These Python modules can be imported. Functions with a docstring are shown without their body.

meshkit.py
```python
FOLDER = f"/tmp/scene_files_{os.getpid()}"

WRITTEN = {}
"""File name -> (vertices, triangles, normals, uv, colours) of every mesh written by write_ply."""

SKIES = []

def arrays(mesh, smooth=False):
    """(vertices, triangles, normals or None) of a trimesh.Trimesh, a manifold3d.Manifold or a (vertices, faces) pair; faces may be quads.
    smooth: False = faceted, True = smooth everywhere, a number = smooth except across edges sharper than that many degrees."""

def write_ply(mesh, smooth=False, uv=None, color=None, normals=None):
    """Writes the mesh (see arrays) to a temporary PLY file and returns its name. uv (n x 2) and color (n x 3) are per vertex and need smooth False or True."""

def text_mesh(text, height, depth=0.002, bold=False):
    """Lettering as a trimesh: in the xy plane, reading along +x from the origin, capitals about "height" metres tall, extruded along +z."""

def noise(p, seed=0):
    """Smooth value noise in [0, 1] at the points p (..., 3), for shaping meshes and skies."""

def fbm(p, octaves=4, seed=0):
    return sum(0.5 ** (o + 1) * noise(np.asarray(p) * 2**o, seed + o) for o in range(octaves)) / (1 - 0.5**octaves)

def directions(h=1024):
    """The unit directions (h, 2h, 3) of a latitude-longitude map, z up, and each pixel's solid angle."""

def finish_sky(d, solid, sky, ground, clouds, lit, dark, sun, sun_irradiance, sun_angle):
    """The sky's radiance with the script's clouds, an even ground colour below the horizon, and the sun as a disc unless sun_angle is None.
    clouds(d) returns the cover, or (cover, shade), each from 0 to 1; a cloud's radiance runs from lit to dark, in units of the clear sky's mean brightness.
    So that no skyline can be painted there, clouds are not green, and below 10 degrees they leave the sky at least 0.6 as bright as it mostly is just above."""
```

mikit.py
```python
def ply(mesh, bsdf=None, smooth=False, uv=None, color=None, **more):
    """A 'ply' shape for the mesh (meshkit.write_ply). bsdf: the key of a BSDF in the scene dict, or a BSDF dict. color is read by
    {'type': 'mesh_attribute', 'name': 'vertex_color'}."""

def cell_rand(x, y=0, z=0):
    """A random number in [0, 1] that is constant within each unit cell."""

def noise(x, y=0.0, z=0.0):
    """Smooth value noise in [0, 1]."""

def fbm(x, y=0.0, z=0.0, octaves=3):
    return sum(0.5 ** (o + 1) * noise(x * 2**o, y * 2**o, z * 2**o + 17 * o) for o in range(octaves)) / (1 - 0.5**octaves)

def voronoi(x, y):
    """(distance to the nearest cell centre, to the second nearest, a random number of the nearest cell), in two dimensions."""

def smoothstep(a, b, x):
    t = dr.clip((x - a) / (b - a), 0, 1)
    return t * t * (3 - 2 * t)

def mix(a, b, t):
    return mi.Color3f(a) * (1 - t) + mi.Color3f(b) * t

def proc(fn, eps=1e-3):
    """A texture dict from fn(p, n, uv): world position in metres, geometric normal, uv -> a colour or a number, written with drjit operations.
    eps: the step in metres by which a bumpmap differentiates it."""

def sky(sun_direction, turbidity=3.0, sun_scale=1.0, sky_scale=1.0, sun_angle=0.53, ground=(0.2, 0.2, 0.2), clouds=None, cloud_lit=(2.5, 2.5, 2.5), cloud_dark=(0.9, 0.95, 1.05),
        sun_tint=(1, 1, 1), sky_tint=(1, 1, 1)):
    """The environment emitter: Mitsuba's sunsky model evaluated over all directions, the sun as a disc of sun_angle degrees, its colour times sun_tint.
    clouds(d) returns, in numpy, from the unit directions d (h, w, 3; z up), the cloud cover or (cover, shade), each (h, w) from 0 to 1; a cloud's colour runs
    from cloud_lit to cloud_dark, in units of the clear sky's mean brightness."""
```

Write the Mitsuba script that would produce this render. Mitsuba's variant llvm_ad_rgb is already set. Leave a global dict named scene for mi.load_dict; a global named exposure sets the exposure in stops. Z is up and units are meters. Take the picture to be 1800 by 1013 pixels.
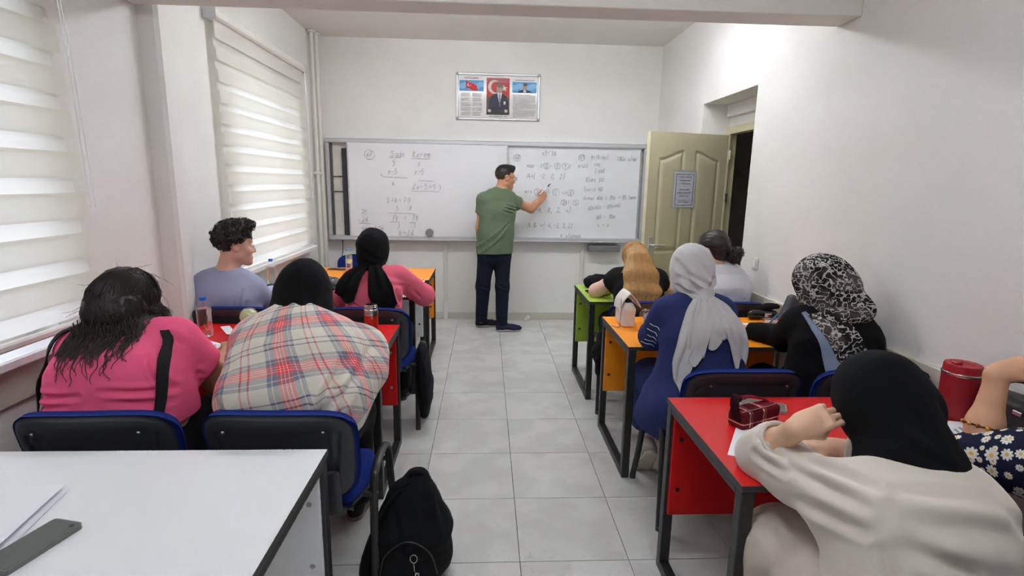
import math, random
import numpy as np, trimesh, mitsuba as mi, drjit as dr
import mikit, meshkit
import scipy.sparse as sps
from mikit import ply, proc, noise, fbm, voronoi, cell_rand, smoothstep, mix
from shapely.geometry import Polygon, LineString, box as sbox
from shapely.ops import unary_union

T = mi.ScalarTransform4f
random.seed(7)
RNG = np.random.default_rng(7)
scene, labels = {}, {}

# ------------------------------------------------------------------ camera, sky, lamps, exposure
CAM = np.array([0.0, 0.0, 1.55])
YAW, PITCH, ROLL = -0.0509, 0.1933, -0.0172
def camera_axes():
    cy, sy, cp, sp = math.cos(YAW), math.sin(YAW), math.cos(PITCH), math.sin(PITCH)
    f = np.array([-sy * cp, cy * cp, -sp]); r = np.array([cy, sy, 0]); d = np.cross(f, r)
    cr, sr = math.cos(ROLL), math.sin(ROLL)
    return cr * r + sr * d, -sr * r + cr * d, f
_r, _d, _f = camera_axes()
scene['camera'] = {'type': 'perspective', 'fov': 87.1437, 'fov_axis': 'x', 'near_clip': 0.02, 'far_clip': 200.0,
                   'to_world': T().look_at(origin=CAM.tolist(), target=(CAM + _f).tolist(), up=(-_d).tolist())}
exposure = 1.68
SKY = 5.8
LAMPS = [(-0.45, 4.02, 7.3), (0.92, 4.02, 7.3), (0.15, 0.75, 9.4)]      # x, y, radiance
def thin_cloud(d):
    n = meshkit.fbm(d * 2.3, 4, 3)
    return np.clip(0.75 + 0.5 * (n - 0.5), 0, 1), np.clip((n - 0.45) * 1.2, 0, 0.4)
scene['sky'] = mikit.sky((0.35, -0.55, 0.75), turbidity=4.0, sun_scale=0.0, sky_scale=SKY, sky_tint=(0.95, 1.0, 1.07), ground=(0.32, 0.31, 0.29),
                         clouds=thin_cloud, cloud_lit=(1.25, 1.25, 1.25), cloud_dark=(0.85, 0.88, 0.92))

# ------------------------------------------------------------------ materials
def lin(r, g, b):
    """sRGB 0-255 -> linear"""
    out = []
    for c in (r, g, b):
        c /= 255.0
        out.append(c / 12.92 if c <= 0.04045 else ((c + 0.055) / 1.055) ** 2.4)
    return out
def rgb(c):
    return {'type': 'rgb', 'value': [float(x) for x in c]}
def two(b):
    return {'type': 'twosided', 'bsdf': b}
def principled(color, rough=0.5, metallic=0.0, spec=0.5, **kw):
    c = color if isinstance(color, dict) else rgb(color)
    return two({'type': 'principled', 'base_color': c, 'roughness': rough, 'metallic': metallic, 'specular': spec, **kw})
VC = {'type': 'mesh_attribute', 'name': 'vertex_color'}
def mat(name, b):
    scene[name] = b
    return name

def wall_fn(p, n, uv):
    k = fbm(p.x * 1.3 + 3, p.y * 1.3, p.z * 1.3, octaves=3)
    s = noise(p.x * 60, p.y * 60, p.z * 60)
    return mix(lin(222, 221, 218), lin(230, 229, 227), smoothstep(0.3, 0.7, k)) * (0.985 + 0.03 * s)
mat('m_wall', two({'type': 'diffuse', 'reflectance': proc(wall_fn)}))
mat('m_ceiling', two({'type': 'diffuse', 'reflectance': rgb(lin(222, 219, 214))}))
def tile_fn(p, n, uv):
    tx, ty = dr.floor((p.x + 0.3053) / 0.459), dr.floor((p.y - 5.1895) / 0.459)
    off = cell_rand(tx, ty, 3) * 30
    k = fbm(p.x * 7 + off, p.y * 7 + off * 0.7, 1.0, octaves=4)
    s = noise(p.x * 160, p.y * 160, 0.5)
    spots = smoothstep(0.80, 0.9, noise(p.x * 45 + 9, p.y * 45, 2.0)) * smoothstep(0.55, 0.7, noise(p.x * 4, p.y * 4 + 5, 7.0))
    c = mix(lin(190, 190, 187), lin(202, 202, 200), smoothstep(0.28, 0.68, k))
    return c * (0.97 + 0.05 * cell_rand(tx, ty, 9)) * (0.97 + 0.06 * s) * (1 - 0.07 * spots)
mat('m_tile', principled(proc(tile_fn), rough=0.33, spec=0.4))
mat('m_grout', two({'type': 'diffuse', 'reflectance': rgb(lin(120, 118, 112))}))
mat('m_white_gloss', principled(lin(226, 227, 229), rough=0.25, spec=0.5))
mat('m_white_paint', principled(lin(216, 214, 208), rough=0.45, spec=0.4))
mat('m_beige', principled(lin(196, 191, 178), rough=0.5, spec=0.3))
mat('m_skirting', principled(lin(196, 194, 186), rough=0.35, spec=0.4))
mat('m_board', principled(lin(233, 235, 239), rough=0.22, spec=0.5))
mat('m_alu', principled(lin(196, 198, 202), rough=0.38, metallic=0.55))
mat('m_door', principled(lin(190, 184, 154), rough=0.42, spec=0.4))
mat('m_door_edge', principled(lin(206, 201, 174), rough=0.45, spec=0.4))
mat('m_black_metal', principled(lin(33, 34, 35), rough=0.42, spec=0.5))
mat('m_black_edge', principled(lin(52, 52, 52), rough=0.5, spec=0.4))
mat('m_chrome', principled(lin(200, 200, 200), rough=0.2, metallic=1.0))
mat('m_glass_pane', {'type': 'thindielectric', 'int_ior': 1.5})
mat('m_pvc', principled(lin(232, 232, 230), rough=0.3, spec=0.4))
for nm, c in dict(red=(196, 22, 24), orange=(240, 145, 30), green=(150, 180, 60), white=(224, 226, 230)).items():
    mat('m_laminate_' + nm, principled(lin(*c), rough=0.36, spec=0.45))
# one material of each finish whose colour comes from the mesh
mat('m_vc_matte', principled(VC, rough=0.75, spec=0.2))
mat('m_vc_cloth', principled(VC, rough=0.95, spec=0.08, sheen=0.35, sheen_tint=0.6))
mat('m_vc_satin', principled(VC, rough=0.45, spec=0.4))
mat('m_vc_gloss', principled(VC, rough=0.15, spec=0.5))
mat('m_vc_skin', principled(VC, rough=0.5, spec=0.3))
mat('m_vc_hair', principled(VC, rough=0.42, spec=0.35))
mat('m_vc_metal', principled(VC, rough=0.28, metallic=0.9))
mat('m_outside', two({'type': 'diffuse', 'reflectance': rgb(lin(190, 186, 178))}))
mat('m_blind_opaque', {'type': 'principledthin', 'base_color': rgb(lin(228, 226, 217)), 'roughness': 0.9, 'spec_trans': 0.0, 'diff_trans': 0.75})
mat('m_blind_sheer', {'type': 'principledthin', 'base_color': rgb(lin(238, 237, 232)), 'roughness': 0.9, 'spec_trans': 0.0, 'diff_trans': 1.15})
def bumped(b, fn, scale, eps=1e-3):
    return {'type': 'twosided', 'bsdf': {'type': 'bumpmap', 'arbitrary': proc(fn, eps), 'scale': scale, 'bsdf': b['bsdf']}}
def weave_fn(p, n, uv):
    return 0.5 + 0.25 * (dr.sin(p.x * 2400 + p.y * 900) * dr.sin(p.z * 2400 + p.y * 700))
def leather_fn(p, n, uv):
    return noise(p.x * 420, p.y * 420, p.z * 420)
# tartan shawl: warp and weft from the cloth's own uv in metres
def stripe_set(s, thin):
    s = s - dr.floor(s / 0.225) * 0.225
    white, blue, red, line = lin(212, 206, 196), lin(112, 124, 140), lin(214, 62, 74), lin(232, 190, 186)
    c = mi.Color3f(white)
    def band(c, a, b, col, t=0.0012):
        m = smoothstep(a - t, a + t, s) * (1 - smoothstep(b - t, b + t, s))
        return mix(c, col, m)
    c = band(c, 0.000, 0.030, blue); c = band(c, 0.030, 0.072, red); c = band(c, 0.072, 0.100, blue)
    for x in (0.014, 0.040, 0.051, 0.062, 0.086): c = band(c, x - 0.0014, x + 0.0014, line, 0.0006)
    for x in (0.148, 0.172): c = band(c, x - 0.0030, x + 0.0030, thin, 0.0008)
    return c
def tartan_fn(p, n, uv):
    a = stripe_set(uv.x, lin(206, 84, 98)); b = stripe_set(uv.y, lin(66, 70, 112))
    tw = 0.5 + 0.18 * dr.sin((uv.x + uv.y) * 2 * math.pi / 0.0042)
    return mix(a, b, tw) * (0.94 + 0.12 * noise(uv.x * 700, uv.y * 700))
mat('m_tartan', principled(proc(tartan_fn), rough=0.95, spec=0.05, sheen=0.4))
def leopard_fn(p, n, uv):
    w = noise(p.x * 30, p.y * 30, p.z * 30) * 0.9
    k = noise(p.x * 62 + w, p.y * 62, p.z * 50 + w)
    k2 = noise(p.x * 118 + 5, p.y * 118 + w, p.z * 100)
    wd = 0.35 + 1.3 * noise(p.x * 40 + 11, p.y * 40, p.z * 40)
    vein = (1 - smoothstep(0.030 * wd, 0.085 * wd, dr.abs(k - 0.5))) * (0.45 + 0.55 * noise(p.x * 55, p.y * 55 + 3, p.z * 55))
    spot = smoothstep(0.62, 0.70, k2) * smoothstep(0.45, 0.60, noise(p.x * 24 + 7, p.y * 24, p.z * 24))
    c = mix(lin(26, 25, 27), lin(74, 68, 66), smoothstep(0.4, 0.7, noise(p.x * 16, p.y * 16, p.z * 16 + 3)))
    return mix(c, lin(196, 193, 190), dr.clip(vein + 0.7 * spot, 0, 1))
mat('m_leopard', principled(proc(leopard_fn), rough=0.85, spec=0.12, sheen=0.2))
def daisy_fn(p, n, uv):
    c = mi.Color3f(lin(24, 27, 52))
    for cell, seed in ((0.050, 1), (0.034, 11)):
        x, y = uv.x / cell, uv.y / cell
        for a in (-1, 0, 1):
            for b in (-1, 0, 1):
                cx, cy = dr.floor(x) + a, dr.floor(y) + b
                dx, dy = x - (cx + 0.25 + 0.5 * cell_rand(cx, cy, seed)), y - (cy + 0.25 + 0.5 * cell_rand(cx, cy, seed + 1))
                r = dr.sqrt(dx * dx + dy * dy)
                rad = (0.24 + 0.20 * cell_rand(cx, cy, seed + 2)) * smoothstep(0.30, 0.34, cell_rand(cx, cy, seed + 3))
                ang = dr.atan2(dy, dx) + 6 * cell_rand(cx, cy, seed + 4)
                pet = rad * (0.66 + 0.34 * dr.abs(dr.cos(ang * 4.5)))
                c = mix(c, lin(218, 218, 214), 1 - smoothstep(pet - 0.03, pet + 0.01, r))
                c = mix(c, lin(214, 172, 60), 1 - smoothstep(rad * 0.26, rad * 0.32, r))
    return c
mat('m_daisy', principled(proc(daisy_fn), rough=0.8, spec=0.15))
def case_tartan_fn(p, n, uv):
    c = mi.Color3f(lin(104, 18, 30))
    u, v = uv.x, uv.y
    for (s, x, w, col, al) in ((u, .030, .004, lin(210, 160, 150), .75), (u, .042, .002, lin(210, 160, 150), .6), (u, .095, .004, lin(210, 160, 150), .75), (u, .107, .002, lin(210, 160, 150), .6), (v, .020, .0022, lin(220, 170, 150), .75),
                            (u, .062, .022, lin(58, 12, 26), .55), (v, .040, .016, lin(58, 12, 26), .55)):
        c = mix(c, col, al * (1 - smoothstep(w * .8, w * 1.1, dr.abs(s - x))))
    return c
mat('m_case_tartan', principled(proc(case_tartan_fn), rough=0.8, spec=0.15))
mat('m_water', {'type': 'dielectric', 'int_ior': 1.33})
mat('m_clear_plastic', {'type': 'thindielectric', 'int_ior': 1.45})
mat('m_shell_black', principled(lin(46, 48, 54), rough=0.42, spec=0.5))
mat('m_seat_blue', principled(proc(lambda p, n, uv: mix(lin(20, 36, 98), lin(29, 48, 122), noise(p.x * 500, p.y * 500, p.z * 500))), rough=0.95, spec=0.1, sheen=0.3))

# ------------------------------------------------------------------ helpers: meshes and keys
_used = set()
def numbered(name):
    key, i = name, 0
    while key in _used:
        i += 1
        key = f'{name}_{i:03d}'
    _used.add(key)
    return key
def tag(key, label, cat=None, group=None, kind=None):
    d = {}
    if label: d['label'] = label
    if cat: d['category'] = cat
    if group: d['group'] = group
    if kind: d['kind'] = kind
    labels[key] = d
    return key
def thing(name, label, cat, group=None, kind=None):
    return tag(numbered(name), label, cat, group, kind)
def add(name, mesh, m, parent=None, smooth=False, label=None, kind=None, color=None, uv=None, to_world=None):
    key = numbered((parent + '__' if parent else '') + name)
    more = {}
    if to_world is not None: more['to_world'] = to_world
    if color is not None:
        color = np.asarray(color, float)
        if color.ndim == 1:
            if not isinstance(mesh, trimesh.Trimesh):
                mesh = as_mesh(mesh)
            if smooth not in (False, True):
                mesh = trimesh.graph.smooth_shade(mesh, angle=math.radians(smooth), facet_minarea=None); smooth = True
            color = np.tile(color, (len(mesh.vertices), 1))
    scene[key] = ply(mesh, m, smooth, uv, color, **more)
    if label or kind:
        labels[key] = {**({'label': label} if label else {}), **({'kind': kind} if kind else {})}
    return key
def one(name, mesh, m, label, cat, group=None, kind=None, **kw):
    key = add(name, mesh, m, None, **kw)
    tag(key, label, cat, group, kind)
    return key
def struct(name, mesh, m, **kw):
    key = add(name, mesh, m, None, **kw)
    labels[key] = {'kind': 'structure'}
    return key
def as_mesh(m):
    v, f, _ = meshkit.arrays(m)
    return trimesh.Trimesh(v, f, process=False)
def cat(*ms):
    return trimesh.util.concatenate([as_mesh(m) for m in ms])
def bx(x0, x1, y0, y1, z0, z1):
    m = trimesh.creation.box((x1 - x0, y1 - y0, z1 - z0))
    m.apply_translation(((x0 + x1) / 2, (y0 + y1) / 2, (z0 + z1) / 2))
    return m
def cbx(x0, x1, y0, y1, z0, z1, c=0.003):
    """box with chamfered edges"""
    lo, hi = np.array([x0, y0, z0], float), np.array([x1, y1, z1], float)
    c = min(c, 0.45 * (hi - lo).min())
    pts = []
    for i in range(3):
        a, b = lo + c, hi - c
        a, b = a.copy(), b.copy()
        a[i], b[i] = lo[i], hi[i]
        for k in np.ndindex(2, 2, 2):
            pts.append([(a, b)[k[0]][0], (a, b)[k[1]][1], (a, b)[k[2]][2]])
    return trimesh.Trimesh(np.unique(np.array(pts).round(7), axis=0)).convex_hull
def tube(points, r, sides=8, closed=False, caps=True, flat=None):
    """swept tube; flat=(rx, ry): elliptical section with ry along the plane normal most upright"""
    P = np.asarray(points, float)
    n = len(P)
    t = np.gradient(P, axis=0)
    if closed:
        t = (np.roll(P, -1, 0) - np.roll(P, 1, 0))
    t /= np.linalg.norm(t, axis=1, keepdims=True) + 1e-12
    ref = np.array([0, 0, 1.0]) if abs(t[0][2]) < 0.9 else np.array([1.0, 0, 0])
    a = np.cross(t[0], ref); a /= np.linalg.norm(a)
    A = []
    for i in range(n):
        a = a - t[i] * (a @ t[i]); a /= np.linalg.norm(a) + 1e-12
        A.append(a)
    A = np.array(A); B = np.cross(t, A)
    ang = np.arange(sides) * 2 * np.pi / sides
    r = np.broadcast_to(np.asarray(r, float), (n,))
    fx, fy = flat or (1, 1)
    V = P[:, None] + r[:, None, None] * (fx * np.cos(ang)[None, :, None] * A[:, None] + fy * np.sin(ang)[None, :, None] * B[:, None])
    V = V.reshape(-1, 3)
    F = []
    m = n if closed else n - 1
    i, j = np.meshgrid(np.arange(m), np.arange(sides), indexing='ij')
    i2 = (i + 1) % n
    q = np.stack([i * sides + j, i * sides + (j + 1) % sides, i2 * sides + (j + 1) % sides, i2 * sides + j], -1).reshape(-1, 4)
    F = np.vstack([q[:, [0, 2, 1]], q[:, [0, 3, 2]]])
    if caps and not closed:
        V = np.vstack([V, P[:1], P[-1:]])
        k = np.arange(sides)
        F = np.vstack([F, np.stack([k, (k + 1) % sides, k * 0 + len(V) - 2], 1), np.stack([(n - 1) * sides + (k + 1) % sides, (n - 1) * sides + k, k * 0 + len(V) - 1], 1)])
    return trimesh.Trimesh(V, F, process=False)
def spline(pts, n=24, closed=False):
    """Catmull-Rom through the points"""
    P = np.asarray(pts, float)
    if closed:
        Q = np.vstack([P[-1:], P, P[:2]]); segs = len(P)
    else:
        Q = np.vstack([2 * P[0] - P[1], P, 2 * P[-1] - P[-2]]); segs = len(P) - 1
    out = []
    for s in np.linspace(0, segs, n, endpoint=not closed):
        i = min(int(s), segs - 1); t = s - i
        p0, p1, p2, p3 = Q[i:i + 4]
        out.append(0.5 * (2 * p1 + (p2 - p0) * t + (2 * p0 - 5 * p1 + 4 * p2 - p3) * t * t + (3 * p1 - p0 - 3 * p2 + p3) * t ** 3))
    return np.array(out)
def lathe(profile, center=(0, 0, 0), sides=24):
    m = trimesh.creation.revolve(np.asarray(profile, float), sections=sides)
    m.apply_translation(center)
    return m
def extrude(poly, depth):
    return trimesh.creation.extrude_polygon(poly, depth, engine='earcut')
def rrect(x0, x1, y0, y1, r, res=6):
    return sbox(x0 + r, y0 + r, x1 - r, y1 - r).buffer(r, quad_segs=res)
def M4(rot=None, t=(0, 0, 0)):
    m = np.eye(4)
    if rot is not None: m[:3, :3] = rot
    m[:3, 3] = t
    return m
def rotz(a):
    c, s = math.cos(a), math.sin(a); return np.array([[c, -s, 0], [s, c, 0], [0, 0, 1.0]])
def rotx(a):
    c, s = math.cos(a), math.sin(a); return np.array([[1.0, 0, 0], [0, c, -s], [0, s, c]])
def roty(a):
    c, s = math.cos(a), math.sin(a); return np.array([[c, 0, s], [0, 1.0, 0], [-s, 0, c]])
def moved(m, rot=None, t=(0, 0, 0)):
    m = as_mesh(m)
    m.apply_transform(M4(rot, t)); return m
def grid_mesh(P):
    """quad grid of points (n, m, 3) -> mesh, and its uv"""
    n, m = P.shape[:2]
    i, j = np.meshgrid(np.arange(n - 1), np.arange(m - 1), indexing='ij')
    q = np.stack([i * m + j, (i + 1) * m + j, (i + 1) * m + j + 1, i * m + j + 1], -1).reshape(-1, 4)
    return trimesh.Trimesh(P.reshape(-1, 3), np.vstack([q[:, [0, 1, 2]], q[:, [0, 2, 3]]]), process=False)
def slab(P, th):
    """a thin sheet with thickness from a grid of points"""
    top = grid_mesh(P)
    nrm = np.array(top.vertex_normals).reshape(P.shape)
    Q = P - nrm * th
    n, m = P.shape[:2]
    V = np.vstack([P.reshape(-1, 3), Q.reshape(-1, 3)])
    k = n * m
    F = [top.faces, top.faces[:, ::-1] + k]
    idx = np.arange(k).reshape(n, m)
    loop = np.concatenate([idx[0, :], idx[1:, -1], idx[-1, -2::-1], idx[-2:0:-1, 0]])
    nx = np.roll(loop, -1)
    F += [np.stack([loop, loop + k, nx], 1), np.stack([nx, loop + k, nx + k], 1)]
    return trimesh.Trimesh(V, np.vstack(F), process=False)
# ================================================================== the setting
XL, XR, YB, YF, ZC = -1.785, 1.88, 6.036, -1.60, 3.0
TS, TX0, TY0 = 0.459, -0.3053, 5.1895
# floor: grout bed with every tile proud of it
struct('floor', bx(XL - 0.3, XR + 1.7, YF - 0.2, YB + 1.5, -0.08, -0.004), 'm_grout')
_tile_cache = {}
def floor_tile(x0, x1, y0, y1):
    w, d = round(x1 - x0, 4), round(y1 - y0, 4)
    if (w, d) not in _tile_cache:
        _tile_cache[(w, d)] = ply(cbx(-w / 2, w / 2, -d / 2, d / 2, -0.006, 0.0, 0.0012), 'm_tile')
    key = numbered('floor__tile')
    scene[key] = {**_tile_cache[(w, d)], 'to_world': T().translate([(x0 + x1) / 2, (y0 + y1) / 2, 0])}
JG = 0.0016
for i in range(-4, 6):
    for j in range(-2, 16):
        x0, x1 = TX0 + i * TS + JG, TX0 + (i + 1) * TS - JG
        y0, y1 = TY0 + (1 - j) * TS + JG, TY0 + (2 - j) * TS - JG
        x0, x1, y0, y1 = max(x0, XL), min(x1, XR), max(y0, YF), min(y1, YB)
        if x1 - x0 > 0.02 and y1 - y0 > 0.02:
            floor_tile(x0, x1, y0, y1)
struct('ceiling', bx(XL - 0.3, XR + 0.3, YF - 0.2, YB + 0.3, ZC, ZC + 0.15), 'm_ceiling')
struct('trim_beam', cat(cbx(XL, XR, 2.83, 3.02, 2.40, ZC, 0.004)), 'm_ceiling')
WT = 0.28
# back wall
struct('wall_back', bx(XL - WT, XR + 0.3, YB, YB + 0.2, 0, ZC), 'm_wall')
struct('wall_front', bx(XL - WT, XR + 0.3, YF - 0.2, YF, 0, ZC), 'm_wall')
# left wall with two window openings
WZ0, WZ1 = 0.90, 2.34
WIN = [(0.60, 2.27), (3.90, 5.36)]
ys = [YF, WIN[0][0], WIN[0][1], WIN[1][0], WIN[1][1], YB]
lw = [bx(XL - WT, XL, YF, YB, 0, WZ0), bx(XL - WT, XL, YF, YB, WZ1, ZC)]
for a, b in ((0, 1), (2, 3), (4, 5)):
    lw.append(bx(XL - WT, XL, ys[a], ys[b], WZ0, WZ1))
struct('wall_left', cat(*lw), 'm_wall')
# right wall with a deep door recess
DY0, DY1, DZ = 3.845, 4.80, 2.245
struct('wall_right', cat(bx(XR, XR + WT, YF, DY0, 0, ZC), bx(XR, XR + WT, DY1, YB, 0, ZC), bx(XR, XR + WT, DY0, DY1, DZ, ZC)), 'm_wall')
# corridor beyond the door
struct('wall_corridor', cat(bx(XR + 1.5, XR + 1.6, 2.6, YB + 1.5, -0.004, ZC), bx(XR + WT, XR + 1.6, 2.5, 2.6, -0.004, ZC), bx(XR + 0.3, XR + 1.6, YB + 1.4, YB + 1.5, -0.004, ZC), bx(XR + 0.2, XR + 0.3, YB + 0.2, YB + 1.5, -0.004, ZC)), 'm_wall')
struct('ceiling_corridor', bx(XR + WT, XR + 1.6, 2.5, YB + 1.5, 2.6, 2.7), 'm_ceiling')
# column beside the beam, corner pipes
struct('trim_column', cbx(XL - 0.02, XL + 0.10, 3.045, 3.17, 0, ZC - 0.005, 0.018), 'm_wall', smooth=False)
# skirting tiles along the back wall, dado boards
struct('baseboard_back', cbx(XL, XR, YB - 0.012, YB, 0, 0.083, 0.004), 'm_skirting')
struct('baseboard_left', cbx(XL, XL + 0.012, YF, YB, 0, 0.083, 0.004), 'm_skirting')
struct('baseboard_right', cbx(XR - 0.012, XR, YF, DY0 - 0.06, 0, 0.083, 0.004), 'm_skirting')
struct('trim_dado_right', cbx(XR - 0.026, XR, 1.97, 3.60, 0.64, 0.832, 0.005), 'm_beige')
struct('trim_dado_left', cbx(XL, XL + 0.026, YF, 2.60, 0.70, 0.862, 0.004), 'm_beige')

# windows: frame with sashes, panes, sill
def window(n, y0, y1, mull):
    w = tag(numbered('window_%d' % n), None, kind='structure')
    x0, x1 = XL - 0.17, XL - 0.10
    f = 0.06
    bars = [bx(x0, x1, y0, y1, WZ0, WZ0 + f), bx(x0, x1, y0, y1, WZ1 - f, WZ1)]
    cuts = [y0] + mull + [y1]
    edges = [y0 + f / 2] + mull + [y1 - f / 2]
    for e in edges:
        bars.append(cbx(x0, x1 + 0.004, e - f / 2 - (0.015 if e in mull else 0), e + f / 2 + (0.015 if e in mull else 0), WZ0 + 0.002, WZ1 - 0.002, 0.006))
    add('frame', cat(*bars), 'm_pvc', w)
    for a, b in zip(edges[:-1], edges[1:]):
        p = np.array([[[XL - 0.135, a + f / 2, WZ0 + f], [XL - 0.135, a + f / 2, WZ1 - f]], [[XL - 0.135, b - f / 2, WZ0 + f], [XL - 0.135, b - f / 2, WZ1 - f]]])
        add('pane', grid_mesh(p), 'm_glass_pane', w)
    add('sill', cbx(XL - 0.10, XL + 0.105, y0 - 0.10, y1 + 0.12, WZ0 - 0.038, WZ0, 0.006), 'm_white_gloss', w)
window(1, *WIN[0], [1.45])
window(2, *WIN[1], [4.98])
# outside: pavement and a pale building across the street, seen only as light through the blinds
struct('ground_outside', bx(-40, XL - WT, -30, 40, -3.2, -3.0), 'm_outside')

# zebra blinds: translucent fabric in opaque and sheer bands
def sheet(x, y0, y1, z0, z1, lean=0.0, zt=2.5, wave=0.0, n=14):
    Y = np.linspace(y0, y1, n); Z = np.linspace(z0, z1, 4)
    P = np.zeros((n, 4, 3))
    for a, y in enumerate(Y):
        for b, z in enumerate(Z):
            P[a, b] = (x + lean * (zt - z) / 1.6 + wave * math.sin((y - y0) * 3.1 + 0.8), y, z)
    return grid_mesh(P)
def zebra_blind(label, y0, y1, ztop, zbot, xt, lean, pitch, sheer_first, curl):
    b = thing('zebra_blind', label, 'window blind', None)
    add('headrail', cbx(XL + 0.004, xt + 0.035, y0 - 0.03, y1 + 0.03, ztop - 0.005, ztop + 0.055, 0.012), 'm_white_paint', b)
    for yy in (y0 - 0.036, y1 + 0.030):
        add('bracket', cbx(XL + 0.001, xt + 0.042, yy, yy + 0.006, ztop - 0.012, ztop + 0.062, 0.002), 'm_alu', b)
    z = ztop
    k = 0
    while z > zbot + 0.01:
        z2 = max(z - pitch * (1.6 if k == 0 else 1.0), zbot)
        opaque = (k % 2 == 0)
        add('opaque_band' if opaque else 'sheer_band', sheet(xt + (0.004 if opaque else -0.012), y0, y1 if opaque else y1 - curl, z2 - (0.012 if opaque else 0), z + (0.012 if opaque else 0), lean, ztop, 0.004), 'm_blind_opaque' if opaque else 'm_blind_sheer', b)
        z = z2; k += 1
    xb = xt + lean * (ztop - zbot) / 1.6
    add('bottom_rail', cbx(xb - 0.014, xb + 0.014, y0, y1, zbot - 0.03, zbot, 0.008), 'm_white_paint', b)
    # bead chain loop beside the fabric
    yc = y1 + 0.015
    for s in (0.0, 0.03):
        add('bead_chain', tube([(xt + 0.02, yc + s * 0.4, ztop), (xt + 0.022 + lean * 0.3, yc + s * 0.7, (ztop + zbot) / 2 + 0.3), (xt + 0.02 + lean * 0.5, yc + s, zbot + 0.45)], 0.0028, 5), 'm_white_gloss', b)
    return b
zebra_blind('cream zebra roller blind over the nearest window at the left edge of the photo', 0.45, 2.40, 2.50, 0.965, XL + 0.035, 0.075, 0.082, False, 0.035)
zebra_blind('cream zebra roller blind glowing over the far window near the whiteboard', 3.76, 5.45, 2.545, 0.915, XL + 0.045, 0.02, 0.066, False, 0.02)
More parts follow.
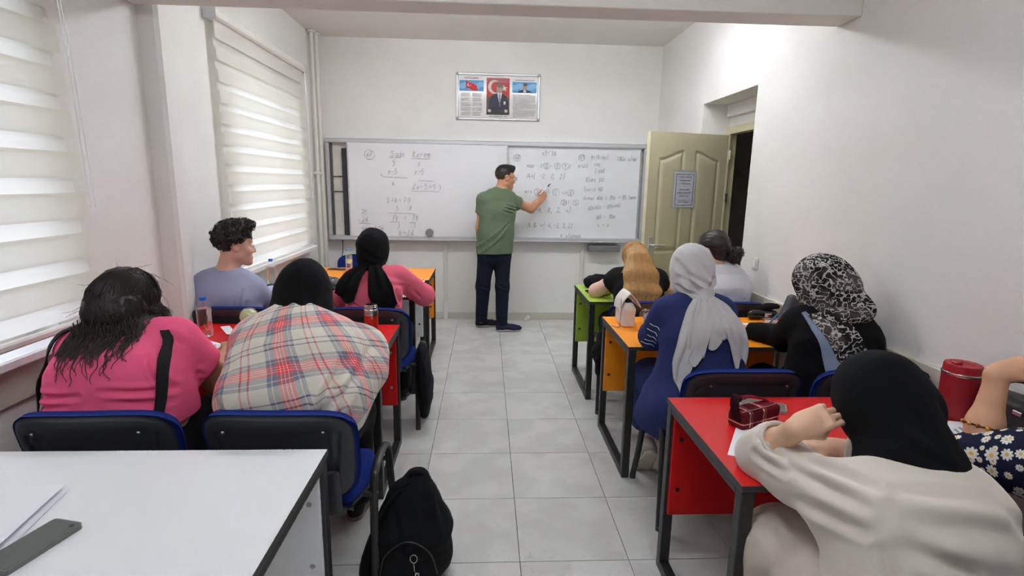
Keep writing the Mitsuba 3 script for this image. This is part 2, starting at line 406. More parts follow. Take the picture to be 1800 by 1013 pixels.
# heating pipes in the corner by the far window
ph = thing('heating_pipes', 'white heating pipes rising in the corner between the far blind and the whiteboard', 'pipes')
for (px, py, r) in ((XL + 0.045, 5.80, 0.019), (XL + 0.055, 5.905, 0.025)):
    add('pipe', tube([(px, py, 0.0), (px, py, 1.5), (px, py, ZC - 0.002)], r, 12), 'm_white_paint', ph, smooth=True)
    add('ceiling_collar', lathe([(r, 0), (r + 0.025, 0), (r + 0.022, 0.02), (r, 0.022)], (px, py, ZC - 0.024), 16), 'm_white_paint', ph, smooth=40)
add('pipe_clip', cbx(XL, XL + 0.085, 5.775, 5.825, 1.60, 1.625, 0.005), 'm_white_paint', ph)

# ceiling lamps behind the beam and above the room (hidden above the frame; their light falls on the board)
def ceiling_lamp(x, y, power):
    """suspended batten: housing on two rods, opal diffuser box that glows all round"""
    l = thing('ceiling_lamp', 'long white suspended ceiling lamp ' + ('over the window side front desks behind the beam' if y > 3 and x < 0 else 'over the door side front desks behind the beam' if y > 3 else 'above the camera over the rear desks'), 'lamp')
    add('housing', cbx(x - .60, x + .60, y - .035, y + .035, 2.865, 2.895, .004), 'm_white_paint', l)
    for dx in (-.45, .45):
        add('rod', tube([(x + dx, y, 2.895), (x + dx, y, ZC)], .006, 8), 'm_white_paint', l)
    k = add('diffuser', bx(x - .60, x + .60, y - .07, y + .07, 2.79, 2.862), 'm_white_paint', l)
    scene[k]['emitter'] = {'type': 'area', 'radiance': {'type': 'rgb', 'value': [power * 0.955, power * 1.0, power * 1.055]}}
for a in LAMPS: ceiling_lamp(*a)

# ------------------------------------------------------------------ door
RX = XR + 0.235     # plane of the door frame inside the recess
df = tag(numbered('trim_door_frame'), None, kind='structure')
add('jamb', cat(bx(RX, XR + WT + 0.02, DY1 - 0.045, DY1 - 0.001, 0, 1.995), bx(RX - 0.012, RX, DY1 - 0.075, DY1 - 0.001, 0, 2.03)), 'm_door', df, label='olive beige far door jamb')
add('jamb', bx(RX, XR + WT + 0.02, DY0 + 0.001, DY0 + 0.045, 0, 1.995), 'm_door', df)
add('head', cat(bx(RX, XR + WT + 0.02, DY0 + 0.001, DY1 - 0.001, 1.995, 2.04), bx(RX - 0.012, RX, DY0 + 0.001, DY1 - 0.001, 1.995, 2.055)), 'm_door', df)
add('transom_panel', bx(RX + 0.01, RX + 0.04, DY0 + 0.001, DY1 - 0.001, 2.04, DZ - 0.001), 'm_white_paint', df)
add('transom_ledge', cbx(RX - 0.022, RX + 0.01, DY0 + 0.001, DY1 - 0.001, 2.14, DZ - 0.001, 0.004), 'm_wall', df)
door = tag(numbered('door_1'), None, kind='structure')
DW, DH, DT = 0.80, 1.985, 0.04
hx, hy = RX + 0.0, DY1 - 0.065
ang = math.radians(180 + 16.5)      # leaf opened into the room towards the board
def door_local():
    """leaf in local frame: x from hinge 0 to width, y thickness (0 = side to the class), z up; moulded panels"""
    nx, nz = 97, 193
    X = np.linspace(0, DW, nx); Z = np.linspace(0.006, DH, nz)
    gx, gz = np.meshgrid(X, Z, indexing='ij')
    h = np.zeros_like(gx)
    polys = []
    for a, b in ((0.095, 0.345), (0.455, 0.705)):
        mid = (a + b) / 2
        s = 1 if a < 0.3 else -1
        for (z0, z1, arch) in ((0.16, 0.76, 0), (0.98, 1.80, 1)):
            # arched top: rises towards the middle of the leaf
            t = (gx - a) / (b - a)
            top = z1 + (arch * 0.07 * (0.5 - 0.5 * np.cos(np.pi * np.clip(t if s > 0 else 1 - t, 0, 1))) - arch * 0.03)
            bot = z0 - (0 if arch else 0) + 0 * gx
            d = np.minimum(np.minimum(gx - a, b - gx), np.minimum(gz - bot, top - gz))
            r = np.clip(1 - np.abs(d - 0.014) / 0.014, 0, 1)
            h = np.where(d > -0.001, -0.009 * np.sin(np.pi * np.clip(d / 0.030, 0, 1)) + 0.003 * np.clip((d - 0.03) / 0.02, 0, 1), h)
    P = np.stack([gx, -h, gz], -1)      # y=0 faces the class after the turn
    front = grid_mesh(P)
    back = bx(0, DW, 0.012, DT, 0.006, DH)
    return front, back
fr, bk = door_local()
R_d = rotz(ang)
def dplace(m): return moved(m, R_d, (hx, hy, 0))
# in the local frame -y must look at the camera: mirror the thickness
fr = trimesh.Trimesh(fr.vertices * [1, 1, 1], fr.faces, process=False)
def flipy(m):
    m = as_mesh(m); return trimesh.Trimesh(m.vertices * [1, -1, 1], m.faces[:, ::-1], process=False)
add('leaf', cat(dplace(flipy(bk)), dplace(flipy(fr)), ), 'm_door', door, smooth=30)
add('edge_strip', dplace(flipy(bx(DW, DW + 0.004, -0.002, DT + 0.002, 0.006, DH))), 'm_door_edge', door)
hz = 1.0
pl = dplace(flipy(cbx(DW - 0.075, DW - 0.035, -0.010, 0.0, hz - 0.12, hz + 0.12, 0.004)))
hd = add('handle', pl, 'm_alu', door, label='metal handle plate')
add('lever', dplace(flipy(cat(tube([(DW - 0.055, 0, hz + 0.05), (DW - 0.055, -0.05, hz + 0.05), (DW - 0.07, -0.058, hz + 0.05), (DW - 0.17, -0.055, hz + 0.046)], 0.009, 8)))), 'm_alu', hd, smooth=50)
for z in (0.25, 1.02, 1.45, 1.82):
    add('hinge', tube([(hx + 0.004, hy - 0.012, z - 0.04), (hx + 0.004, hy - 0.012, z + 0.04)], 0.009, 8), 'm_black_metal' if z == 1.45 else 'm_door', door)
# notice taped to the door leaf
sx, sz, sw, sh = 0.335, 1.37, 0.205, 0.29
sg = thing('door_notice', 'printed A4 notice in a plastic sleeve taped to the olive door', 'notice')
add('sleeve', dplace(flipy(bx(sx - 0.012, sx + sw + 0.03, -0.003, -0.002, sz - 0.012, sz + sh + 0.02))), 'm_vc_gloss', sg, color=lin(172, 172, 168))
add('paper', dplace(flipy(bx(sx, sx + sw, -0.004, -0.003, sz, sz + sh))), 'm_vc_matte', sg, color=lin(190, 192, 204))
fw = 0.006
o, i_ = sbox(sx + 0.012, sz + 0.012, sx + sw - 0.012, sz + sh - 0.012), sbox(sx + 0.012 + fw, sz + 0.012 + fw, sx + sw - 0.012 - fw, sz + sh - 0.012 - fw)
def on_door(m2d, y=-0.0044):
    """mesh drawn in xy (x to the reader's right) -> on the class side of the leaf; the reader's right is the hinge side"""
    m = as_mesh(m2d)
    v = m.vertices
    q = np.stack([sx + sw - v[:, 0], y - v[:, 2] * 0.2, v[:, 1]], 1)
    return dplace(flipy(trimesh.Trimesh(q, m.faces, process=False)))
fm = extrude(o.difference(i_), 0.001); fm.apply_translation((-sx, 0, 0))
add('printed_border', on_door(fm), 'm_vc_matte', sg, color=lin(110, 108, 140))
txt = []
for (s, zz, hh) in (('KPSS İLE LİSANS', 0.245, 0.012), ('ÖĞRENCİLERİ', 0.218, 0.012), ('1. GRUP DERSİ', 0.191, 0.012), ('*', 0.165, 0.012), ('KPSS LİSANS', 0.140, 0.012), ('KURSU DERSLİĞİ', 0.113, 0.012), ('SAAT 17:00', 0.086, 0.012), ('SINAV HAZIRLIK KURSU', 0.052, 0.007), ('HALK EĞİTİM MERKEZİ', 0.036, 0.007)):
    m = meshkit.text_mesh(s, hh, 0.001, bold=True)
    w = m.bounds[1][0] - m.bounds[0][0]
    m.apply_translation((sw / 2 - w / 2 - m.bounds[0][0], sz + zz, 0))
    txt.append(m)
add('printed_text', on_door(cat(*txt)), 'm_vc_matte', sg, color=lin(70, 70, 82))
# light switch
sw_ = thing('light_switch', 'small white light switch on the right wall beside the doorway', 'switch')
add('plate', cbx(XR - 0.010, XR, 3.585, 3.665, 0.985, 1.065, 0.004), 'm_white_paint', sw_)
add('rocker', cbx(XR - 0.015, XR - 0.009, 3.60, 3.65, 1.0, 1.05, 0.003), 'm_white_gloss', sw_)
# ================================================================== desks
DZ0 = 0.735
def desk(x0, x1, y0, y1, col, label, cap_dark=True, rz=0.0):
    """top, black edge band, two steel loops, modesty panel at the far side with cam caps"""
    d = thing('classroom_desk', label, 'desk', None)
    th = 0.020
    add('tabletop', cbx(x0 + 0.0015, x1 - 0.0015, y0 + 0.0015, y1 - 0.0015, DZ0 - th + 0.001, DZ0, 0.0015), 'm_laminate_' + col, d)
    eb = cat(bx(x0, x1, y0, y0 + 0.0014, DZ0 - th, DZ0 - 0.001), bx(x0, x1, y1 - 0.0014, y1, DZ0 - th, DZ0 - 0.001), bx(x0, x0 + 0.0014, y0, y1, DZ0 - th, DZ0 - 0.001), bx(x1 - 0.0014, x1, y0, y1, DZ0 - th, DZ0 - 0.001))
    add('edge_band', eb, 'm_black_edge', d, label='black edge band')
    s = 0.040
    zt = DZ0 - th - 0.0005
    for xa in (x0 + 0.004, x1 - 0.004 - s):
        for ya in (y0 + 0.004, y1 - 0.004 - s):
            add('leg', cbx(xa, xa + s, ya, ya + s, 0.0, zt, 0.003), 'm_black_metal', d)
        add('foot_bar', cbx(xa, xa + s, y0 + 0.004 + s, y1 - 0.004 - s, 0.0, s, 0.003), 'm_black_metal', d)
        add('top_bar', cbx(xa, xa + s, y0 + 0.004 + s, y1 - 0.004 - s, zt - 0.03, zt, 0.003), 'm_black_metal', d)
    ym = y1 - 0.004 - s
    add('rail', cbx(x0 + 0.004 + s, x1 - 0.004 - s, ym + 0.005, ym + 0.035, zt - 0.03, zt, 0.003), 'm_black_metal', d)
    px0, px1 = x0 + 0.004 + 0.012, x1 - 0.004 - 0.012
    mp = add('modesty_panel', cbx(px0, px1, ym - 0.019, ym - 0.001, 0.265, zt - 0.032, 0.001), 'm_laminate_' + col, d)
    for xx in (px0 + 0.030, px1 - 0.030):
        for zz in (0.375, 0.586):
            k = add('cam_cap', lathe([(0, 0), (0.0085, 0), (0.0085, 0.002), (0.0, 0.0025)], sides=14), 'm_vc_satin', mp, color=lin(30, 30, 30) if cap_dark else lin(150, 150, 148))
            scene[k]['to_world'] = T().translate([xx, ym - 0.019, zz]).rotate([1, 0, 0], 90)
    return d
desk(0.735, 1.872, 3.675, 4.33, 'green', 'lime green topped desk with black steel frame nearest the door')
desk(0.735, 1.852, 2.61, 3.25, 'orange', 'orange topped desk behind the green desk, white handbag on it')
desk(0.715, 1.850, 1.325, 1.955, 'red', 'red topped desk at the right front with tartan pencil case on it', cap_dark=True)
desk(-1.64, -0.472, 4.475, 5.10, 'orange', 'orange topped desk nearest the whiteboard on the window side')
desk(-1.66, -0.500, 3.79, 4.455, 'white', 'white topped desk pushed against the front orange desk')
desk(-1.72, -0.490, 2.435, 3.035, 'red', 'red topped desk on the window side with water bottle and red flask', cap_dark=False)
desk(-1.66, -0.480, 0.92, 1.558, 'white', 'white topped desk in the near left corner with papers and phone', cap_dark=False)

# ================================================================== chairs
def chair_parts():
    """visitor chair in a local frame: seat centre at the origin's (0, 0), occupant faces +y; returns [(name, mesh, material, smooth, parent)]"""
    out = []
    W = 0.475
    # seat: upholstered pad over a black pan
    def seat_pad(zoff, grow, th, crown):
        nx, ny = 22, 20
        u = np.linspace(-1, 1, nx); v = np.linspace(-1, 1, ny)
        P = np.zeros((nx, ny, 3))
        for i, a in enumerate(u):
            for j, b in enumerate(v):
                # rounded-square mapping
                x = a * math.sqrt(1 - 0.5 * b * b * 0.55); y = b * math.sqrt(1 - 0.5 * a * a * 0.45)
                r = max(abs(a), abs(b))
                z = crown * (1 - r ** 4) + 0.012 * abs(x) ** 2 - (0.028 * max(b - 0.55, 0) / 0.45) - th * max(r - 0.93, 0) / 0.07 * 0.6
                P[i, j] = (x * (W / 2 + grow), y * (0.215 + grow), zoff + z)
        return P
    P = seat_pad(0.445, 0.0, 0.05, 0.018)
    out.append(('seat', slab(P, 0.035), 'm_seat_blue', True, None))
    P2 = seat_pad(0.418, 0.006, 0.03, 0.0)
    out.append(('seat_pan', slab(P2, 0.02), 'm_shell_black', True, None))
    # backrest: curved pad in front, moulded shell behind
    def back_sheet(off, grow, dz=0.0):
        nx, nz = 33, 25
        P = np.zeros((nx, nz, 3))
        for i, a in enumerate(np.linspace(-1, 1, nx)):
            for j, b in enumerate(np.linspace(-1, 1, nz)):
                # superellipse outline, wider at the top
                k = 5.0
                m = (abs(a) ** k + abs(b) ** k) ** (1 / k); mx = max(abs(a), abs(b))
                sc = mx / m if m > 1e-9 else 1
                x, z = a * sc, b * sc
                wid = (W / 2 + 0.012 + grow) * (1 - 0.06 * (1 - z) / 2)
                zz = 0.643 + z * (0.165 + grow) + dz + 0.012 * (1 - (x ** 2)) * (z > 0) * z
                y = -0.255 - (zz - 0.50) * 0.17 + 0.045 * x * x + 0.012 * (1 - z * z) - off
                P[i, j] = (x * wid, y, zz)
        return P
    P = back_sheet(0.0, 0.004)
    nrm = None
    padP = P.copy(); padP[..., 1] += 0.0
    out.append(('backrest', slab(padP[::-1], 0.024), 'm_seat_blue', True, None))
    # shell with raised border, recessed field, two slots and handle panel (as relief)
    Q = back_sheet(0.026, 0.003)
    nx, nz = 55, 41
    S = np.zeros((nx, nz, 3))
    for i, a in enumerate(np.linspace(-1, 1, nx)):
        for j, b in enumerate(np.linspace(-1, 1, nz)):
            k = 5.0
            m = (abs(a) ** k + abs(b) ** k) ** (1 / k); mx = max(abs(a), abs(b)); sc = mx / m if m > 1e-9 else 1
            x, z = a * sc, b * sc
            wid = (W / 2 + 0.010) * (1 - 0.06 * (1 - z) / 2)
            zz = 0.642 + z * 0.163 + 0.012 * (1 - x * x) * (z > 0) * z
            y = -0.255 - (zz - 0.50) * 0.17 + 0.045 * x * x + 0.012 * (1 - z * z) - 0.040
            r = mx
            rel = -0.006 * np.clip((r - 0.93) / 0.07, 0, 1) ** 2 * -1.0      # rim curls forward
            fx, fz = x / 0.74, (z + 0.06) / 0.80
            inn = max(abs(fx), abs(fz))
            rel += 0.006 * float(np.clip((1.0 - inn) / 0.10, 0, 1))             # recessed field
            for sx_ in (-0.80, 0.80):
                dd = abs(x - sx_ * (1 - 0.09 * (0.55 - z))) / 0.030
                if dd < 1 and -0.75 < z < 0.62: rel += 0.010 * (1 - dd)
            bx_, bz_ = abs(x) / 0.33, abs(z + 0.30) / 0.36
            if 0.90 < max(bx_, bz_) < 1.02: rel += 0.006
            S[i, j] = (x * wid, y + rel, zz)
    out.append(('back_shell', slab(S, 0.010), 'm_shell_black', True, None))
    for sx_ in (-1, 1):
        c = lathe([(0, 0), (0.006, 0), (0.006, 0.003), (0, 0.004)], sides=10)
        c = moved(c, rotx(math.pi / 2), (sx_ * 0.158, -0.321, 0.752))
        out.append(('screw_cap', c, 'm_chrome', False, None))
    # two flat arms from the seat pan up into the shell
    for sx_ in (-1, 1):
        path = spline([(sx_ * 0.16, -0.10, 0.405), (sx_ * 0.165, -0.22, 0.405), (sx_ * 0.17, -0.275, 0.44), (sx_ * 0.17, -0.285, 0.52), (sx_ * 0.17, -0.30, 0.60)], 14)
        out.append(('back_bracket', tube(path, 0.016, 8, flat=(1.6, 0.5)), 'm_shell_black', 40, None))
    # lower lip of the shell wrapping under at both corners
    # frame: a bent oval tube loop on each side
    for sx_ in (-1, 1):
        x = sx_ * 0.265
        pts = [(x * 1.03, -0.145 - 0.03, 0.012), (x, -0.130, 0.30), (x, -0.110, 0.455), (x, -0.075, 0.492), (x, 0.0, 0.505), (x, 0.085, 0.500), (x, 0.135, 0.472), (x, 0.165, 0.40), (x * 1.01, 0.215, 0.20), (x * 1.03, 0.275, 0.012)]
        out.append(('side_frame', tube(spline(pts, 44), 0.0125, 10, flat=(0.85, 1.25)), 'm_black_metal', 40, None))
        for (fx, fy) in ((x * 1.03, -0.175), (x * 1.03, 0.275)):
            out.append(('foot_cap', lathe([(0, 0), (0.016, 0), (0.016, 0.02), (0.012, 0.022), (0, 0.022)], (fx, fy, 0.0), 12), 'm_shell_black', 40, None))
        out.append(('bolt', lathe([(0, 0), (0.009, 0), (0.008, 0.006), (0, 0.007)], sides=10).apply_transform(M4(roty(sx_ * math.pi / 2), (x + sx_ * 0.010, -0.118, 0.415))), 'm_black_metal', False, None))
    for yy in (-0.118, 0.155):
        out.append(('cross_bar', tube([(-0.262, yy, 0.41 if yy < 0 else 0.405), (0.262, yy, 0.41 if yy < 0 else 0.405)], 0.011, 8), 'm_black_metal', 40, None))
    return out
_chair_plies = [(n, ply(m, mt, sm), p) for n, m, mt, sm, p in chair_parts()]
def chair(x, y, rz, label, group=None, sz=1.0):
    """x, y: seat centre; rz in degrees, 0 = occupant faces the board"""
    c = thing('visitor_chair', label, 'chair', group)
    tw = T().translate([x, y, 0]).rotate([0, 0, 1], rz).scale([1, 1, sz])
    for n, d, p in _chair_plies:
        scene[numbered(f'{c}__{n}')] = {**d, 'to_world': tw}
    return c
# seat centre = back plane + 0.30
chair(-1.262, 1.955, 2, 'blue and black visitor chair at the left edge under the woman in the pink T-shirt')
chair(-0.668, 1.955, -1, 'blue and black visitor chair under the woman in the tartan shawl, next to the backpack')
chair(-1.47, 3.40, 2, 'blue and black visitor chair under the man in the grey sweatshirt')
chair(-0.68, 3.40, -3, 'blue and black visitor chair under the woman in the pink blouse, red flask before it')
chair(-1.32, 5.55, 182, 'empty blue chair facing the class behind the front orange desk', sz=.93)
chair(1.05, 3.61, 0, 'blue and black visitor chair under the woman with long blonde hair')
chair(1.60, 3.61, 0, 'blue and black visitor chair under the person with the dark ponytail')
chair(1.075, 2.345, 0, 'blue and black visitor chair under the woman in the navy coat')
chair(1.64, 2.345, 0, 'blue and black visitor chair under the woman in the leopard print headscarf')
chair(1.02, 0.96, 8, 'blue and black visitor chair under the woman in the cream jacket')
chair(1.62, 0.92, 0, 'blue and black visitor chair at the right edge under the person with the gold bracelet')

# ================================================================== whiteboard, poster
def whiteboard():
    w = thing('whiteboard', 'long wall mounted sliding whiteboard covered with faint arithmetic', 'whiteboard')
    x0, x1, z0, z1 = -1.70, 1.757, 0.908, 1.982
    yf = YB - 0.105     # front plane of the frame
    t = 0.055
    def rail(xa, xb, za, zb): return cbx(xa, xb, yf, YB - 0.002, za, zb, 0.008)
    add('frame_rail', rail(x0, x1, z1 - 0.048, z1), 'm_alu', w)
    add('frame_rail', cat(rail(x0, x1, z0, z0 + 0.048)), 'm_alu', w)
    add('frame_stile', rail(x0, x0 + 0.042, z0 + 0.048, z1 - 0.048), 'm_alu', w)
    add('frame_stile', rail(x1 - 0.042, x1, z0 + 0.048, z1 - 0.048), 'm_alu', w)
    add('marker_tray', cbx(x0 + 0.05, x1 - 0.05, yf - 0.035, yf, z0 + 0.004, z0 + 0.016, 0.004), 'm_alu', w)
    # back board seen in the gap at the left, dark interactive screen edge
    add('back_panel', bx(x0 + 0.03, x1 - 0.03, YB - 0.03, YB - 0.02, z0 + 0.03, z1 - 0.03), 'm_white_paint', w)
    sc = add('interactive_screen', cbx(-1.535, -0.35, YB - 0.075, YB - 0.031, z0 + 0.052, 1.880, 0.004), 'm_vc_satin', w, color=lin(46, 47, 56), label='dark edge of an interactive screen behind the sliding panel')
    for zz in (1.585, 1.425):
        add('bracket_arm', tube([(-1.635, YB - 0.045, zz), (-1.53, YB - 0.045, zz)], 0.005, 6), 'm_black_metal', w)
    add('edge_strip', cbx(x0 + 0.042, x0 + 0.060, yf + 0.03, YB - 0.03, z0 + 0.05, z1 - 0.05, 0.002), 'm_vc_satin', w, color=lin(70, 68, 70))
    # sliding panels
    pl = add('left_panel', cat(cbx(-1.470, 0.236, yf + 0.004, yf + 0.022, 0.955, 1.940, 0.003)), 'm_board', w)
    add('right_panel', cbx(0.180, x1 - 0.062, yf + 0.040, yf + 0.056, 0.955, 1.940, 0.003), 'm_board', w)
    for xa, yy, p in ((-1.470, yf + 0.002, 'panel_trim'), (0.222, yf + 0.002, 'panel_trim'), (x1 - 0.075, yf + 0.038, 'panel_trim')):
        add(p, cbx(xa - 0.003, xa + 0.014, yy, yy + 0.024, 0.952, 1.943, 0.003), 'm_alu', w)
    # legs and plates under the board
    return w, yf
WB, WBY = whiteboard()
for x, lab in ((-1.100, 'left'), (-0.447, 'middle'), (1.095, 'right')):
    s = thing('board_post', {'left': 'white steel post under the left end of the whiteboard', 'middle': 'white steel post under the whiteboard left of the teacher', 'right': 'white steel post under the whiteboard right of the teacher'}[lab], 'post', None)
    add('channel', cbx(x - 0.022, x + 0.022, YB - 0.030, YB - 0.013, 0.005, 0.905, 0.004), 'm_white_paint', s)
    for zz in (0.80, 0.45, 0.12):
        k = add('screw', lathe([(0, 0), (0.006, 0), (0.004, 0.003), (0, 0.003)], sides=8), 'm_alu', s)
        scene[k]['to_world'] = T().translate([x - 0.012, YB - 0.0305, zz]).rotate([1, 0, 0], 90)
one('cable_duct', cbx(-0.470, -0.424, YB - 0.050, YB - 0.031, 0.004, 0.215, 0.004), 'm_white_gloss', 'short white cable duct at the floor left of the teacher', 'cable duct')
one('speaker_box', cbx(1.145, 1.495, YB - 0.16, YB - 0.02, 0.815, 0.880, 0.006), 'm_vc_satin', 'flat grey box mounted under the right end of the whiteboard', 'box', color=lin(112, 112, 114))
# cables
one('hanging_cable', tube(spline([(-1.575, YB - 0.014, 0.905), (-1.58, YB - 0.014, 0.78), (-1.605, YB - 0.014, 0.55), (-1.60, YB - 0.014, 0.30), (-1.57, YB - 0.015, 0.012)], 20), 0.004, 6), 'm_black_metal', 'thin dark cable hanging from the left end of the whiteboard', 'cable', smooth=True)
pc = thing('power_cable', 'white cable and plug lying on the floor along the back wall', 'cable')
add('cord', tube(spline([(-0.47, YB - 0.04, 0.006), (-0.2, YB - 0.055, 0.006), (0.10, YB - 0.05, 0.006), (0.35, YB - 0.075, 0.006), (0.455, YB - 0.085, 0.010)], 24), 0.004, 6), 'm_white_gloss', pc, smooth=True)
add('plug', moved(lathe([(0, 0), (0.014, 0.002), (0.024, 0.03), (0.026, 0.055), (0.020, 0.062), (0, 0.064)], sides=16), roty(math.radians(62)), (0.452, YB - 0.09, 0.022)), 'm_white_gloss', pc, smooth=40)
# round magnet eraser on the lower left panel
er = thing('board_eraser', 'round grey eraser stuck low on the left whiteboard panel', 'eraser')
add('pad', moved(lathe([(0, 0), (0.040, 0), (0.042, 0.006), (0.042, 0.024), (0.038, 0.03), (0, 0.031)], sides=24), rotx(math.pi / 2), (-0.611, WBY + 0.004, 1.000)), 'm_vc_matte', er, smooth=40, color=lin(128, 128, 130))
add('pull_tab', cbx(-0.615, -0.607, WBY - 0.010, WBY + 0.003, 0.93, 0.965, 0.002), 'm_alu', er)

# handwriting: single strokes, coordinates in a unit box
ST = {
 '0': [[(.5, 1), (.15, .75), (.15, .25), (.5, 0), (.85, .25), (.85, .75), (.5, 1)]], '1': [[(.3, .8), (.55, 1), (.5, 0)]],
 '2': [[(.15, .8), (.45, 1), (.8, .8), (.6, .45), (.1, 0), (.9, .05)]], '3': [[(.2, .95), (.8, .95), (.45, .6), (.85, .35), (.5, 0), (.15, .12)]],
 '4': [[(.6, 1), (.1, .35), (.9, .35)], [(.65, .6), (.6, 0)]], '5': [[(.85, 1), (.25, 1), (.2, .6), (.7, .6), (.85, .3), (.5, 0), (.15, .1)]],
 '6': [[(.75, 1), (.3, .6), (.15, .25), (.5, 0), (.85, .25), (.5, .5), (.2, .35)]], '7': [[(.1, 1), (.9, 1), (.4, 0)], [(.3, .5), (.75, .52)]],
 '8': [[(.5, .52), (.2, .75), (.5, 1), (.8, .75), (.5, .52), (.15, .25), (.5, 0), (.85, .25), (.5, .52)]], '9': [[(.8, .75), (.45, .55), (.2, .8), (.5, 1), (.8, .8), (.7, 0)]],
 '-': [[(.1, .5), (.9, .5)]], '+': [[(.1, .5), (.9, .5)], [(.5, .9), (.5, .1)]], '=': [[(.1, .65), (.9, .65)], [(.1, .35), (.9, .35)]],
 '<': [[(.85, .9), (.15, .5), (.85, .1)]], '>': [[(.15, .9), (.85, .5), (.15, .1)]], ',': [[(.4, .1), (.3, -.2)]], '.': [[(.4, 0), (.45, .06)]], ':': [[(.4, .2), (.45, .26)], [(.4, .7), (.45, .76)]],
 '{': [[(.7, 1.2), (.45, 1.0), (.5, .65), (.25, .5), (.5, .35), (.45, 0), (.7, -.2)]], '}': [[(.3, 1.2), (.55, 1.0), (.5, .65), (.75, .5), (.5, .35), (.55, 0), (.3, -.2)]], '*': [[(.5, .4), (.5, .45)]],
 'k': [[(.2, 1), (.2, 0)], [(.75, .6), (.25, .3), (.8, 0)]], 'x': [[(.15, .65), (.8, 0)], [(.8, .65), (.15, 0)]], 'S': [[(.8, .9), (.4, 1), (.2, .75), (.75, .35), (.5, 0), (.1, .1)]],
 'a': [[(.75, .55), (.4, .62), (.15, .3), (.4, 0), (.75, .2), (.75, .6), (.85, 0)]], 'd': [[(.75, .5), (.35, .6), (.15, .25), (.4, 0), (.75, .2), (.78, 1), (.85, 0)]], 'e': [[(.15, .3), (.75, .38), (.5, .62), (.15, .35), (.35, 0), (.8, .12)]],
 'K': [[(.2, 1), (.2, 0)], [(.85, 1), (.22, .45), (.9, 0)]], 'r': [[(.2, .6), (.25, 0)], [(.23, .35), (.5, .6), (.8, .55)]], 'm': [[(.1, .6), (.15, 0)], [(.13, .4), (.35, .6), (.45, 0)], [(.45, .4), (.7, .6), (.85, 0)]],
 'n': [[(.2, .6), (.22, 0)], [(.2, .4), (.55, .6), (.75, 0)]], 'u': [[(.15, .6), (.25, .08), (.6, .1), (.75, .6), (.85, 0)]], 't': [[(.45, 1), (.4, .1), (.7, 0)], [(.15, .65), (.75, .68)]],
 'i': [[(.45, .6), (.45, 0)], [(.47, .8), (.47, .85)]], 'l': [[(.45, 1), (.4, .1), (.65, 0)]], 's': [[(.75, .55), (.35, .6), (.3, .4), (.7, .2), (.4, 0), (.15, .08)]], 'y': [[(.15, .6), (.45, .15)], [(.8, .6), (.2, -.4)]],
 'o': [[(.45, .6), (.15, .3), (.45, 0), (.78, .3), (.45, .6)]], 'v': [[(.1, .6), (.4, 0), (.8, .6)]], 'z': [[(.15, .6), (.8, .6), (.15, 0), (.85, .02)]], 'f': [[(.8, .95), (.5, 1), (.4, -.3)], [(.15, .55), (.75, .58)]],
 'A': [[(.05, 0), (.5, 1), (.9, 0)], [(.2, .4), (.8, .4)]], 'B': [[(.2, 0), (.2, 1), (.7, .85), (.25, .55), (.85, .3), (.2, 0)]], 'E': [[(.8, 1), (.25, .95), (.2, .05), (.85, 0)], [(.2, .5), (.7, .5)]],
 'C': [[(.85, .9), (.4, 1), (.12, .5), (.4, 0), (.85, .1)]], 'T': [[(.05, 1), (.95, 1)], [(.5, 1), (.45, 0)]], '/': [[(.1, 0), (.9, 1)]], 'b': [[(.2, 1), (.2, .05), (.6, 0), (.8, .3), (.5, .6), (.2, .4)]], 'p': [[(.2, .6), (.2, -.4)], [(.2, .5), (.6, .6), (.8, .3), (.5, 0), (.2, .15)]],
 'g': [[(.7, .5), (.35, .6), (.15, .3), (.4, 0), (.7, .2), (.72, .6), (.7, -.3), (.3, -.4)]], 'h': [[(.2, 1), (.2, 0)], [(.2, .4), (.55, .6), (.75, 0)]], 'c': [[(.75, .5), (.4, .6), (.15, .3), (.4, 0), (.8, .1)]],
}
def scribble(text, x, z, h, slant=0.12, adv=0.62, rise=0.0):
    """list of polylines on the board plane (x, z)"""
    out = []
    r = random.Random(text + str(round(x, 3)))
    for ch in text:
        if ch != ' ':
            w = h * (0.55 if ch not in 'mABKSET' else 0.75)
            for pl in ST.get(ch, []):
                q = [(x + w * u + slant * h * v + r.uniform(-.02, .02) * h, z + h * v + r.uniform(-.02, .02) * h) for u, v in pl]
                out.append(q)
        x += h * adv * (1.25 if ch in 'mABKS' else 1.0) * r.uniform(0.92, 1.08); z += rise * h
    return out
def ring_stroke(x, z, rx, rz_):
    return [[(x + rx * math.cos(a), z + rz_ * math.sin(a)) for a in np.linspace(0.3, 6.4, 15)]]
def writing(lines, y, w=0.0042):
    polys = []
    for pl in lines:
        p = LineString(spline(np.array(pl), 4 * len(pl)) if len(pl) > 2 else pl).buffer(w / 2, quad_segs=2)
        polys.append(p)
    m = cat(*[extrude(p.simplify(0.0006), 0.0006) for p in polys])
    v = m.vertices
    return trimesh.Trimesh(np.stack([v[:, 0], y - v[:, 2], v[:, 1]], 1), m.faces[:, ::-1], process=False)
def bp(px, py):      # a place on the board read off the photograph once: board coordinates in metres (x, z)
    return px, py
L, R2 = [], []
def wl(t, x, z, h, **k): L.extend(scribble(t, x, z, h, **k))
def wr(t, x, z, h, **k): R2.extend(scribble(t, x, z, h, **k))
L += ring_stroke(-1.235, 1.815, 0.052, 0.050); wl('67', -1.27, 1.795, 0.05)
wl('Sade', -1.02, 1.80, 0.062, adv=0.58); wl('Kerem', -0.785, 1.80, 0.062, adv=0.56)
L += [[(-1.03, 1.785), (-0.90, 1.79)], [(-0.79, 1.785), (-0.60, 1.782)]]
wl('5', -1.00, 1.705, 0.06); wl('x', -0.735, 1.705, 0.06)
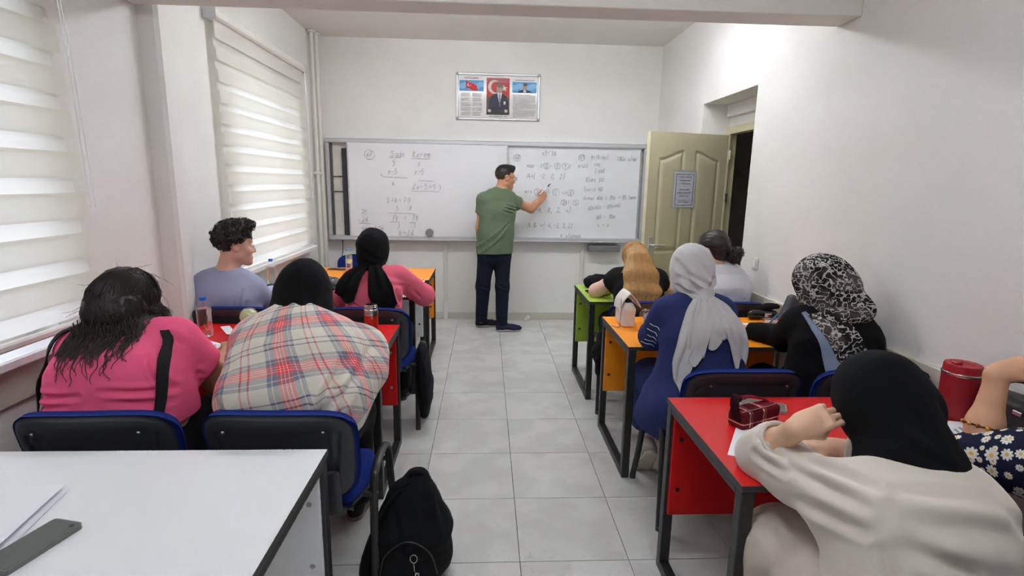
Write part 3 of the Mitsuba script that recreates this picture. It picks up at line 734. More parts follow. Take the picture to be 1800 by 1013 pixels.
wl('x-5', -1.05, 1.62, 0.055); wl('x-5', -0.77, 1.62, 0.055); wl('c', -1.13, 1.60, 0.05)
L += [[(-1.12, 1.590), (-0.845, 1.578)], [(-0.72, 1.555), (-0.56, 1.55)]]
wl('x', -1.01, 1.50, 0.055); wl('2x-5=9', -0.79, 1.465, 0.055, adv=0.78); L += [[(-0.80, 1.445), (-0.51, 1.44)], [(-0.505, 1.52), (-0.485, 1.49), (-0.50, 1.455)]]
wl('5+k=70', -1.07, 1.315, 0.055, adv=0.80); wl('5   8', -0.97, 1.235, 0.05, adv=0.7)
L += [[(-1.05, 1.205), (-0.745, 1.200)]]
wl('7k = 78', -1.02, 1.125, 0.058, adv=0.72); L += [[(-1.035, 1.110), (-0.93, 1.107)], [(-0.83, 1.105), (-0.76, 1.105)]]
wl('3', -0.96, 1.045, 0.05); wl('3', -0.79, 1.045, 0.05); wl('k=26', -0.945, 0.965, 0.055, adv=0.8)
wl('70', -1.35, 1.18, 0.055); wl('26', -1.34, 1.105, 0.055); L += [[(-1.375, 1.09), (-1.25, 1.085)], [(-1.39, 1.12), (-1.355, 1.12)]]
wl('44= 404', -1.345, 1.015, 0.05, adv=0.72)
# right panel
R2 += ring_stroke(0.335, 1.815, 0.038, 0.036); wr('68', 0.310, 1.80, 0.04)
wr('x2<16', 0.60, 1.845, 0.05, adv=0.66)
wr('max -3', 0.44, 1.715, 0.042, adv=0.66); R2 += ring_stroke(0.660, 1.735, 0.034, 0.034); wr('2', 0.645, 1.715, 0.04); wr('-', 0.70, 1.715, 0.04); R2 += ring_stroke(0.775, 1.735, 0.034, 0.034); wr('0', 0.76, 1.715, 0.04); R2 += ring_stroke(0.865, 1.735, 0.034, 0.034); wr('1 3', 0.85, 1.715, 0.04)
wr('A={ -2, 0, 2}', 0.44, 1.60, 0.052, adv=0.62)
wr('min', 0.425, 1.44, 0.042); R2 += ring_stroke(0.565, 1.455, 0.036, 0.036); wr('3', 0.55, 1.435, 0.04); wr('<x<', 0.62, 1.435, 0.042); R2 += ring_stroke(0.770, 1.455, 0.036, 0.036); wr('1', 0.755, 1.435, 0.04); wr('+x+', 0.82, 1.435, 0.04); R2 += ring_stroke(0.935, 1.450, 0.034, 0.034); wr('6', 0.92, 1.43, 0.04)
R2 += ring_stroke(0.86, 1.345, 0.032, 0.032); wr('2+1', 0.845, 1.325, 0.04); R2 += ring_stroke(0.995, 1.345, 0.032, 0.032); wr('5', 0.98, 1.325, 0.04)
wr('B={-4, 0, 2, 4}', 0.44, 1.235, 0.055, adv=0.60)
wr('A*B ={-4,-2,0,2}', 0.46, 1.065, 0.052, adv=0.60)
wr('4 eleman', 0.83, 0.955, 0.048, adv=0.6)
wr('69', 1.02, 1.815, 0.04); R2 += ring_stroke(1.04, 1.830, 0.034, 0.036); wr('x=26', 1.00, 1.725, 0.04, adv=0.72)
wr('bitkisel', 1.14, 1.815, 0.048, adv=0.52); wr('yaz', 1.17, 1.745, 0.042); wr('fiyat', 1.18, 1.675, 0.045, adv=0.55)
wr('100x alan', 1.42, 1.805, 0.042, adv=0.6)
wr('Elma 30', 1.09, 1.575, 0.044, adv=0.64); wr('Ceviz 40', 1.075, 1.475, 0.044, adv=0.6); wr('Armut 60x + 30x = 80 tane', 1.07, 1.375, 0.042, adv=0.56, rise=0.02)
wr('80x+20 = 80x+40', 1.13, 1.265, 0.042, adv=0.58, rise=0.06); wr('80 = 10x', 1.23, 1.165, 0.042, adv=0.62, rise=0.05); wr('4 = x', 1.24, 1.075, 0.042, adv=0.66, rise=0.05)
ink = lin(132, 137, 146)
add('marker_writing', writing(L, WBY + 0.0036), 'm_vc_matte', WB, color=ink, label='faint grey marker arithmetic on the left panel', kind='stuff')
add('marker_writing', writing(R2, WBY + 0.0396), 'm_vc_matte', WB, color=lin(120, 124, 132), label='faint grey marker arithmetic on the right panel', kind='stuff')

# framed wall print: flag, suited figure, two text columns
pf = thing('framed_print', 'silver framed print with a flag and a suited figure above the whiteboard', 'picture')
px0, px1, pz0, pz1 = -0.322, 0.567, 2.205, 2.680
yp = YB - 0.026
for a in (('t', px0, px1, pz1 - 0.022, pz1), ('b', px0, px1, pz0, pz0 + 0.022), ('l', px0, px0 + 0.022, pz0 + 0.022, pz1 - 0.022), ('r', px1 - 0.022, px1, pz0 + 0.022, pz1 - 0.022)):
    add('frame_bar', cbx(a[1], a[2], yp, YB - 0.001, a[3], a[4], 0.005), 'm_alu', pf)
for cx_, cz_ in ((px0, pz0), (px0, pz1 - 0.028), (px1 - 0.028, pz0), (px1 - 0.028, pz1 - 0.028)):
    add('corner_cap', cbx(cx_ - 0.002, cx_ + 0.030, yp - 0.002, YB - 0.001, cz_ - 0.002, cz_ + 0.030, 0.006), 'm_vc_satin', pf, color=lin(150, 150, 154))
sheet_ = add('paper', bx(px0 + 0.02, px1 - 0.02, YB - 0.012, YB - 0.010, pz0 + 0.02, pz1 - 0.02), 'm_vc_gloss', pf, color=lin(214, 213, 212))
_pl = [0]
def printed(poly, c, name='printed_shape', mt='m_vc_satin'):
    _pl[0] += 1
    m = extrude(poly, 0.0003) if not isinstance(poly, trimesh.Trimesh) else poly
    v = m.vertices
    y = YB - 0.0121 - 0.00018 * _pl[0]
    return add(name, trimesh.Trimesh(np.stack([v[:, 0], y - v[:, 2] * 0.3, v[:, 1]], 1), m.faces[:, ::-1], process=False), mt, sheet_, color=c)
def disc(x, z, r, rz_=None):
    from shapely import affinity
    from shapely.geometry import Point
    return affinity.scale(Point(x, z).buffer(r, quad_segs=12), 1, (rz_ or r) / r)
# middle portrait
mx0, mx1, mz0, mz1 = 0.0, 0.245, 2.262, 2.636
printed(sbox(mx0, mz0, mx1, mz1), lin(186, 52, 42))
printed(sbox(mx0, mz1 - 0.05, mx1, mz1), lin(170, 92, 100))
printed(disc(0.085, 2.545, 0.070).difference(disc(0.105, 2.545, 0.056)).intersection(sbox(mx0, mz0, mx1, mz1)), lin(196, 190, 192))
printed(Polygon([(0.180, 2.575), (0.196, 2.545), (0.222, 2.545), (0.202, 2.528), (0.212, 2.50), (0.188, 2.518), (0.170, 2.512), (0.178, 2.54)]), lin(206, 198, 198))
printed(sbox(mx0, mz0, mx1, 2.44).intersection(sbox(mx0, mz0, mx1, mz1)), lin(86, 72, 56))
printed(Polygon([(0.022, 2.28), (0.030, 2.40), (0.052, 2.455), (0.108, 2.482), (0.170, 2.480), (0.212, 2.452), (0.232, 2.39), (0.238, 2.28)]), lin(30, 30, 54))
printed(Polygon([(0.112, 2.486), (0.128, 2.42), (0.143, 2.345), (0.152, 2.42), (0.166, 2.486)]), lin(206, 206, 212))
printed(Polygon([(0.134, 2.476), (0.146, 2.476), (0.149, 2.39), (0.142, 2.35), (0.135, 2.39)]), lin(96, 98, 112))
printed(disc(0.138, 2.528, 0.034, 0.046), lin(164, 142, 128))
printed(disc(0.144, 2.560, 0.036, 0.020), lin(116, 104, 98))
printed(Polygon([(0.182, 2.40), (0.186, 2.368), (0.200, 2.368), (0.206, 2.392), (0.196, 2.402)]), lin(212, 212, 216))
printed(sbox(mx0, mz0, mx1, 2.308), lin(36, 34, 34))
printed(disc(0.032, 2.302, 0.018, 0.016), lin(190, 168, 156)); printed(disc(0.208, 2.302, 0.018, 0.016), lin(190, 168, 156))
# flag panel at the left, portrait panel at the right
for (ax0, ax1) in ((-0.288, -0.030), (0.275, 0.532)):
    az0, az1 = (2.498, 2.607) if ax0 < 0 else (2.492, 2.600)
    printed(sbox(ax0, az0, ax1, az1), lin(84, 148, 206))
    for k in range(5):
        cx_ = ax0 + (ax1 - ax0) * (0.12 + 0.19 * k)
        printed(disc(cx_, az0 + 0.05 + 0.02 * math.sin(k * 2.1), 0.045, 0.026).intersection(sbox(ax0, az0, ax1, az1)), lin(120 + 12 * (k % 3), 180, 220))
printed(Polygon([(-0.222, 2.606), (-0.196, 2.590), (-0.150, 2.578), (-0.100, 2.552), (-0.096, 2.500), (-0.140, 2.500), (-0.180, 2.520), (-0.215, 2.528)]), lin(198, 26, 40))
printed(disc(-0.188, 2.560, 0.015).difference(disc(-0.183, 2.561, 0.012)), lin(232, 214, 214)); printed(disc(-0.168, 2.556, 0.005), lin(232, 214, 214))
printed(Polygon([(0.325, 2.494), (0.345, 2.512), (0.388, 2.524), (0.420, 2.524), (0.462, 2.510), (0.485, 2.494)]), lin(24, 26, 38))
printed(Polygon([(0.390, 2.496), (0.394, 2.522), (0.416, 2.522), (0.424, 2.496)]), lin(204, 208, 214))
printed(disc(0.408, 2.552, 0.022, 0.032), lin(168, 140, 122)); printed(disc(0.412, 2.575, 0.024, 0.014), lin(84, 76, 72))
def ptext(s, x, z, h, c):
    m = meshkit.text_mesh(s, h, 0.0003, bold=True)
    w = m.bounds[1][0] - m.bounds[0][0]
    m.apply_translation((x - w / 2 - m.bounds[0][0], z, 0))
    return m
printed(ptext('İSTİKLÂL MARŞI', -0.160, 2.622, 0.013, None), lin(150, 66, 60), 'printed_title')
printed(ptext("ATATÜRK'ÜN GENÇLİĞE HİTABESİ", 0.404, 2.613, 0.0085, None), lin(150, 66, 60), 'printed_title')
printed(ptext('MUSTAFA KEMAL ATATÜRK', 0.123, 2.242, 0.010, None), lin(80, 76, 80), 'printed_caption')
printed(ptext('1881 - 1938', 0.123, 2.227, 0.008, None), lin(80, 76, 80), 'printed_caption')
rr = random.Random(3)
vers = []
for col in (-0.272, -0.150):
    for g in range(5):
        for k in range(4):
            z = 2.474 - g * 0.048 - k * 0.0098
            vers.append(sbox(col, z, col + rr.uniform(0.085, 0.108), z + 0.0030))
printed(cat(*[extrude(p, 0.0003) for p in vers]), lin(168, 166, 168), 'printed_verse')
vers = []
for k in range(24):
    z = 2.470 - k * 0.0098
    vers.append(sbox(0.280, z, 0.280 + (rr.uniform(0.10, 0.2) if k in (0, 9, 15, 23) else rr.uniform(0.235, 0.25)), z + 0.0030))
printed(cat(*[extrude(p, 0.0003) for p in vers]), lin(168, 166, 168), 'printed_verse')
# ================================================================== figures: signed distance modelling
F32 = np.float32
def nrm(q): return np.sqrt(np.einsum('ij,ij->i', q, q))
def _v(a): return np.asarray(a, float).astype(F32)
def unit(a):
    a = np.asarray(a, float); return a / (np.linalg.norm(a) + 1e-12)
class Field:
    """list of (op, fn, k, lo, hi): op u = smooth union, s = smooth subtraction, i = intersection"""
    def __init__(self): self.p = []
    def u(self, fn, lo, hi, k=0.02): self.p.append(('u', fn, k, np.asarray(lo, float), np.asarray(hi, float))); return self
    def s(self, fn, k=0.01): self.p.append(('s', fn, k, None, None)); return self
    def i(self, fn, k=0.004): self.p.append(('i', fn, k, None, None)); return self
    def cap(self, a, b, ra, rb=None, k=0.02, op='u'):
        rb = ra if rb is None else rb
        A, B = _v(a), _v(b); BA = B - A; L2 = float(BA @ BA) + 1e-12
        def fn(P):
            pa = P - A
            h = np.clip((pa @ BA) / L2, 0, 1)
            return nrm(pa - h[:, None] * BA) - (ra + (rb - ra) * h)
        r = max(ra, rb)
        return self.u(fn, np.minimum(A, B) - r, np.maximum(A, B) + r, k) if op == 'u' else self.s(fn, k)
    def chain(self, pts, rs, k=0.02):
        for a, b, ra, rb in zip(pts[:-1], pts[1:], rs[:-1], rs[1:]): self.cap(a, b, ra, rb, k)
        return self
    def ell(self, c, r, R=None, k=0.02, op='u'):
        C, Rr = _v(c), _v(r)
        M = np.eye(3, dtype=F32) if R is None else np.asarray(R, F32)
        def fn(P):
            q = (P - C) @ M
            q = q / Rr; k0 = nrm(q); k1 = nrm(q / Rr)
            return k0 * (k0 - 1) / np.maximum(k1, 1e-6)
        m = float(max(r))
        return self.u(fn, C - m, C + m, k) if op == 'u' else (self.s(fn, k) if op == 's' else self.i(fn, k))
    def box(self, c, h, R=None, rd=0.01, k=0.02, op='u'):
        C, H = _v(c), _v(h) - F32(rd)
        M = np.eye(3, dtype=F32) if R is None else np.asarray(R, F32)
        def fn(P):
            q = np.abs((P - C) @ M) - H
            return nrm(np.maximum(q, 0)) + np.minimum(np.maximum(np.maximum(q[:, 0], q[:, 1]), q[:, 2]), 0) - rd
        m = float(np.linalg.norm(h))
        return self.u(fn, C - m, C + m, k) if op == 'u' else (self.s(fn, k) if op == 's' else self.i(fn, k))
    def loft(self, spine, L, g=0.0, k=0.03, sq=2.3):
        """elliptic loft along spine [(point, half width, half depth)], widths along L"""
        L = _v(unit(L))
        for (a, wa, da), (b, wb, db) in zip(spine[:-1], spine[1:]):
            def fn(P, A=_v(a), B=_v(b), wa=wa + g, da=da + g, wb=wb + g, db=db + g):
                BA = B - A; pa = P - A
                h = np.clip((pa @ BA) / float(BA @ BA), 0, 1)
                o = pa - h[:, None] * BA
                u = o @ L
                v = np.sqrt(np.maximum(np.einsum('ij,ij->i', o, o) - u * u, 0))
                w = wa + (wb - wa) * h; d = da + (db - da) * h
                uu = u / w; uu *= uu; vv = v / d; vv *= vv
                q = np.sqrt(np.sqrt(uu * uu + vv * vv) * .45 + .55 * (uu + vv))
                return (q - 1) * np.minimum(w, d)
            m = max(wa, da, wb, db) + g
            A, B = np.asarray(a, float), np.asarray(b, float)
            self.u(fn, np.minimum(A, B) - m, np.maximum(A, B) + m, k)
        return self
    def plane(self, p, n, k=0.004):
        """keep the side that n points away from (remove where (x-p).n > 0)"""
        P0, N = _v(p), _v(unit(n))
        return self.i(lambda P: (P - P0) @ N, k)
    def sub(self, other, k=0.02):
        """union with a field of its own (its cuts do not touch the rest)"""
        us = [q for q in other.p if q[0] == 'u']
        lo = np.min([q[3] for q in us], 0); hi = np.max([q[4] for q in us], 0)
        def fn(P):
            D = None
            for op, f, kk, _, _ in other.p: D = self._mix(D, f(P), op, kk)
            return D
        return self.u(fn, lo, hi, k)
    def sleeve(self, pts, rs, k=0.03, kj=0.035, cut=True):
        """sleeve along pts, cut square at its last point"""
        G = Field().chain(pts, rs, k)
        if cut:
            a, b = np.asarray(pts[-2], float), np.asarray(pts[-1], float)
            G.plane(b - unit(b - a) * .004, b - a, .004)
        return self.sub(G, kj)
    def at(self, P):
        D = None
        P = np.asarray(P, F32)
        for op, f, kk, _, _ in self.p: D = self._mix(D, f(P), op, kk)
        return D
    def rest(self, P, gap=.012, d=(0, -1, 0), it=8):
        """move points out of the field along d until they lie gap above it"""
        Q = np.asarray(P, float).reshape(-1, 3).copy()
        d = np.broadcast_to(np.asarray(d, float), np.shape(P)).reshape(-1, 3)
        on = np.arange(len(Q))
        for _ in range(it):
            g = gap - self.at(Q[on])
            on, g = on[g > 1e-4], g[g > 1e-4]
            if not len(on): break
            Q[on] += g[:, None] * d[on]
        return Q.reshape(np.shape(P))
    def mesh(self, h=0.006, smooth=2, pad=0.01):
        us = [q for q in self.p if q[0] == 'u']
        lo = np.min([q[3] for q in us], 0) - pad; hi = np.max([q[4] for q in us], 0) + pad
        Bk = 8
        nb = np.maximum(np.ceil((hi - lo) / (h * Bk)).astype(int), 1)
        ib = np.stack(np.meshgrid(*[np.arange(x) for x in nb], indexing='ij'), -1).reshape(-1, 3)
        cen = (lo + (ib + 0.5 - 0.5 / Bk) * h * Bk).astype(F32)
        r = h * Bk * 0.5 * 1.7321
        D, coarse = None, []
        for op, fn, k, _, _ in self.p:
            d = fn(cen); coarse.append(d); D = self._mix(D, d, op, k)
        act = np.abs(D) < 1.6 * r + 0.012
        idx = np.nonzero(act)[0]
        o = np.stack(np.meshgrid(*[np.arange(Bk)] * 3, indexing='ij'), -1).reshape(-1, 3)
        P = (lo + (ib[idx][:, None] * Bk + o[None]) * h).astype(F32)      # (na, 512, 3)
        V = np.full(P.shape[:2], 1e3, F32)
        for (op, fn, k, _, _), dc in zip(self.p, coarse):
            c = dc[idx]
            if op == 'u': m = c < np.maximum(D[idx], 0) + 2.6 * r + k
            elif op == 's': m = c < 2.6 * r + k
            else: m = c > -(2.6 * r + k)
            if not m.any(): continue
            d = fn(P[m].reshape(-1, 3)).reshape(-1, Bk ** 3)
            V[m] = self._mix(V[m], d, op, k)
        full = np.where(D < 0, F32(-1), F32(1)).astype(F32)
        G = np.broadcast_to(full[:, None], (len(full), Bk ** 3)).copy()
        G[idx] = V
        G = G.reshape(*nb, Bk, Bk, Bk).transpose(0, 3, 1, 4, 2, 5).reshape(*(nb * Bk))
        v, f = surface_net(G, h, lo)
        if smooth: v = taubin(v, f, smooth)
        return trimesh.Trimesh(v, f, process=False)
    @staticmethod
    def _mix(D, d, op, k):
        if D is None: return d
        if op == 's': d = -d
        if op == 'u':
            hh = np.maximum(k - np.abs(D - d), 0) / max(k, 1e-6)
            return np.minimum(D, d) - hh * hh * k * 0.25
        hh = np.maximum(k - np.abs(D - d), 0) / max(k, 1e-6)
        return np.maximum(D, d) + hh * hh * k * 0.25
def surface_net(G, h, lo):
    S = G < 0
    c = np.zeros(np.array(S.shape) - 1, np.int8)
    for a, b, e in np.ndindex(2, 2, 2):
        c += S[a:S.shape[0] - 1 + a, b:S.shape[1] - 1 + b, e:S.shape[2] - 1 + e]
    act = (c > 0) & (c < 8)
    ids = np.argwhere(act)
    num = np.full(act.shape, -1, np.int64); num[act] = np.arange(len(ids))
    acc = np.zeros((len(ids), 3)); cnt = np.zeros(len(ids))
    cor = np.array(list(np.ndindex(2, 2, 2)))
    for i in range(8):
        for j in range(i + 1, 8):
            if np.abs(cor[i] - cor[j]).sum() != 1: continue
            a, b = ids + cor[i], ids + cor[j]
            ga, gb = G[a[:, 0], a[:, 1], a[:, 2]].astype(float), G[b[:, 0], b[:, 1], b[:, 2]].astype(float)
            m = (ga < 0) != (gb < 0)
            t = np.where(m, ga / np.where(m, ga - gb, 1), 0)
            acc += np.where(m[:, None], cor[i] + t[:, None] * (cor[j] - cor[i]), 0); cnt += m
    v = lo + (ids + acc / np.maximum(cnt, 1)[:, None]) * h
    faces = []
    n0, n1, n2 = S.shape
    for ax in range(3):
        s1 = [slice(None)] * 3; s2 = [slice(None)] * 3
        s1[ax] = slice(0, -1); s2[ax] = slice(1, None)
        d = S[tuple(s1)].astype(np.int8) - S[tuple(s2)].astype(np.int8)
        e = np.argwhere(d != 0)
        o1, o2 = [(ax + 1) % 3, (ax + 2) % 3]
        ok = (e[:, o1] > 0) & (e[:, o2] > 0) & (e[:, o1] < act.shape[o1]) & (e[:, o2] < act.shape[o2])
        e = e[ok]
        sg = d[tuple(e.T)]
        q = []
        for u_, w_ in ((-1, -1), (0, -1), (0, 0), (-1, 0)):
            k = e.copy(); k[:, o1] += u_; k[:, o2] += w_
            q.append(num[tuple(k.T)])
        q = np.stack(q, 1)
        q[sg < 0] = q[sg < 0][:, ::-1]
        faces.append(q[(q >= 0).all(1)])
    q = np.vstack(faces)
    return v, np.vstack([q[:, [0, 1, 2]], q[:, [0, 2, 3]]])
def lap(v, f):
    n = len(v)
    i = np.concatenate([f[:, 0], f[:, 1], f[:, 2]]); j = np.concatenate([f[:, 1], f[:, 2], f[:, 0]])
    A = sps.coo_matrix((np.ones(len(i)), (i, j)), (n, n)).tocsr()
    A = ((A + A.T) > 0).astype(float)
    return sps.diags(1 / np.maximum(np.asarray(A.sum(1)).ravel(), 1)) @ A
def taubin(v, f, it=2, l=0.55, m=-0.53):
    A = lap(v, f)
    for _ in range(it):
        v = v + l * (A @ v - v); v = v + m * (A @ v - v)
    return v
def normals(mesh):
    v, f = mesh.vertices, mesh.faces
    n = np.zeros_like(v); fc = np.cross(v[f[:, 1]] - v[f[:, 0]], v[f[:, 2]] - v[f[:, 0]])
    for k in range(3): np.add.at(n, f[:, k], fc)
    return n / (np.linalg.norm(n, axis=1, keepdims=True) + 1e-20)
def nz(p, freq, seed=0):
    return meshkit.noise(np.asarray(p) * freq, seed) - 0.5
def seg_dist(v, a, b):
    a, b = np.asarray(a, float), np.asarray(b, float)
    ba = b - a; h = np.clip(((v - a) @ ba) / (ba @ ba), 0, 1)
    return np.linalg.norm(v - a - h[:, None] * ba, axis=1), h
def drape(mesh, amp=0.004, freq=14, stretch=None, creases=(), seed=0, fine=0.0012, mask=None, axis=(0, 1, 0)):
    """cloth folds: stretched noise plus single creases [(a, b, width, depth)] along the surface normal"""
    v = np.array(mesh.vertices); n = normals(mesh)
    q = v.copy()
    if stretch is not None:
        s = unit(stretch[0]); q = q - np.outer(q @ s, s) * (1 - stretch[1])
    w = nz(q, freq, seed)
    ridge = 0.5 - np.abs(2 * nz(q + 3.1, freq * 0.8, seed + 5))
    d = amp * (0.9 * w * 2 + 0.9 * ridge) + fine * 2 * nz(q, freq * 3.5, seed + 9)
    ax = unit(axis); flat = np.eye(3) - np.outer(ax, ax); facing = np.clip(-(n @ ax) * 2.5 + .2, 0, 1)
    for (a, b, wd, dp) in creases:          # folds on the side that looks against the axis
        r, h = seg_dist(v @ flat, np.asarray(a, float) @ flat, np.asarray(b, float) @ flat)
        fade = np.sin(np.pi * np.clip(0.12 + 0.76 * h, 0, 1)) * facing
        d += fade * (-dp * np.exp(-(r / wd) ** 2) + 0.75 * dp * np.exp(-((r - 1.9 * wd) / (1.1 * wd)) ** 2))
    if mask is not None: d = d * mask(v)
    mesh.vertices = v + n * d[:, None]
    return mesh
def head_R(yaw=0, pitch=0, roll=0):
    """columns: right, forward, up; yaw > 0 turns to +x, pitch > 0 looks down"""
    a, p, r = map(math.radians, (yaw, pitch, roll))
    return rotz(-a) @ rotx(-p) @ roty(r)
def hl(C, R, s, p): return np.asarray(C) + R @ (np.asarray(p, float) * s)
def head(F, C, R, s=1.0, neck=None, ears=True, fem=False):
    q = lambda *p: hl(C, R, s, p)
    F.ell(q(0, -.014, .036), np.array([.076, .096, .084]) * s, R, .02)
    F.ell(q(0, .026, -.030), np.array([.064, .068, .082]) * s, R, .03)
    for x in (-1, 1):
        F.cap(q(x * .047, .000, -.058), q(x * .014, .072, -.098), .021 * s, .015 * s, .03)
        F.ell(q(x * .040, .062, -.028), np.array([.024, .024, .022]) * s, R, .02)
    F.ell(q(0, .076, -.100), np.array([.021, .018, .016]) * s, R, .02)
    F.cap(q(-.042, .076, .026), q(.042, .076, .026), .012 * s, k=.015)
    for x in (-1, 1): F.ell(q(x * .031, .096, .004), np.array([.016, .014, .011]) * s, R, .014, op='s')
    F.cap(q(0, .088, .012), q(0, .108, -.032), .0085 * s, .0115 * s, .012)
    for x in (-1, 1): F.ell(q(x * .012, .099, -.036), np.array([.009, .010, .008]) * s, R, .008)
    F.cap(q(-.019, .089, -.064), q(.019, .089, -.064), .0065 * s, k=.010)
    F.cap(q(-.016, .088, -.075), q(.016, .088, -.075), .0078 * s, k=.010)
    F.cap(q(-.022, .100, -.0695), q(.022, .100, -.0695), .0030 * s, k=.004, op='s')
    if ears:
        for x in (-1, 1):
            F.ell(q(x * .079, -.012, -.004), np.array([.009, .020, .033]) * s, R @ rotz(x * -0.35), .008)
            F.ell(q(x * .090, -.006, -.002), np.array([.008, .010, .018]) * s, R, .006, op='s')
    if neck is not None:
        F.cap(q(0, -.022, -.060), neck, (.052 if not fem else .046) * s, .060 * s, .03)
    return F
def head_colors(v, base, C, R, s, lips=(170, 96, 90), brows=None):
    c = np.tile(np.asarray(base, float), (len(v), 1))
    q = (v - np.asarray(C)) @ R / s
    near = (np.abs(q) < .16).all(1)
    def blend(m, col):
        m = (np.clip(m, 0, 1) * near)[:, None]
        return c * (1 - m) + np.asarray(col) * m
    l = 1.4 - np.sqrt(((q[:, 0]) / .024) ** 2 + ((q[:, 2] + .069) / .011) ** 2) * 1.2
    c = blend(l * (q[:, 1] > .07), lin(*lips))
    if brows is not None:
        for x in (-1, 1):
            b = 1.5 - np.sqrt(((q[:, 0] - x * .033) / .022) ** 2 + ((q[:, 2] - .029) / .0055) ** 2) * 1.2
            c = blend(b * (q[:, 1] > .05), brows)
    return c
def eyes(parent, C, R, s):
    for x in (-1, 1):
        m = trimesh.creation.icosphere(2, .0122 * s)
        v = m.vertices
        d = np.linalg.norm(v[:, [0, 2]], axis=1) / s
        col = np.where(((d < .0058) & (v[:, 1] > 0))[:, None], np.array(lin(52, 34, 24)), np.array(lin(226, 222, 216)))
        m = moved(m, R, hl(C, R, s, (x * .031, .0795, .003)))
        add('eye', m, 'm_vc_gloss', parent, smooth=True, color=col)
def hand(F, W, Fd, N, right=True, curl=(20, 25, 15), s=1.0, thumb='rest', spread=0.0, curls=None, k=.008, fat=1.0):
    """W wrist point, Fd finger direction, N back of the hand; curl degrees at the three joints"""
    Y = unit(Fd); Z = unit(np.asarray(N, float) - Y * (np.asarray(N, float) @ Y)); X = np.cross(Y, Z)
    sg = -1 if right else 1
    R = np.stack([X, Y, Z], 1)
    q = lambda *p: np.asarray(W, float) + R @ (np.array(p) * s)
    F.box(q(0, .048, 0), np.array([.037, .044, .0135]) * s, R, .012 * s, .015)
    F.cap(q(0, -.012, 0), q(0, .03, 0), .024 * s, .026 * s, .02)
    F.ell(q(sg * .024, .032, -.010), np.array([.016, .030, .014]) * s, R, .012)
    tips = []
    base = [(sg * .029, .086), (sg * .010, .091), (-sg * .010, .087), (-sg * .028, .078)]
    ln = [(.042, .025, .021), (.046, .029, .022), (.042, .027, .021), (.033, .020, .019)]
    for i in range(4):
        cu = curls[i] if curls else curl
        p = np.array([base[i][0], base[i][1], 0.0]); a = 0.0
        sp = math.radians((1.5 - i) * sg * -1 * -spread) if spread else 0
        pts = [q(*p)]
        for L, cc in zip(ln[i], cu):
            a += math.radians(cc)
            d = np.array([math.sin(sp) * math.cos(a), math.cos(sp) * math.cos(a), -math.sin(a)])
            p = p + d * L; pts.append(q(*p))
        rr = np.array([.0096, .0088, .0081, .0071]) * s * (0.9 if i == 3 else 1) * fat
        F.chain(pts, rr, k)
        tips.append(pts[-1])
    th = {'rest': [(.026, .020, -.008), (.048, .052, -.020), (.054, .082, -.026), (.050, .105, -.030)],
          'in': [(.026, .020, -.008), (.042, .050, -.026), (.030, .076, -.038), (.012, .088, -.040)],
          'pinch': [(.026, .020, -.008), (.046, .050, -.026), (.044, .082, -.038), (.034, .106, -.044)]}[thumb]
    pts = [q(sg * x, y, z) for x, y, z in th]
    F.chain(pts, np.array([.0135, .0115, .0100, .0085]) * s, k)
    return tips + [pts[-1]]
def cloth_color(v, base, var=0.05, seed=0):
    k = 1 + var * 2 * nz(v, 9, seed) + 0.5 * var * 2 * nz(v, 60, seed + 1)
    return np.clip(np.asarray(base)[None] * k[:, None], 0, 1)
def put(name, mesh, m, parent, col, var=0.04, seed=0, label=None, uv=None):
    c = cloth_color(mesh.vertices, col, var, seed) if np.asarray(col).ndim == 1 else col
    return add(name, mesh, m, parent, smooth=True, color=c, label=label, uv=uv)
def strands(roots, paths, r0, r1, sides=4):
    """many tapered tubes in one mesh"""
    out_v, out_f, at = [], [], 0
    for P in paths:
        n = len(P)
        t = tube(P, np.linspace(r0, r1, n), sides, caps=False)
        out_v.append(t.vertices); out_f.append(t.faces + at); at += len(t.vertices)
    return trimesh.Trimesh(np.vstack(out_v), np.vstack(out_f), process=False)
def rodrigues(axis, a):
    axis = unit(axis); K = np.array([[0, -axis[2], axis[1]], [axis[2], 0, -axis[0]], [-axis[1], axis[0], 0]])
    return np.eye(3) + math.sin(a) * K + (1 - math.cos(a)) * K @ K
def sheet_fold(center, half_w, th, Lv, pleats=3, amp=0.012, n=25, m=40, seed=0, on=None, gap=.012):
    """a hanging strip of cloth: center (k, 3) spine points top to bottom, half widths, pleated across; returns a slab mesh"""
    C = spline(center, m)
    hw = np.interp(np.linspace(0, 1, m), np.linspace(0, 1, len(half_w)), half_w)
    t = np.gradient(C, axis=0); t /= np.linalg.norm(t, axis=1, keepdims=True)
    Lv = unit(Lv)
    P = np.zeros((n, m, 3))
    ph = 1.3 * seed
    for j in range(m):
        L_ = Lv - t[j] * (Lv @ t[j]); L_ = unit(L_)
        N = np.cross(L_, t[j])
        f = j / (m - 1)
        for i, a in enumerate(np.linspace(-1, 1, n)):
            fold = math.sin(a * pleats * math.pi + ph + 1.2 * f + 0.8 * math.sin(3 * a)) * amp * (0.45 + 0.55 * f)
            edge = -0.35 * amp * (abs(a) ** 4)
            ln = 0.010 * math.sin(2.7 * a + seed) * (1 if j == m - 1 else 0)
            P[i, j] = C[j] + L_ * hw[j] * a + N * (fold + edge) + t[j] * (ln + f * 0.02 * math.sin(1.9 * a + seed))
    if on is not None: P = on.rest(P, gap)
    return slab(P, th)
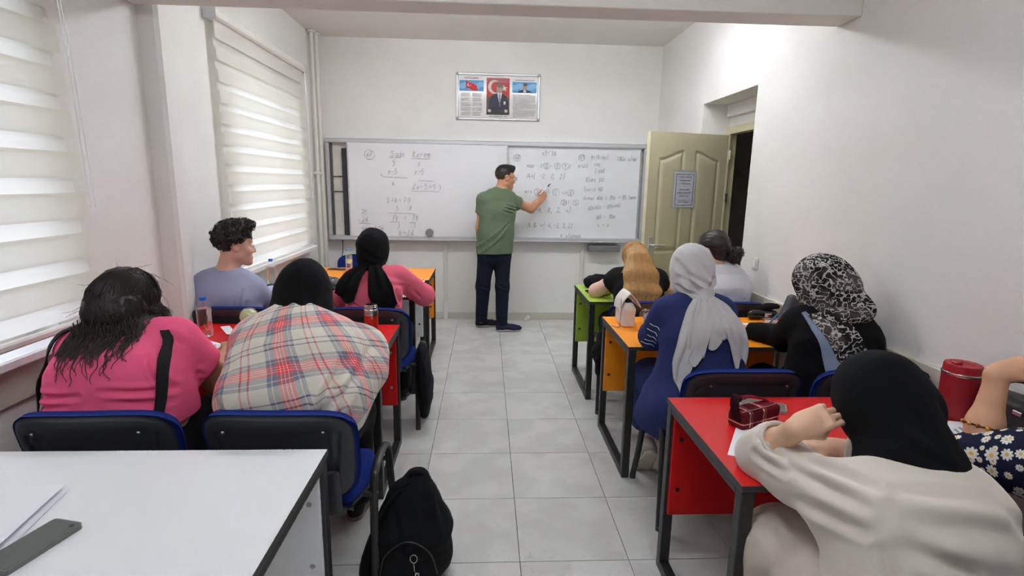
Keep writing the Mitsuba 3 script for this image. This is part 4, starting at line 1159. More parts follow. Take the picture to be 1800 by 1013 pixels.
def shoe(parent, heel, toe, col, sole, name='shoe', h=0.075, w=0.046, lab=None, laces=True):
    heel, toe = np.asarray(heel, float), np.asarray(toe, float)
    f = unit(toe - heel); L = np.linalg.norm(toe - heel); r = np.cross(f, [0, 0, 1]); R = np.stack([r, f, [0, 0, 1]], 1)
    q = lambda x, y, z: heel + R @ np.array([x, y * L, z])
    F = Field()
    F.ell(q(0, .16, .045), [w * .86, L * .17, .045], R, .02)
    F.ell(q(0, .74, .030), [w * 1.02, L * .26, .034], R, .03)
    F.cap(q(0, .30, .052), q(0, .62, .036), w * .78, w * .80, .03)
    F.cap(q(0, .14, .05), q(0, .17, h + .03), w * .74, w * .80, .02)
    F.plane(q(0, .2, h + .025), [0, 0, 1])
    F.plane(q(0, 0, .016), [0, 0, -1])
    k = put(name, F.mesh(.0062), 'm_vc_matte', parent, col, label=lab)
    G = Field()
    G.cap(q(0, .14, .006), q(0, .45, .006), w * .86, w * .88, .02).cap(q(0, .45, .006), q(0, .80, .006), w * .88, w * 1.0, .02)
    G.plane(q(0, 0, .024), [0, 0, 1]).plane([0, 0, heel[2] + 0.001], [0, 0, -1])
    put('sole', G.mesh(.0062, 1), 'm_vc_satin', k, sole)
    if laces:
        for i in range(4):
            y = .36 + .075 * i
            z = .095 - .013 * i
            add('lace', tube(spline([q(-.026, y, z - .022), q(-.012, y + .01, z), q(.012, y + .012, z), q(.026, y, z - .022)], 8), .0028, 5), 'm_vc_matte', k, smooth=True, color=np.asarray(col) * 0.6 + 0.004)
    return k
# ------------------------------------------------------------------ the teacher
def make_teacher():
    p = thing('person', 'man in green polo shirt and navy trousers writing on the whiteboard', 'person')
    skin = lin(186, 134, 104)
    Lx = unit([0.93, 0.36, 0])               # his left-right axis (to his right)
    fw = unit([-Lx[1], Lx[0], 0])            # chest direction
    pel, wai, che, nek = np.array([0.095, 5.51, 0.90]), np.array([0.098, 5.50, 1.06]), np.array([0.110, 5.505, 1.26]), np.array([0.150, 5.535, 1.455])
    shL, shR = np.array([-0.020, 5.44, 1.375]), np.array([0.235, 5.575, 1.375])
    elL, wrL = np.array([-0.055, 5.47, 1.10]), np.array([-0.035, 5.62, 0.90])
    elR, wrR = np.array([0.475, 5.705, 1.285]), np.array([0.592, 5.815, 1.375])
    C = np.array([0.196, 5.555, 1.600]); R = head_R(68, 8, 0); s = 0.98
    hpL, hpR = pel - Lx * 0.085 + [0, 0, -0.02], pel + Lx * 0.085 + [0, 0, -0.02]
    knL, anL = np.array([-0.022, 5.56, 0.475]), np.array([-0.040, 5.655, 0.095])
    knR, anR = np.array([0.180, 5.52, 0.485]), np.array([0.180, 5.535, 0.095])
    spine = [(pel, .165, .115), (wai, .160, .118), (che, .170, .118), (che + (nek - che) * .72, .150, .085), (nek, .070, .06)]
    F = Field()
    F.loft(spine, Lx)
    head(F, C, R, s, nek)
    F.chain([shL, elL, wrL], [.052, .042, .028], .03); F.chain([shR, elR, wrR], [.054, .044, .029], .03)
    F.cap(elR * .7 + wrR * .3, wrR, .041, .028, .02)
    F.cap(elL * .7 + wrL * .3, wrL, .040, .028, .02)
    hand(F, wrL, [0.2, 0.5, -0.75], [-0.9, 0.2, 0.1], right=False, curl=(30, 35, 20))
    pen_tip = np.array([0.700, 5.928, 1.545]); pen_tail = np.array([0.575, 5.80, 1.432])
    hand(F, wrR, [0.42, 0.42, 0.72], [0.30, -0.82, 0.25], right=True, curls=[(38, 48, 25), (48, 52, 30), (58, 60, 35), (62, 62, 40)], thumb='pinch')
    F.chain([hpL, knL, anL], [.085, .058, .042], .04); F.chain([hpR, knR, anR], [.085, .058, .042], .04)
    m = F.mesh(.0062)
    b = put('body', m, 'm_vc_skin', p, head_colors(m.vertices, skin, C, R, s, brows=lin(34, 26, 22)))
    # five o'clock stubble is part of the skin colour; short hair, darker on top
    eyes(p, C, R, s)
    H = Field()
    q = lambda *a: hl(C, R, s, a)
    H.ell(q(0, -.014, .040), np.array([.083, .103, .092]) * s, R)
    H.ell(q(0, .050, .100), np.array([.060, .055, .036]) * s, R, .03)
    def cut(P):
        L_ = (P - _v(C)) @ R.astype(F32) / s
        front = L_[:, 1] - (.070 + .25 * np.maximum(L_[:, 2] - .06, 0)) * (L_[:, 2] > .055) - (.018) * (L_[:, 2] <= .055)
        low = -.052 - L_[:, 2] - .55 * np.maximum(L_[:, 1] + .045, 0) * -1 * 1.0
        low = np.where(L_[:, 1] > -.035, .022 - L_[:, 2], -.060 - L_[:, 2])
        return np.maximum(front, low) * s
    H.i(cut, .012)
    hm = H.mesh(.004)
    hm = drape(hm, .0015, 60, fine=.0012, seed=4)
    z = (hm.vertices - C) @ R[:, 2]
    t = np.clip((z - .0) / .06, 0, 1)[:, None]
    put('hair', hm, 'm_vc_hair', p, np.array(lin(58, 48, 42)) * (1 - t) + np.array(lin(22, 19, 18)) * t)
    # glasses
    g = tag(numbered(p + '__glasses'), 'dark framed glasses')
    for x in (-1, 1):
        ring = [q(x * .033 + .023 * math.cos(a), .108, .002 + .017 * math.sin(a)) for a in np.linspace(0, 2 * np.pi, 18, endpoint=False)]
        add('rim', tube(ring, .0020, 6, closed=True), 'm_vc_gloss', g, smooth=True, color=lin(34, 26, 26))
        add('temple_arm', tube([q(x * .058, .106, .008), q(x * .079, .04, .008), q(x * .084, -.012, .012), q(x * .083, -.030, -.006)], .0018, 6), 'm_vc_gloss', g, smooth=True, color=lin(34, 26, 26))
    add('bridge', tube([q(-.010, .110, .006), q(0, .113, .009), q(.010, .110, .006)], .0018, 6), 'm_vc_gloss', g, smooth=True, color=lin(34, 26, 26))
    # polo shirt
    S = Field()
    sp = [(pel + [0, 0, -.055], .182, .135), (wai, .178, .140), (che, .185, .136), (che + (nek - che) * .70, .158, .098), (nek + [0, 0, -.012], .072, .068)]
    S.loft(sp, Lx, .006)
    S.plane(pel + [0, 0, -.062], [0, 0, -1])
    S.sleeve([shL + Lx * .03, shL, shL + (elL - shL) * .48], [.075, .072, .070]); S.sleeve([shR - Lx * .04, shR, shR + (elR - shR) * .46], [.080, .076, .074])
    S.cap(nek + [0, 0, -.01], hl(C, R, s, (0, -.02, -.06)), .062, .058, .006, op='s')
    cr = []
    rr = random.Random(5)
    for i in range(9):      # pull lines from the raised shoulder down to the left hip
        x0, z0 = .20 - .035 * i, 1.10 - .028 * i
        a = np.array([x0 + .03, 5.40, z0 + .05]); bb = np.array([x0 - .11, 5.37, z0 - .13])
        cr.append((a, bb, .009, .011))
    cr += [((.20, 5.50, 1.33), (.33, 5.60, 1.29), .008, .008), ((.19, 5.49, 1.30), (.31, 5.58, 1.265), .008, .009), ((.17, 5.44, 1.27), (.26, 5.50, 1.245), .009, .008)]
    sm = drape(S.mesh(.0055), .0045, 11, (unit([.6, 0, .8]), .35), cr, seed=2)
    sh = put('polo_shirt', sm, 'm_vc_cloth', p, lin(98, 112, 90), .05, label='olive green polo shirt')
    K = Field()
    nk = nek + np.array([0.012, 0.01, 0.0])
    K.cap(nk + [0, 0, -.015], nk + np.array([.020, .012, .040]), .071, .064, .01)
    K.cap(nk + [0, 0, -.05], nk + np.array([.03, .018, .08]), .063, .057, .004, op='s')
    K.plane(nk + [.02, .012, .028], [.25, .12, 1])
    K.plane(nk + [0, 0, -.028], [0, 0, -1])
    put('collar', K.mesh(.004), 'm_vc_cloth', sh, lin(104, 117, 96))
    # trousers
    Tr = Field()
    Tr.loft([(pel + [0, 0, .02], .170, .125), (pel + [0, 0, -.07], .168, .122)], Lx)
    Tr.chain([hpL + [0, 0, -.03], knL, anL + [0, 0, -.015]], [.094, .072, .058], .03)
    Tr.chain([hpR + [0, 0, -.03], knR, anR + [0, 0, -.015]], [.094, .072, .058], .03)
    Tr.plane([0, 0, .075], [0, 0, -1])
    cr = [((-.06, 5.5, .50), (.04, 5.49, .46), .012, .007), ((-.05, 5.5, .45), (.03, 5.49, .43), .011, .006), ((.13, 5.45, .52), (.23, 5.46, .47), .012, .007), ((.14, 5.45, .46), (.24, 5.46, .43), .011, .005),
          ((.02, 5.42, .74), (.10, 5.42, .64), .016, .007), ((.19, 5.43, .74), (.11, 5.42, .63), .016, .007), ((-.08, 5.6, .16), (.0, 5.58, .14), .01, .006), ((.12, 5.47, .16), (.22, 5.48, .14), .01, .006), ((.12, 5.47, .13), (.22, 5.48, .115), .009, .005)]
    put('trousers', drape(Tr.mesh(.0065), .004, 9, ([0, 0, 1], .4), cr, seed=3), 'm_vc_cloth', p, lin(30, 33, 45), .08, label='dark navy trousers')
    shoe(p, (-0.100, 5.685, 0), (0.175, 5.735, 0), lin(30, 31, 36), lin(142, 140, 138), lab='dark running shoe')
    shoe(p, (0.120, 5.515, 0), (0.395, 5.545, 0), lin(34, 33, 58), lin(142, 140, 138), lab='dark running shoe with purple toe')
    mk = thing('board_marker', 'white marker with black tip in the hand of the man at the whiteboard', 'marker')
    d = pen_tip - pen_tail
    add('barrel', tube([pen_tail, pen_tail + d * .72], .0085, 10), 'm_vc_gloss', mk, smooth=40, color=lin(226, 226, 228))
    add('tip', tube([pen_tail + d * .72, pen_tail + d * .80, pen_tail + d * .93, pen_tip], [.0075, .0075, .0065, .002], 10), 'm_vc_satin', mk, smooth=40, color=lin(24, 24, 26))
make_teacher()
# ------------------------------------------------------------------ seated students
def spine_of(pel, nek, w=1.0, d=1.0, bow=0.03):
    """pelvis, waist, chest, upper chest, neck base with half widths and depths"""
    pel, nek = np.asarray(pel, float), np.asarray(nek, float)
    b = np.array([0, -bow, 0])
    return [(pel, .170 * w, .120 * d), (pel + (nek - pel) * .35 + b, .155 * w, .112 * d), (pel + (nek - pel) * .68 + b, .165 * w, .112 * d), (pel + (nek - pel) * .90, .140 * w, .085 * d), (nek, .062, .058)]
def grow(sp, g): return [(a, w + g, d + g) for a, w, d in sp]
def body_mesh(p, skin, sp, Lx, C, R, s, arms, legs, h=.0074, fem=True, hands=(), r_arm=1.0, brows=None):
    F = Field().loft(sp, Lx)
    head(F, C, R, s, sp[-1][0], fem=fem)
    for (sh, el, wr) in arms:
        sh, el, wr = map(np.asarray, (sh, el, wr))
        F.chain([sh, el, el * .62 + wr * .38, wr], np.array([.050, .043, .040, .026]) * r_arm, .03)
    for hd in hands: hand(F, **hd)
    for (hp, kn, an, toe) in legs: F.chain([hp, kn], [.070, .045], .03)
    m = F.mesh(h)
    k = put('body', m, 'm_vc_skin', p, head_colors(m.vertices, skin, C, R, s, brows=brows if brows is not None else lin(40, 30, 26)))
    eyes(p, C, R, s)
    return k
def legs_of(pel, kx, ky, ay=None, kz=.50):
    pel = np.asarray(pel, float)
    ay = ky - .04 if ay is None else ay
    out = []
    for sgn, x in ((-1, kx[0]), (1, kx[1])):
        out.append((pel + [sgn * .09, .02, -.02], np.array([x, ky, kz]), np.array([x, ay, .095]), np.array([x + .01 * sgn, ay + .12, .04])))
    return out
def trousers(p, sp, Lx, legs, col, name='trousers', rs=(.096, .078, .062), seed=1, label=None):
    Tr = Field().loft([(sp[0][0] + np.array([0, 0, -.01]), sp[0][1] + .012, sp[0][2] + .012), (sp[0][0] + (sp[1][0] - sp[0][0]) * .8, sp[1][1] + .008, sp[1][2] + .008)], Lx)
    for hp, kn, an, toe in legs: Tr.chain([hp, kn, an + np.array([0, 0, .02])], rs, .04)
    Tr.plane([0, 0, .085], [0, 0, -1])
    put(name, drape(Tr.mesh(.0115), .005, 9, ([0, 0, 1], .5), seed=seed), 'm_vc_cloth', p, col, .06, label=label)
    return Tr
def shoes(p, legs, col, sole):
    for hp, kn, an, toe in legs:
        hl_ = np.array([an[0], an[1] - .06, 0]); shoe(p, hl_, hl_ + np.array([.02 * np.sign(toe[0] - an[0]), .255, 0]), col, sole, laces=False, w=.042)
def hijab_cap(C, R, s, g=.016, face=True, under=None):
    H = Field()
    q = lambda *a: hl(C, R, s, a)
    H.ell(q(0, -.020, .034), np.array([.078 + g, .098 + g, .086 + g]) * s, R, .03)
    H.ell(q(0, .012, -.035), np.array([.070 + g, .075 + g, .088 + g]) * s, R, .04)
    H.ell(q(0, -.055, -.02), np.array([.066 + g, .066 + g, .085 + g]) * s, R, .04)
    return H, q
def face_hole(H, q, R, s):
    H.ell(q(0, .115, -.012), np.array([.057, .060, .083]) * s, R, .012, op='s')
ONTO = lambda c: lin(*c)

# ---- man in the grey sweatshirt, looking to the right
def man():
    p = thing('person', 'man with short curly dark hair in grey sweatshirt sitting by the far window', 'person')
    Lx = unit([1, .10, 0])
    C, R, s = np.array([-1.520, 3.33, 1.150]), head_R(52, 4, 0), 1.05
    pel, nek = np.array([-1.555, 3.33, .57]), np.array([-1.565, 3.285, .965])
    shL, shR = np.array([-1.675, 3.27, .905]), np.array([-1.435, 3.31, .880])
    elL, wrL = np.array([-1.700, 3.50, .775]), np.array([-1.64, 3.80, .775])
    elR, wrR = np.array([-1.415, 3.50, .775]), np.array([-1.500, 3.80, .775])
    sp = spine_of(pel, nek, 1.0, 1.0)
    legs = legs_of(pel, (-1.63, -1.46), 3.74)
    body_mesh(p, lin(204, 160, 140), sp, Lx, C, R, s, [(shL, elL, wrL), (shR, elR, wrR)], legs, fem=False,
              hands=[dict(W=wrL, Fd=[.1, 1, -.1], N=[0, 0, 1], right=False), dict(W=wrR, Fd=[-.2, 1, -.05], N=[.3, 0, 1], right=True, curl=(45, 50, 30), thumb='in')])
    q = lambda *a: hl(C, R, s, a)
    H = Field()
    H.ell(q(0, -.014, .046), np.array([.085, .104, .096]) * s, R)
    H.ell(q(0, .040, .115), np.array([.074, .070, .036]) * s, R, .03)
    def cut(P):
        L_ = (P - _v(C)) @ R.astype(F32) / s
        front = np.where(L_[:, 2] > .05, L_[:, 1] - .075 - .4 * np.maximum(L_[:, 2] - .075, 0), L_[:, 1] - .028)
        low = np.where(L_[:, 1] > -.034, .016 - L_[:, 2], -.064 - L_[:, 2])
        return np.maximum(front, low) * s
    H.i(cut, .012)
    hm = drape(H.mesh(.004), .006, 40, fine=.002, seed=8)
    hk = put('hair', hm, 'm_vc_hair', p, lin(34, 28, 26), .10)
    rr = np.random.default_rng(12)
    n = normals(hm); L_ = (hm.vertices - C) @ R / s
    pick = np.nonzero((L_[:, 2] > -.01) & (np.linalg.norm((hm.vertices - C), axis=1) > .085))[0]
    paths = []
    for i in rr.choice(pick, 420, replace=False):
        b, nn = hm.vertices[i] - n[i] * .004, n[i]
        a = unit(np.cross(nn, rr.normal(size=3))); c = np.cross(nn, a)
        r, tu = rr.uniform(.006, .010), rr.uniform(.7, 1.25)
        paths.append(np.array([b + nn * (.003 + .010 * t) + r * (a * (math.cos(2 * np.pi * tu * t) - 1) + c * math.sin(2 * np.pi * tu * t)) for t in np.linspace(0, 1, 8)]))
    add('curls', strands(None, paths, .0030, .0012), 'm_vc_hair', hk, smooth=True, kind='stuff', color=lin(30, 25, 23))
    S = Field().loft(grow(sp[:-1], .016) + [(nek + [0, 0, -.012], .082, .072)], Lx)
    S.chain([shL, shL * .98 + elL * .02], [.075, .075], .05).chain([shR, shR * .98 + elR * .02], [.075, .075], .05)
    S.sleeve([shL, elL, elL * .1 + wrL * .9], [.074, .060, .042]); S.sleeve([shR, elR, elR * .1 + wrR * .9], [.074, .060, .042])
    S.plane(pel + [0, 0, .055], [0, 0, -1])
    S.cap(nek + [0, .0, -.005], q(0, -.02, -.06), .064, .062, .006, op='s')
    cr = [((-1.43, 0, .90), (-1.46, 0, .74), .008, .010), ((-1.455, 0, .88), (-1.475, 0, .76), .007, .007), ((-1.41, 0, .83), (-1.44, 0, .78), .008, .006), ((-1.68, 0, .76), (-1.55, 0, .72), .014, .004)]
    k = put('sweatshirt', drape(S.mesh(.0055), .0045, 8, ([0, 0, 1], .6), cr, seed=3), 'm_vc_cloth', p, lin(154, 158, 186), .03)
    # knitted collar band
    ring = [nek + np.array([.070 * math.cos(a), .064 * math.sin(a) + .004, .016 - .020 * math.sin(a)]) for a in np.linspace(0, 2 * np.pi, 28, endpoint=False)]
    add('collar_band', tube(ring, .008, 8, closed=True), 'm_vc_cloth', k, smooth=True, color=lin(146, 150, 178))
    trousers(p, sp, Lx, legs, lin(40, 42, 50)); shoes(p, legs, lin(40, 40, 42), lin(150, 150, 148))
man()

# ---- woman with the black headscarf and pink blouse
def pink_blouse():
    p = thing('person', 'woman in pink blouse with long black headscarf tails sitting before the front orange desk', 'person')
    Lx = unit([1, .08, 0])
    C, R, s = np.array([-.708, 3.44, 1.118]), head_R(10, 22, 0), .97
    pel, nek = np.array([-.690, 3.37, .57]), np.array([-.700, 3.375, .965])
    shL, shR = np.array([-.830, 3.385, .930]), np.array([-.560, 3.415, .950])
    elL, wrL = np.array([-.93, 3.50, .79]), np.array([-.84, 3.80, .768])
    elR, wrR = np.array([-.415, 3.555, .805]), np.array([-.515, 3.80, .768])
    sp = spine_of(pel, nek, .88, .9)
    legs = legs_of(pel, (-.78, -.60), 3.76)
    body_mesh(p, lin(208, 166, 146), sp, Lx, C, R, s, [(shL, elL, wrL), (shR, elR, wrR)], legs,
              hands=[dict(W=wrL, Fd=[.25, 1, -.1], N=[0, 0, 1], right=False, s=.92), dict(W=wrR, Fd=[-.4, 1, -.05], N=[.3, 0, 1], right=True, curl=(45, 50, 30), thumb='in', s=.92)])
    H, q = hijab_cap(C, R, s, .019)
    H.cap(q(0, -.035, -.075), nek + np.array([0, -.005, .02]), .078, .072, .03)
    face_hole(H, q, R, s)
    hk = put('headscarf', drape(H.mesh(.005), .004, 16, ([1, 0, .3], .4), [((-.78, 0, 1.16), (-.64, 0, 1.05), .010, .004), ((-.80, 0, 1.09), (-.66, 0, 1.03), .009, .005)], seed=5), 'm_vc_cloth', p, lin(20, 21, 23), .06, label='black headscarf')
    S = Field().loft(grow(sp[:-1], .022) + [(nek + [0, 0, .004], .080, .072)], Lx)
    S.sleeve([shL, elL, elL * .12 + wrL * .88], [.072, .064, .048]); S.sleeve([shR, elR, elR * .12 + wrR * .88], [.074, .070, .052])
    S.plane(pel + [0, 0, .150], [0, 0, -1])
    S.cap(nek, nek + np.array([0, .03, .10]), .060, .055, .006, op='s')
    cr = [((-.86, 0, .80), (-.66, 0, .74), .008, .008), ((-.86, 0, .765), (-.70, 0, .735), .007, .008), ((-.56, 0, .90), (-.50, 0, .74), .009, .010), ((-.60, 0, .78), (-.50, 0, .745), .007, .008), ((-.62, 0, .93), (-.50, 0, .90), .010, .006), ((-.46, 0, .86), (-.42, 0, .80), .009, .006),
          ((-.84, 0, .84), (-.72, 0, .76), .009, .007)]
    put('blouse', drape(S.mesh(.0055), .006, 11, ([0, 0, 1], .5), cr, seed=6), 'm_vc_cloth', p, lin(214, 100, 120), .04, label='pink blouse')
    yb = 3.225
    add('scarf_tail', sheet_fold([(-.738, 3.335, 1.035), (-.790, 3.265, .985), (-.826, yb, .92), (-.846, yb, .852)], [.032, .052, .064, .062], .006, [1, 0, .12], 1.5, .009, seed=1, on=S, gap=.014), 'm_vc_cloth', hk, smooth=True, color=lin(22, 23, 25))
    add('scarf_tail', sheet_fold([(-.682, 3.325, 1.040), (-.658, 3.262, .985), (-.628, yb, .89), (-.585, yb, .772)], [.030, .052, .076, .064], .006, [1, 0, -.16], 1.6, .010, seed=2, on=S, gap=.016), 'm_vc_cloth', hk, smooth=True, color=lin(20, 21, 23))
    trousers(p, sp, Lx, legs, lin(24, 24, 27), rs=(.105, .085, .070)); shoes(p, legs, lin(30, 30, 32), lin(60, 60, 60))
pink_blouse()

# ---- woman with long dark curly hair in the pink T-shirt
def curly():
    p = thing('person', 'woman with long dark curly hair in bright pink T-shirt at the left red desk', 'person')
    Lx = unit([1, .10, 0])
    C, R, s = np.array([-1.375, 2.11, 1.055]), head_R(-8, 38, 0), 1.0
    pel, nek = np.array([-1.315, 1.955, .57]), np.array([-1.345, 2.025, .955])
    shL, shR = np.array([-1.490, 2.00, .905]), np.array([-1.185, 2.035, .930])
    elL, wrL = np.array([-1.560, 2.22, .775]), np.array([-1.42, 2.49, .768])
    elR, wrR = np.array([-1.112, 2.20, .715]), np.array([-1.185, 2.47, .770])
    sp = [(pel, .215, .150), (pel + [0, -.035, .14], .212, .150), (pel + [-.008, -.025, .26], .205, .140), (nek + [0, -.02, -.045], .165, .10), (nek, .068, .062)]
    legs = legs_of(pel, (-1.44, -1.19), 2.36)
    skin = lin(190, 142, 112)
    body_mesh(p, skin, sp, Lx, C, R, s, [(shL, elL, wrL), (shR, elR, wrR)], legs, r_arm=1.30, h=.0068,
              hands=[dict(W=wrL, Fd=[.3, 1, -.1], N=[0, 0, 1], right=False), dict(W=wrR, Fd=[-.5, 1, -.05], N=[.2, 0, 1], right=True, curl=(45, 50, 30), thumb='in')])
    S = Field().loft([(sp[0][0] + np.array([0, 0, .03]), .226, .160)] + grow(sp[1:-1], .012) + [(nek + [0, 0, -.015], .09, .08)], Lx)
    S.sleeve([shL + Lx * .05, shL, shL + (elL - shL) * .60], [.085, .085, .080]); S.sleeve([shR - Lx * .06, shR, shR + (elR - shR) * .58], [.088, .088, .084], kj=.05)
    tail = pel + np.array([0.02, 0, .085])
    S.i(lambda P: (_v(tail) - P) @ _v(unit([-.12, 0, 1])), .004)
    cr = [((-1.545, 0, .80), (-1.36, 0, .82), .010, .009), ((-1.535, 0, .765), (-1.40, 0, .79), .010, .007), ((-1.29, 0, .835), (-1.11, 0, .815), .010, .009), ((-1.26, 0, .80), (-1.11, 0, .775), .012, .006), ((-1.50, 0, .725), (-1.30, 0, .735), .016, .005), ((-1.17, 0, .93), (-1.10, 0, .80), .008, .008), ((-1.15, 0, .985), (-1.11, 0, .94), .008, .005)]
    put('t_shirt', drape(S.mesh(.005), .005, 7, ([1, 0, 0], .5), cr, seed=9), 'm_vc_cloth', p, lin(226, 92, 132), .03, label='bright pink T-shirt')
    # black crossbody straps over the back
    def strap(pts, w, name='bag_strap'):
        c = spline(pts, 26)
        P = np.zeros((5, 26, 3))
        for i, a in enumerate(np.linspace(-1, 1, 5)):
            P[i] = c + np.array([w * a, 0.0, 0])
        P = S.rest(P, .010)
        add(name, slab(P, .004), 'm_vc_matte', p, smooth=True, color=lin(26, 25, 27), label='black strap')
    strap([(-1.165, 2.030, 1.000), (-1.140, 1.935, .965), (-1.122, 1.870, .890), (-1.122, 1.830, .790), (-1.130, 1.820, .700), (-1.135, 1.82, .64)], .013)
    strap([(-1.510, 2.055, 1.000), (-1.535, 1.985, .975), (-1.555, 1.93, .89), (-1.535, 1.90, .79), (-1.50, 1.88, .70), (-1.49, 1.88, .66)], .014)
    # hair: a soft mass with curled locks
    q = lambda *a: hl(C, R, s, a)
    H = Field()
    H.ell(q(0, -.022, .044), np.array([.094, .112, .100]) * s, R, .03)
    H.ell(q(-.01, -.085, -.02), np.array([.100, .060, .110]) * s, R, .04)
    H.ell(np.array([-1.385, 2.03, 1.02]), [.105, .070, .070], None, .05)
    H.ell(q(0, .135, -.03), np.array([.062, .065, .095]) * s, R, .02, op='s')
    hm = drape(H.mesh(.005), .010, 22, (unit([0, -.5, 1]), .4), fine=.003, seed=11)
    hk = put('hair', hm, 'm_vc_hair', p, lin(34, 28, 27), .12)
    rr = np.random.default_rng(21)
    n = normals(hm)
    L_ = (hm.vertices - C) @ R / s
    pick = np.nonzero((L_[:, 1] < .05) & (hm.vertices[:, 2] > .98))[0]
    paths = []
    top = np.array([-1.385, 2.085, 1.085]); dirs = []
    for i in range(820):
        az = rr.uniform(-1.75, 2.0)                     # 0 = straight back
        u = np.array([math.sin(az), -math.cos(az), 0])
        ex = np.array([.112, .118, .105]) * rr.uniform(.94, 1.05)
        ln = rr.uniform(.04, .115) * (1.15 if abs(az) < 1.2 else .8)
        wv, ph, tu = rr.uniform(.004, .011), rr.uniform(0, 6.3), rr.uniform(1.6, 2.6)
        start = rr.uniform(.05, .9)
        side = unit(np.cross(u, [0, 0, 1]))
        P = []
        for t in np.linspace(0, 1, 24):
            th = start + (1.75 - start) * min(1, t / .6)
            b = top + u * ex * math.sin(th) + np.array([0, 0, ex[2] * math.cos(th)])
            d = max(0, t - .6) / .4
            b = b + np.array([0, 0, -ln * d]) + u * (.012 * d * (1 if az > .9 else -.6)) + np.array([.03 * (az > 1.0) * d, 0, 0])
            g = wv * (.25 + .75 * t)
            P.append(b + side * g * math.sin(ph + 6.283 * tu * t) + u * g * .6 * math.cos(ph + 6.283 * tu * t))
        paths.append(np.array(P)); dirs.append(np.tile(unit(u + [0, 0, .35]), (24, 1)))
    paths = S.rest(H.rest(np.array(paths), .004, d=np.array(dirs), it=10), .008)
    add('curls', strands(None, paths, .0030, .0010, 3), 'm_vc_hair', hk, smooth=True, kind='stuff', color=lin(34, 28, 27))
    # lower curls falling on the back, ending in rings
    paths = []
    for (x, z, dx) in [(-1.445, 1.0, .01), (-1.43, 1.0, -.01), (-1.40, .995, .0), (-1.375, .99, .01), (-1.35, .99, .015), (-1.32, .99, -.01), (-1.295, .995, .012), (-1.27, 1.005, .02), (-1.25, 1.02, .02)] * 5:
        x += rr.normal(0, .012); z += rr.normal(0, .012)
        ln, ph, tu, r = rr.uniform(.08, .150), rr.uniform(0, 6.28), rr.uniform(1.2, 2.2), rr.uniform(.006, .014)
        y0 = 1.955 - .35 * (.99 - z)
        P = []
        for t in np.linspace(0, 1, 24):
            zz = z + .03 - ln * t
            g = r * t
            P.append([x + dx * t + g * math.cos(ph + 2 * np.pi * tu * t), y0 - .05 - .35 * (.98 - zz) * .6 + g * .5 * math.sin(ph + 2 * np.pi * tu * t) - .012, zz + .5 * g * math.sin(ph + 2 * np.pi * tu * t)])
        paths.append(np.array(P))
    paths = S.rest(np.array(paths), .008)
    add('curls', strands(None, paths, .0030, .0010, 4), 'm_vc_hair', hk, smooth=True, kind='stuff', color=lin(36, 29, 26))
    paths = []
    for i in rr.choice(pick, 110, replace=False):
        b, nn = hm.vertices[i], n[i]
        d = unit(.5 * nn + rr.normal(0, .35, 3) + [0, 0, -.8]); e = unit(rr.normal(size=3))
        ln = rr.uniform(.03, .075)
        paths.append(np.array([b + d * ln * t + e * .016 * math.sin(t * 4) * t - np.array([0, 0, .02]) * t * t for t in np.linspace(0, 1, 9)]))
    add('stray_hairs', strands(None, paths, .0009, .0005, 3), 'm_vc_hair', hk, smooth=True, kind='stuff', color=lin(40, 32, 30))
    trousers(p, sp, Lx, legs, lin(26, 26, 29), rs=(.125, .098, .075)); shoes(p, legs, lin(30, 30, 32), lin(120, 120, 118))
curly()

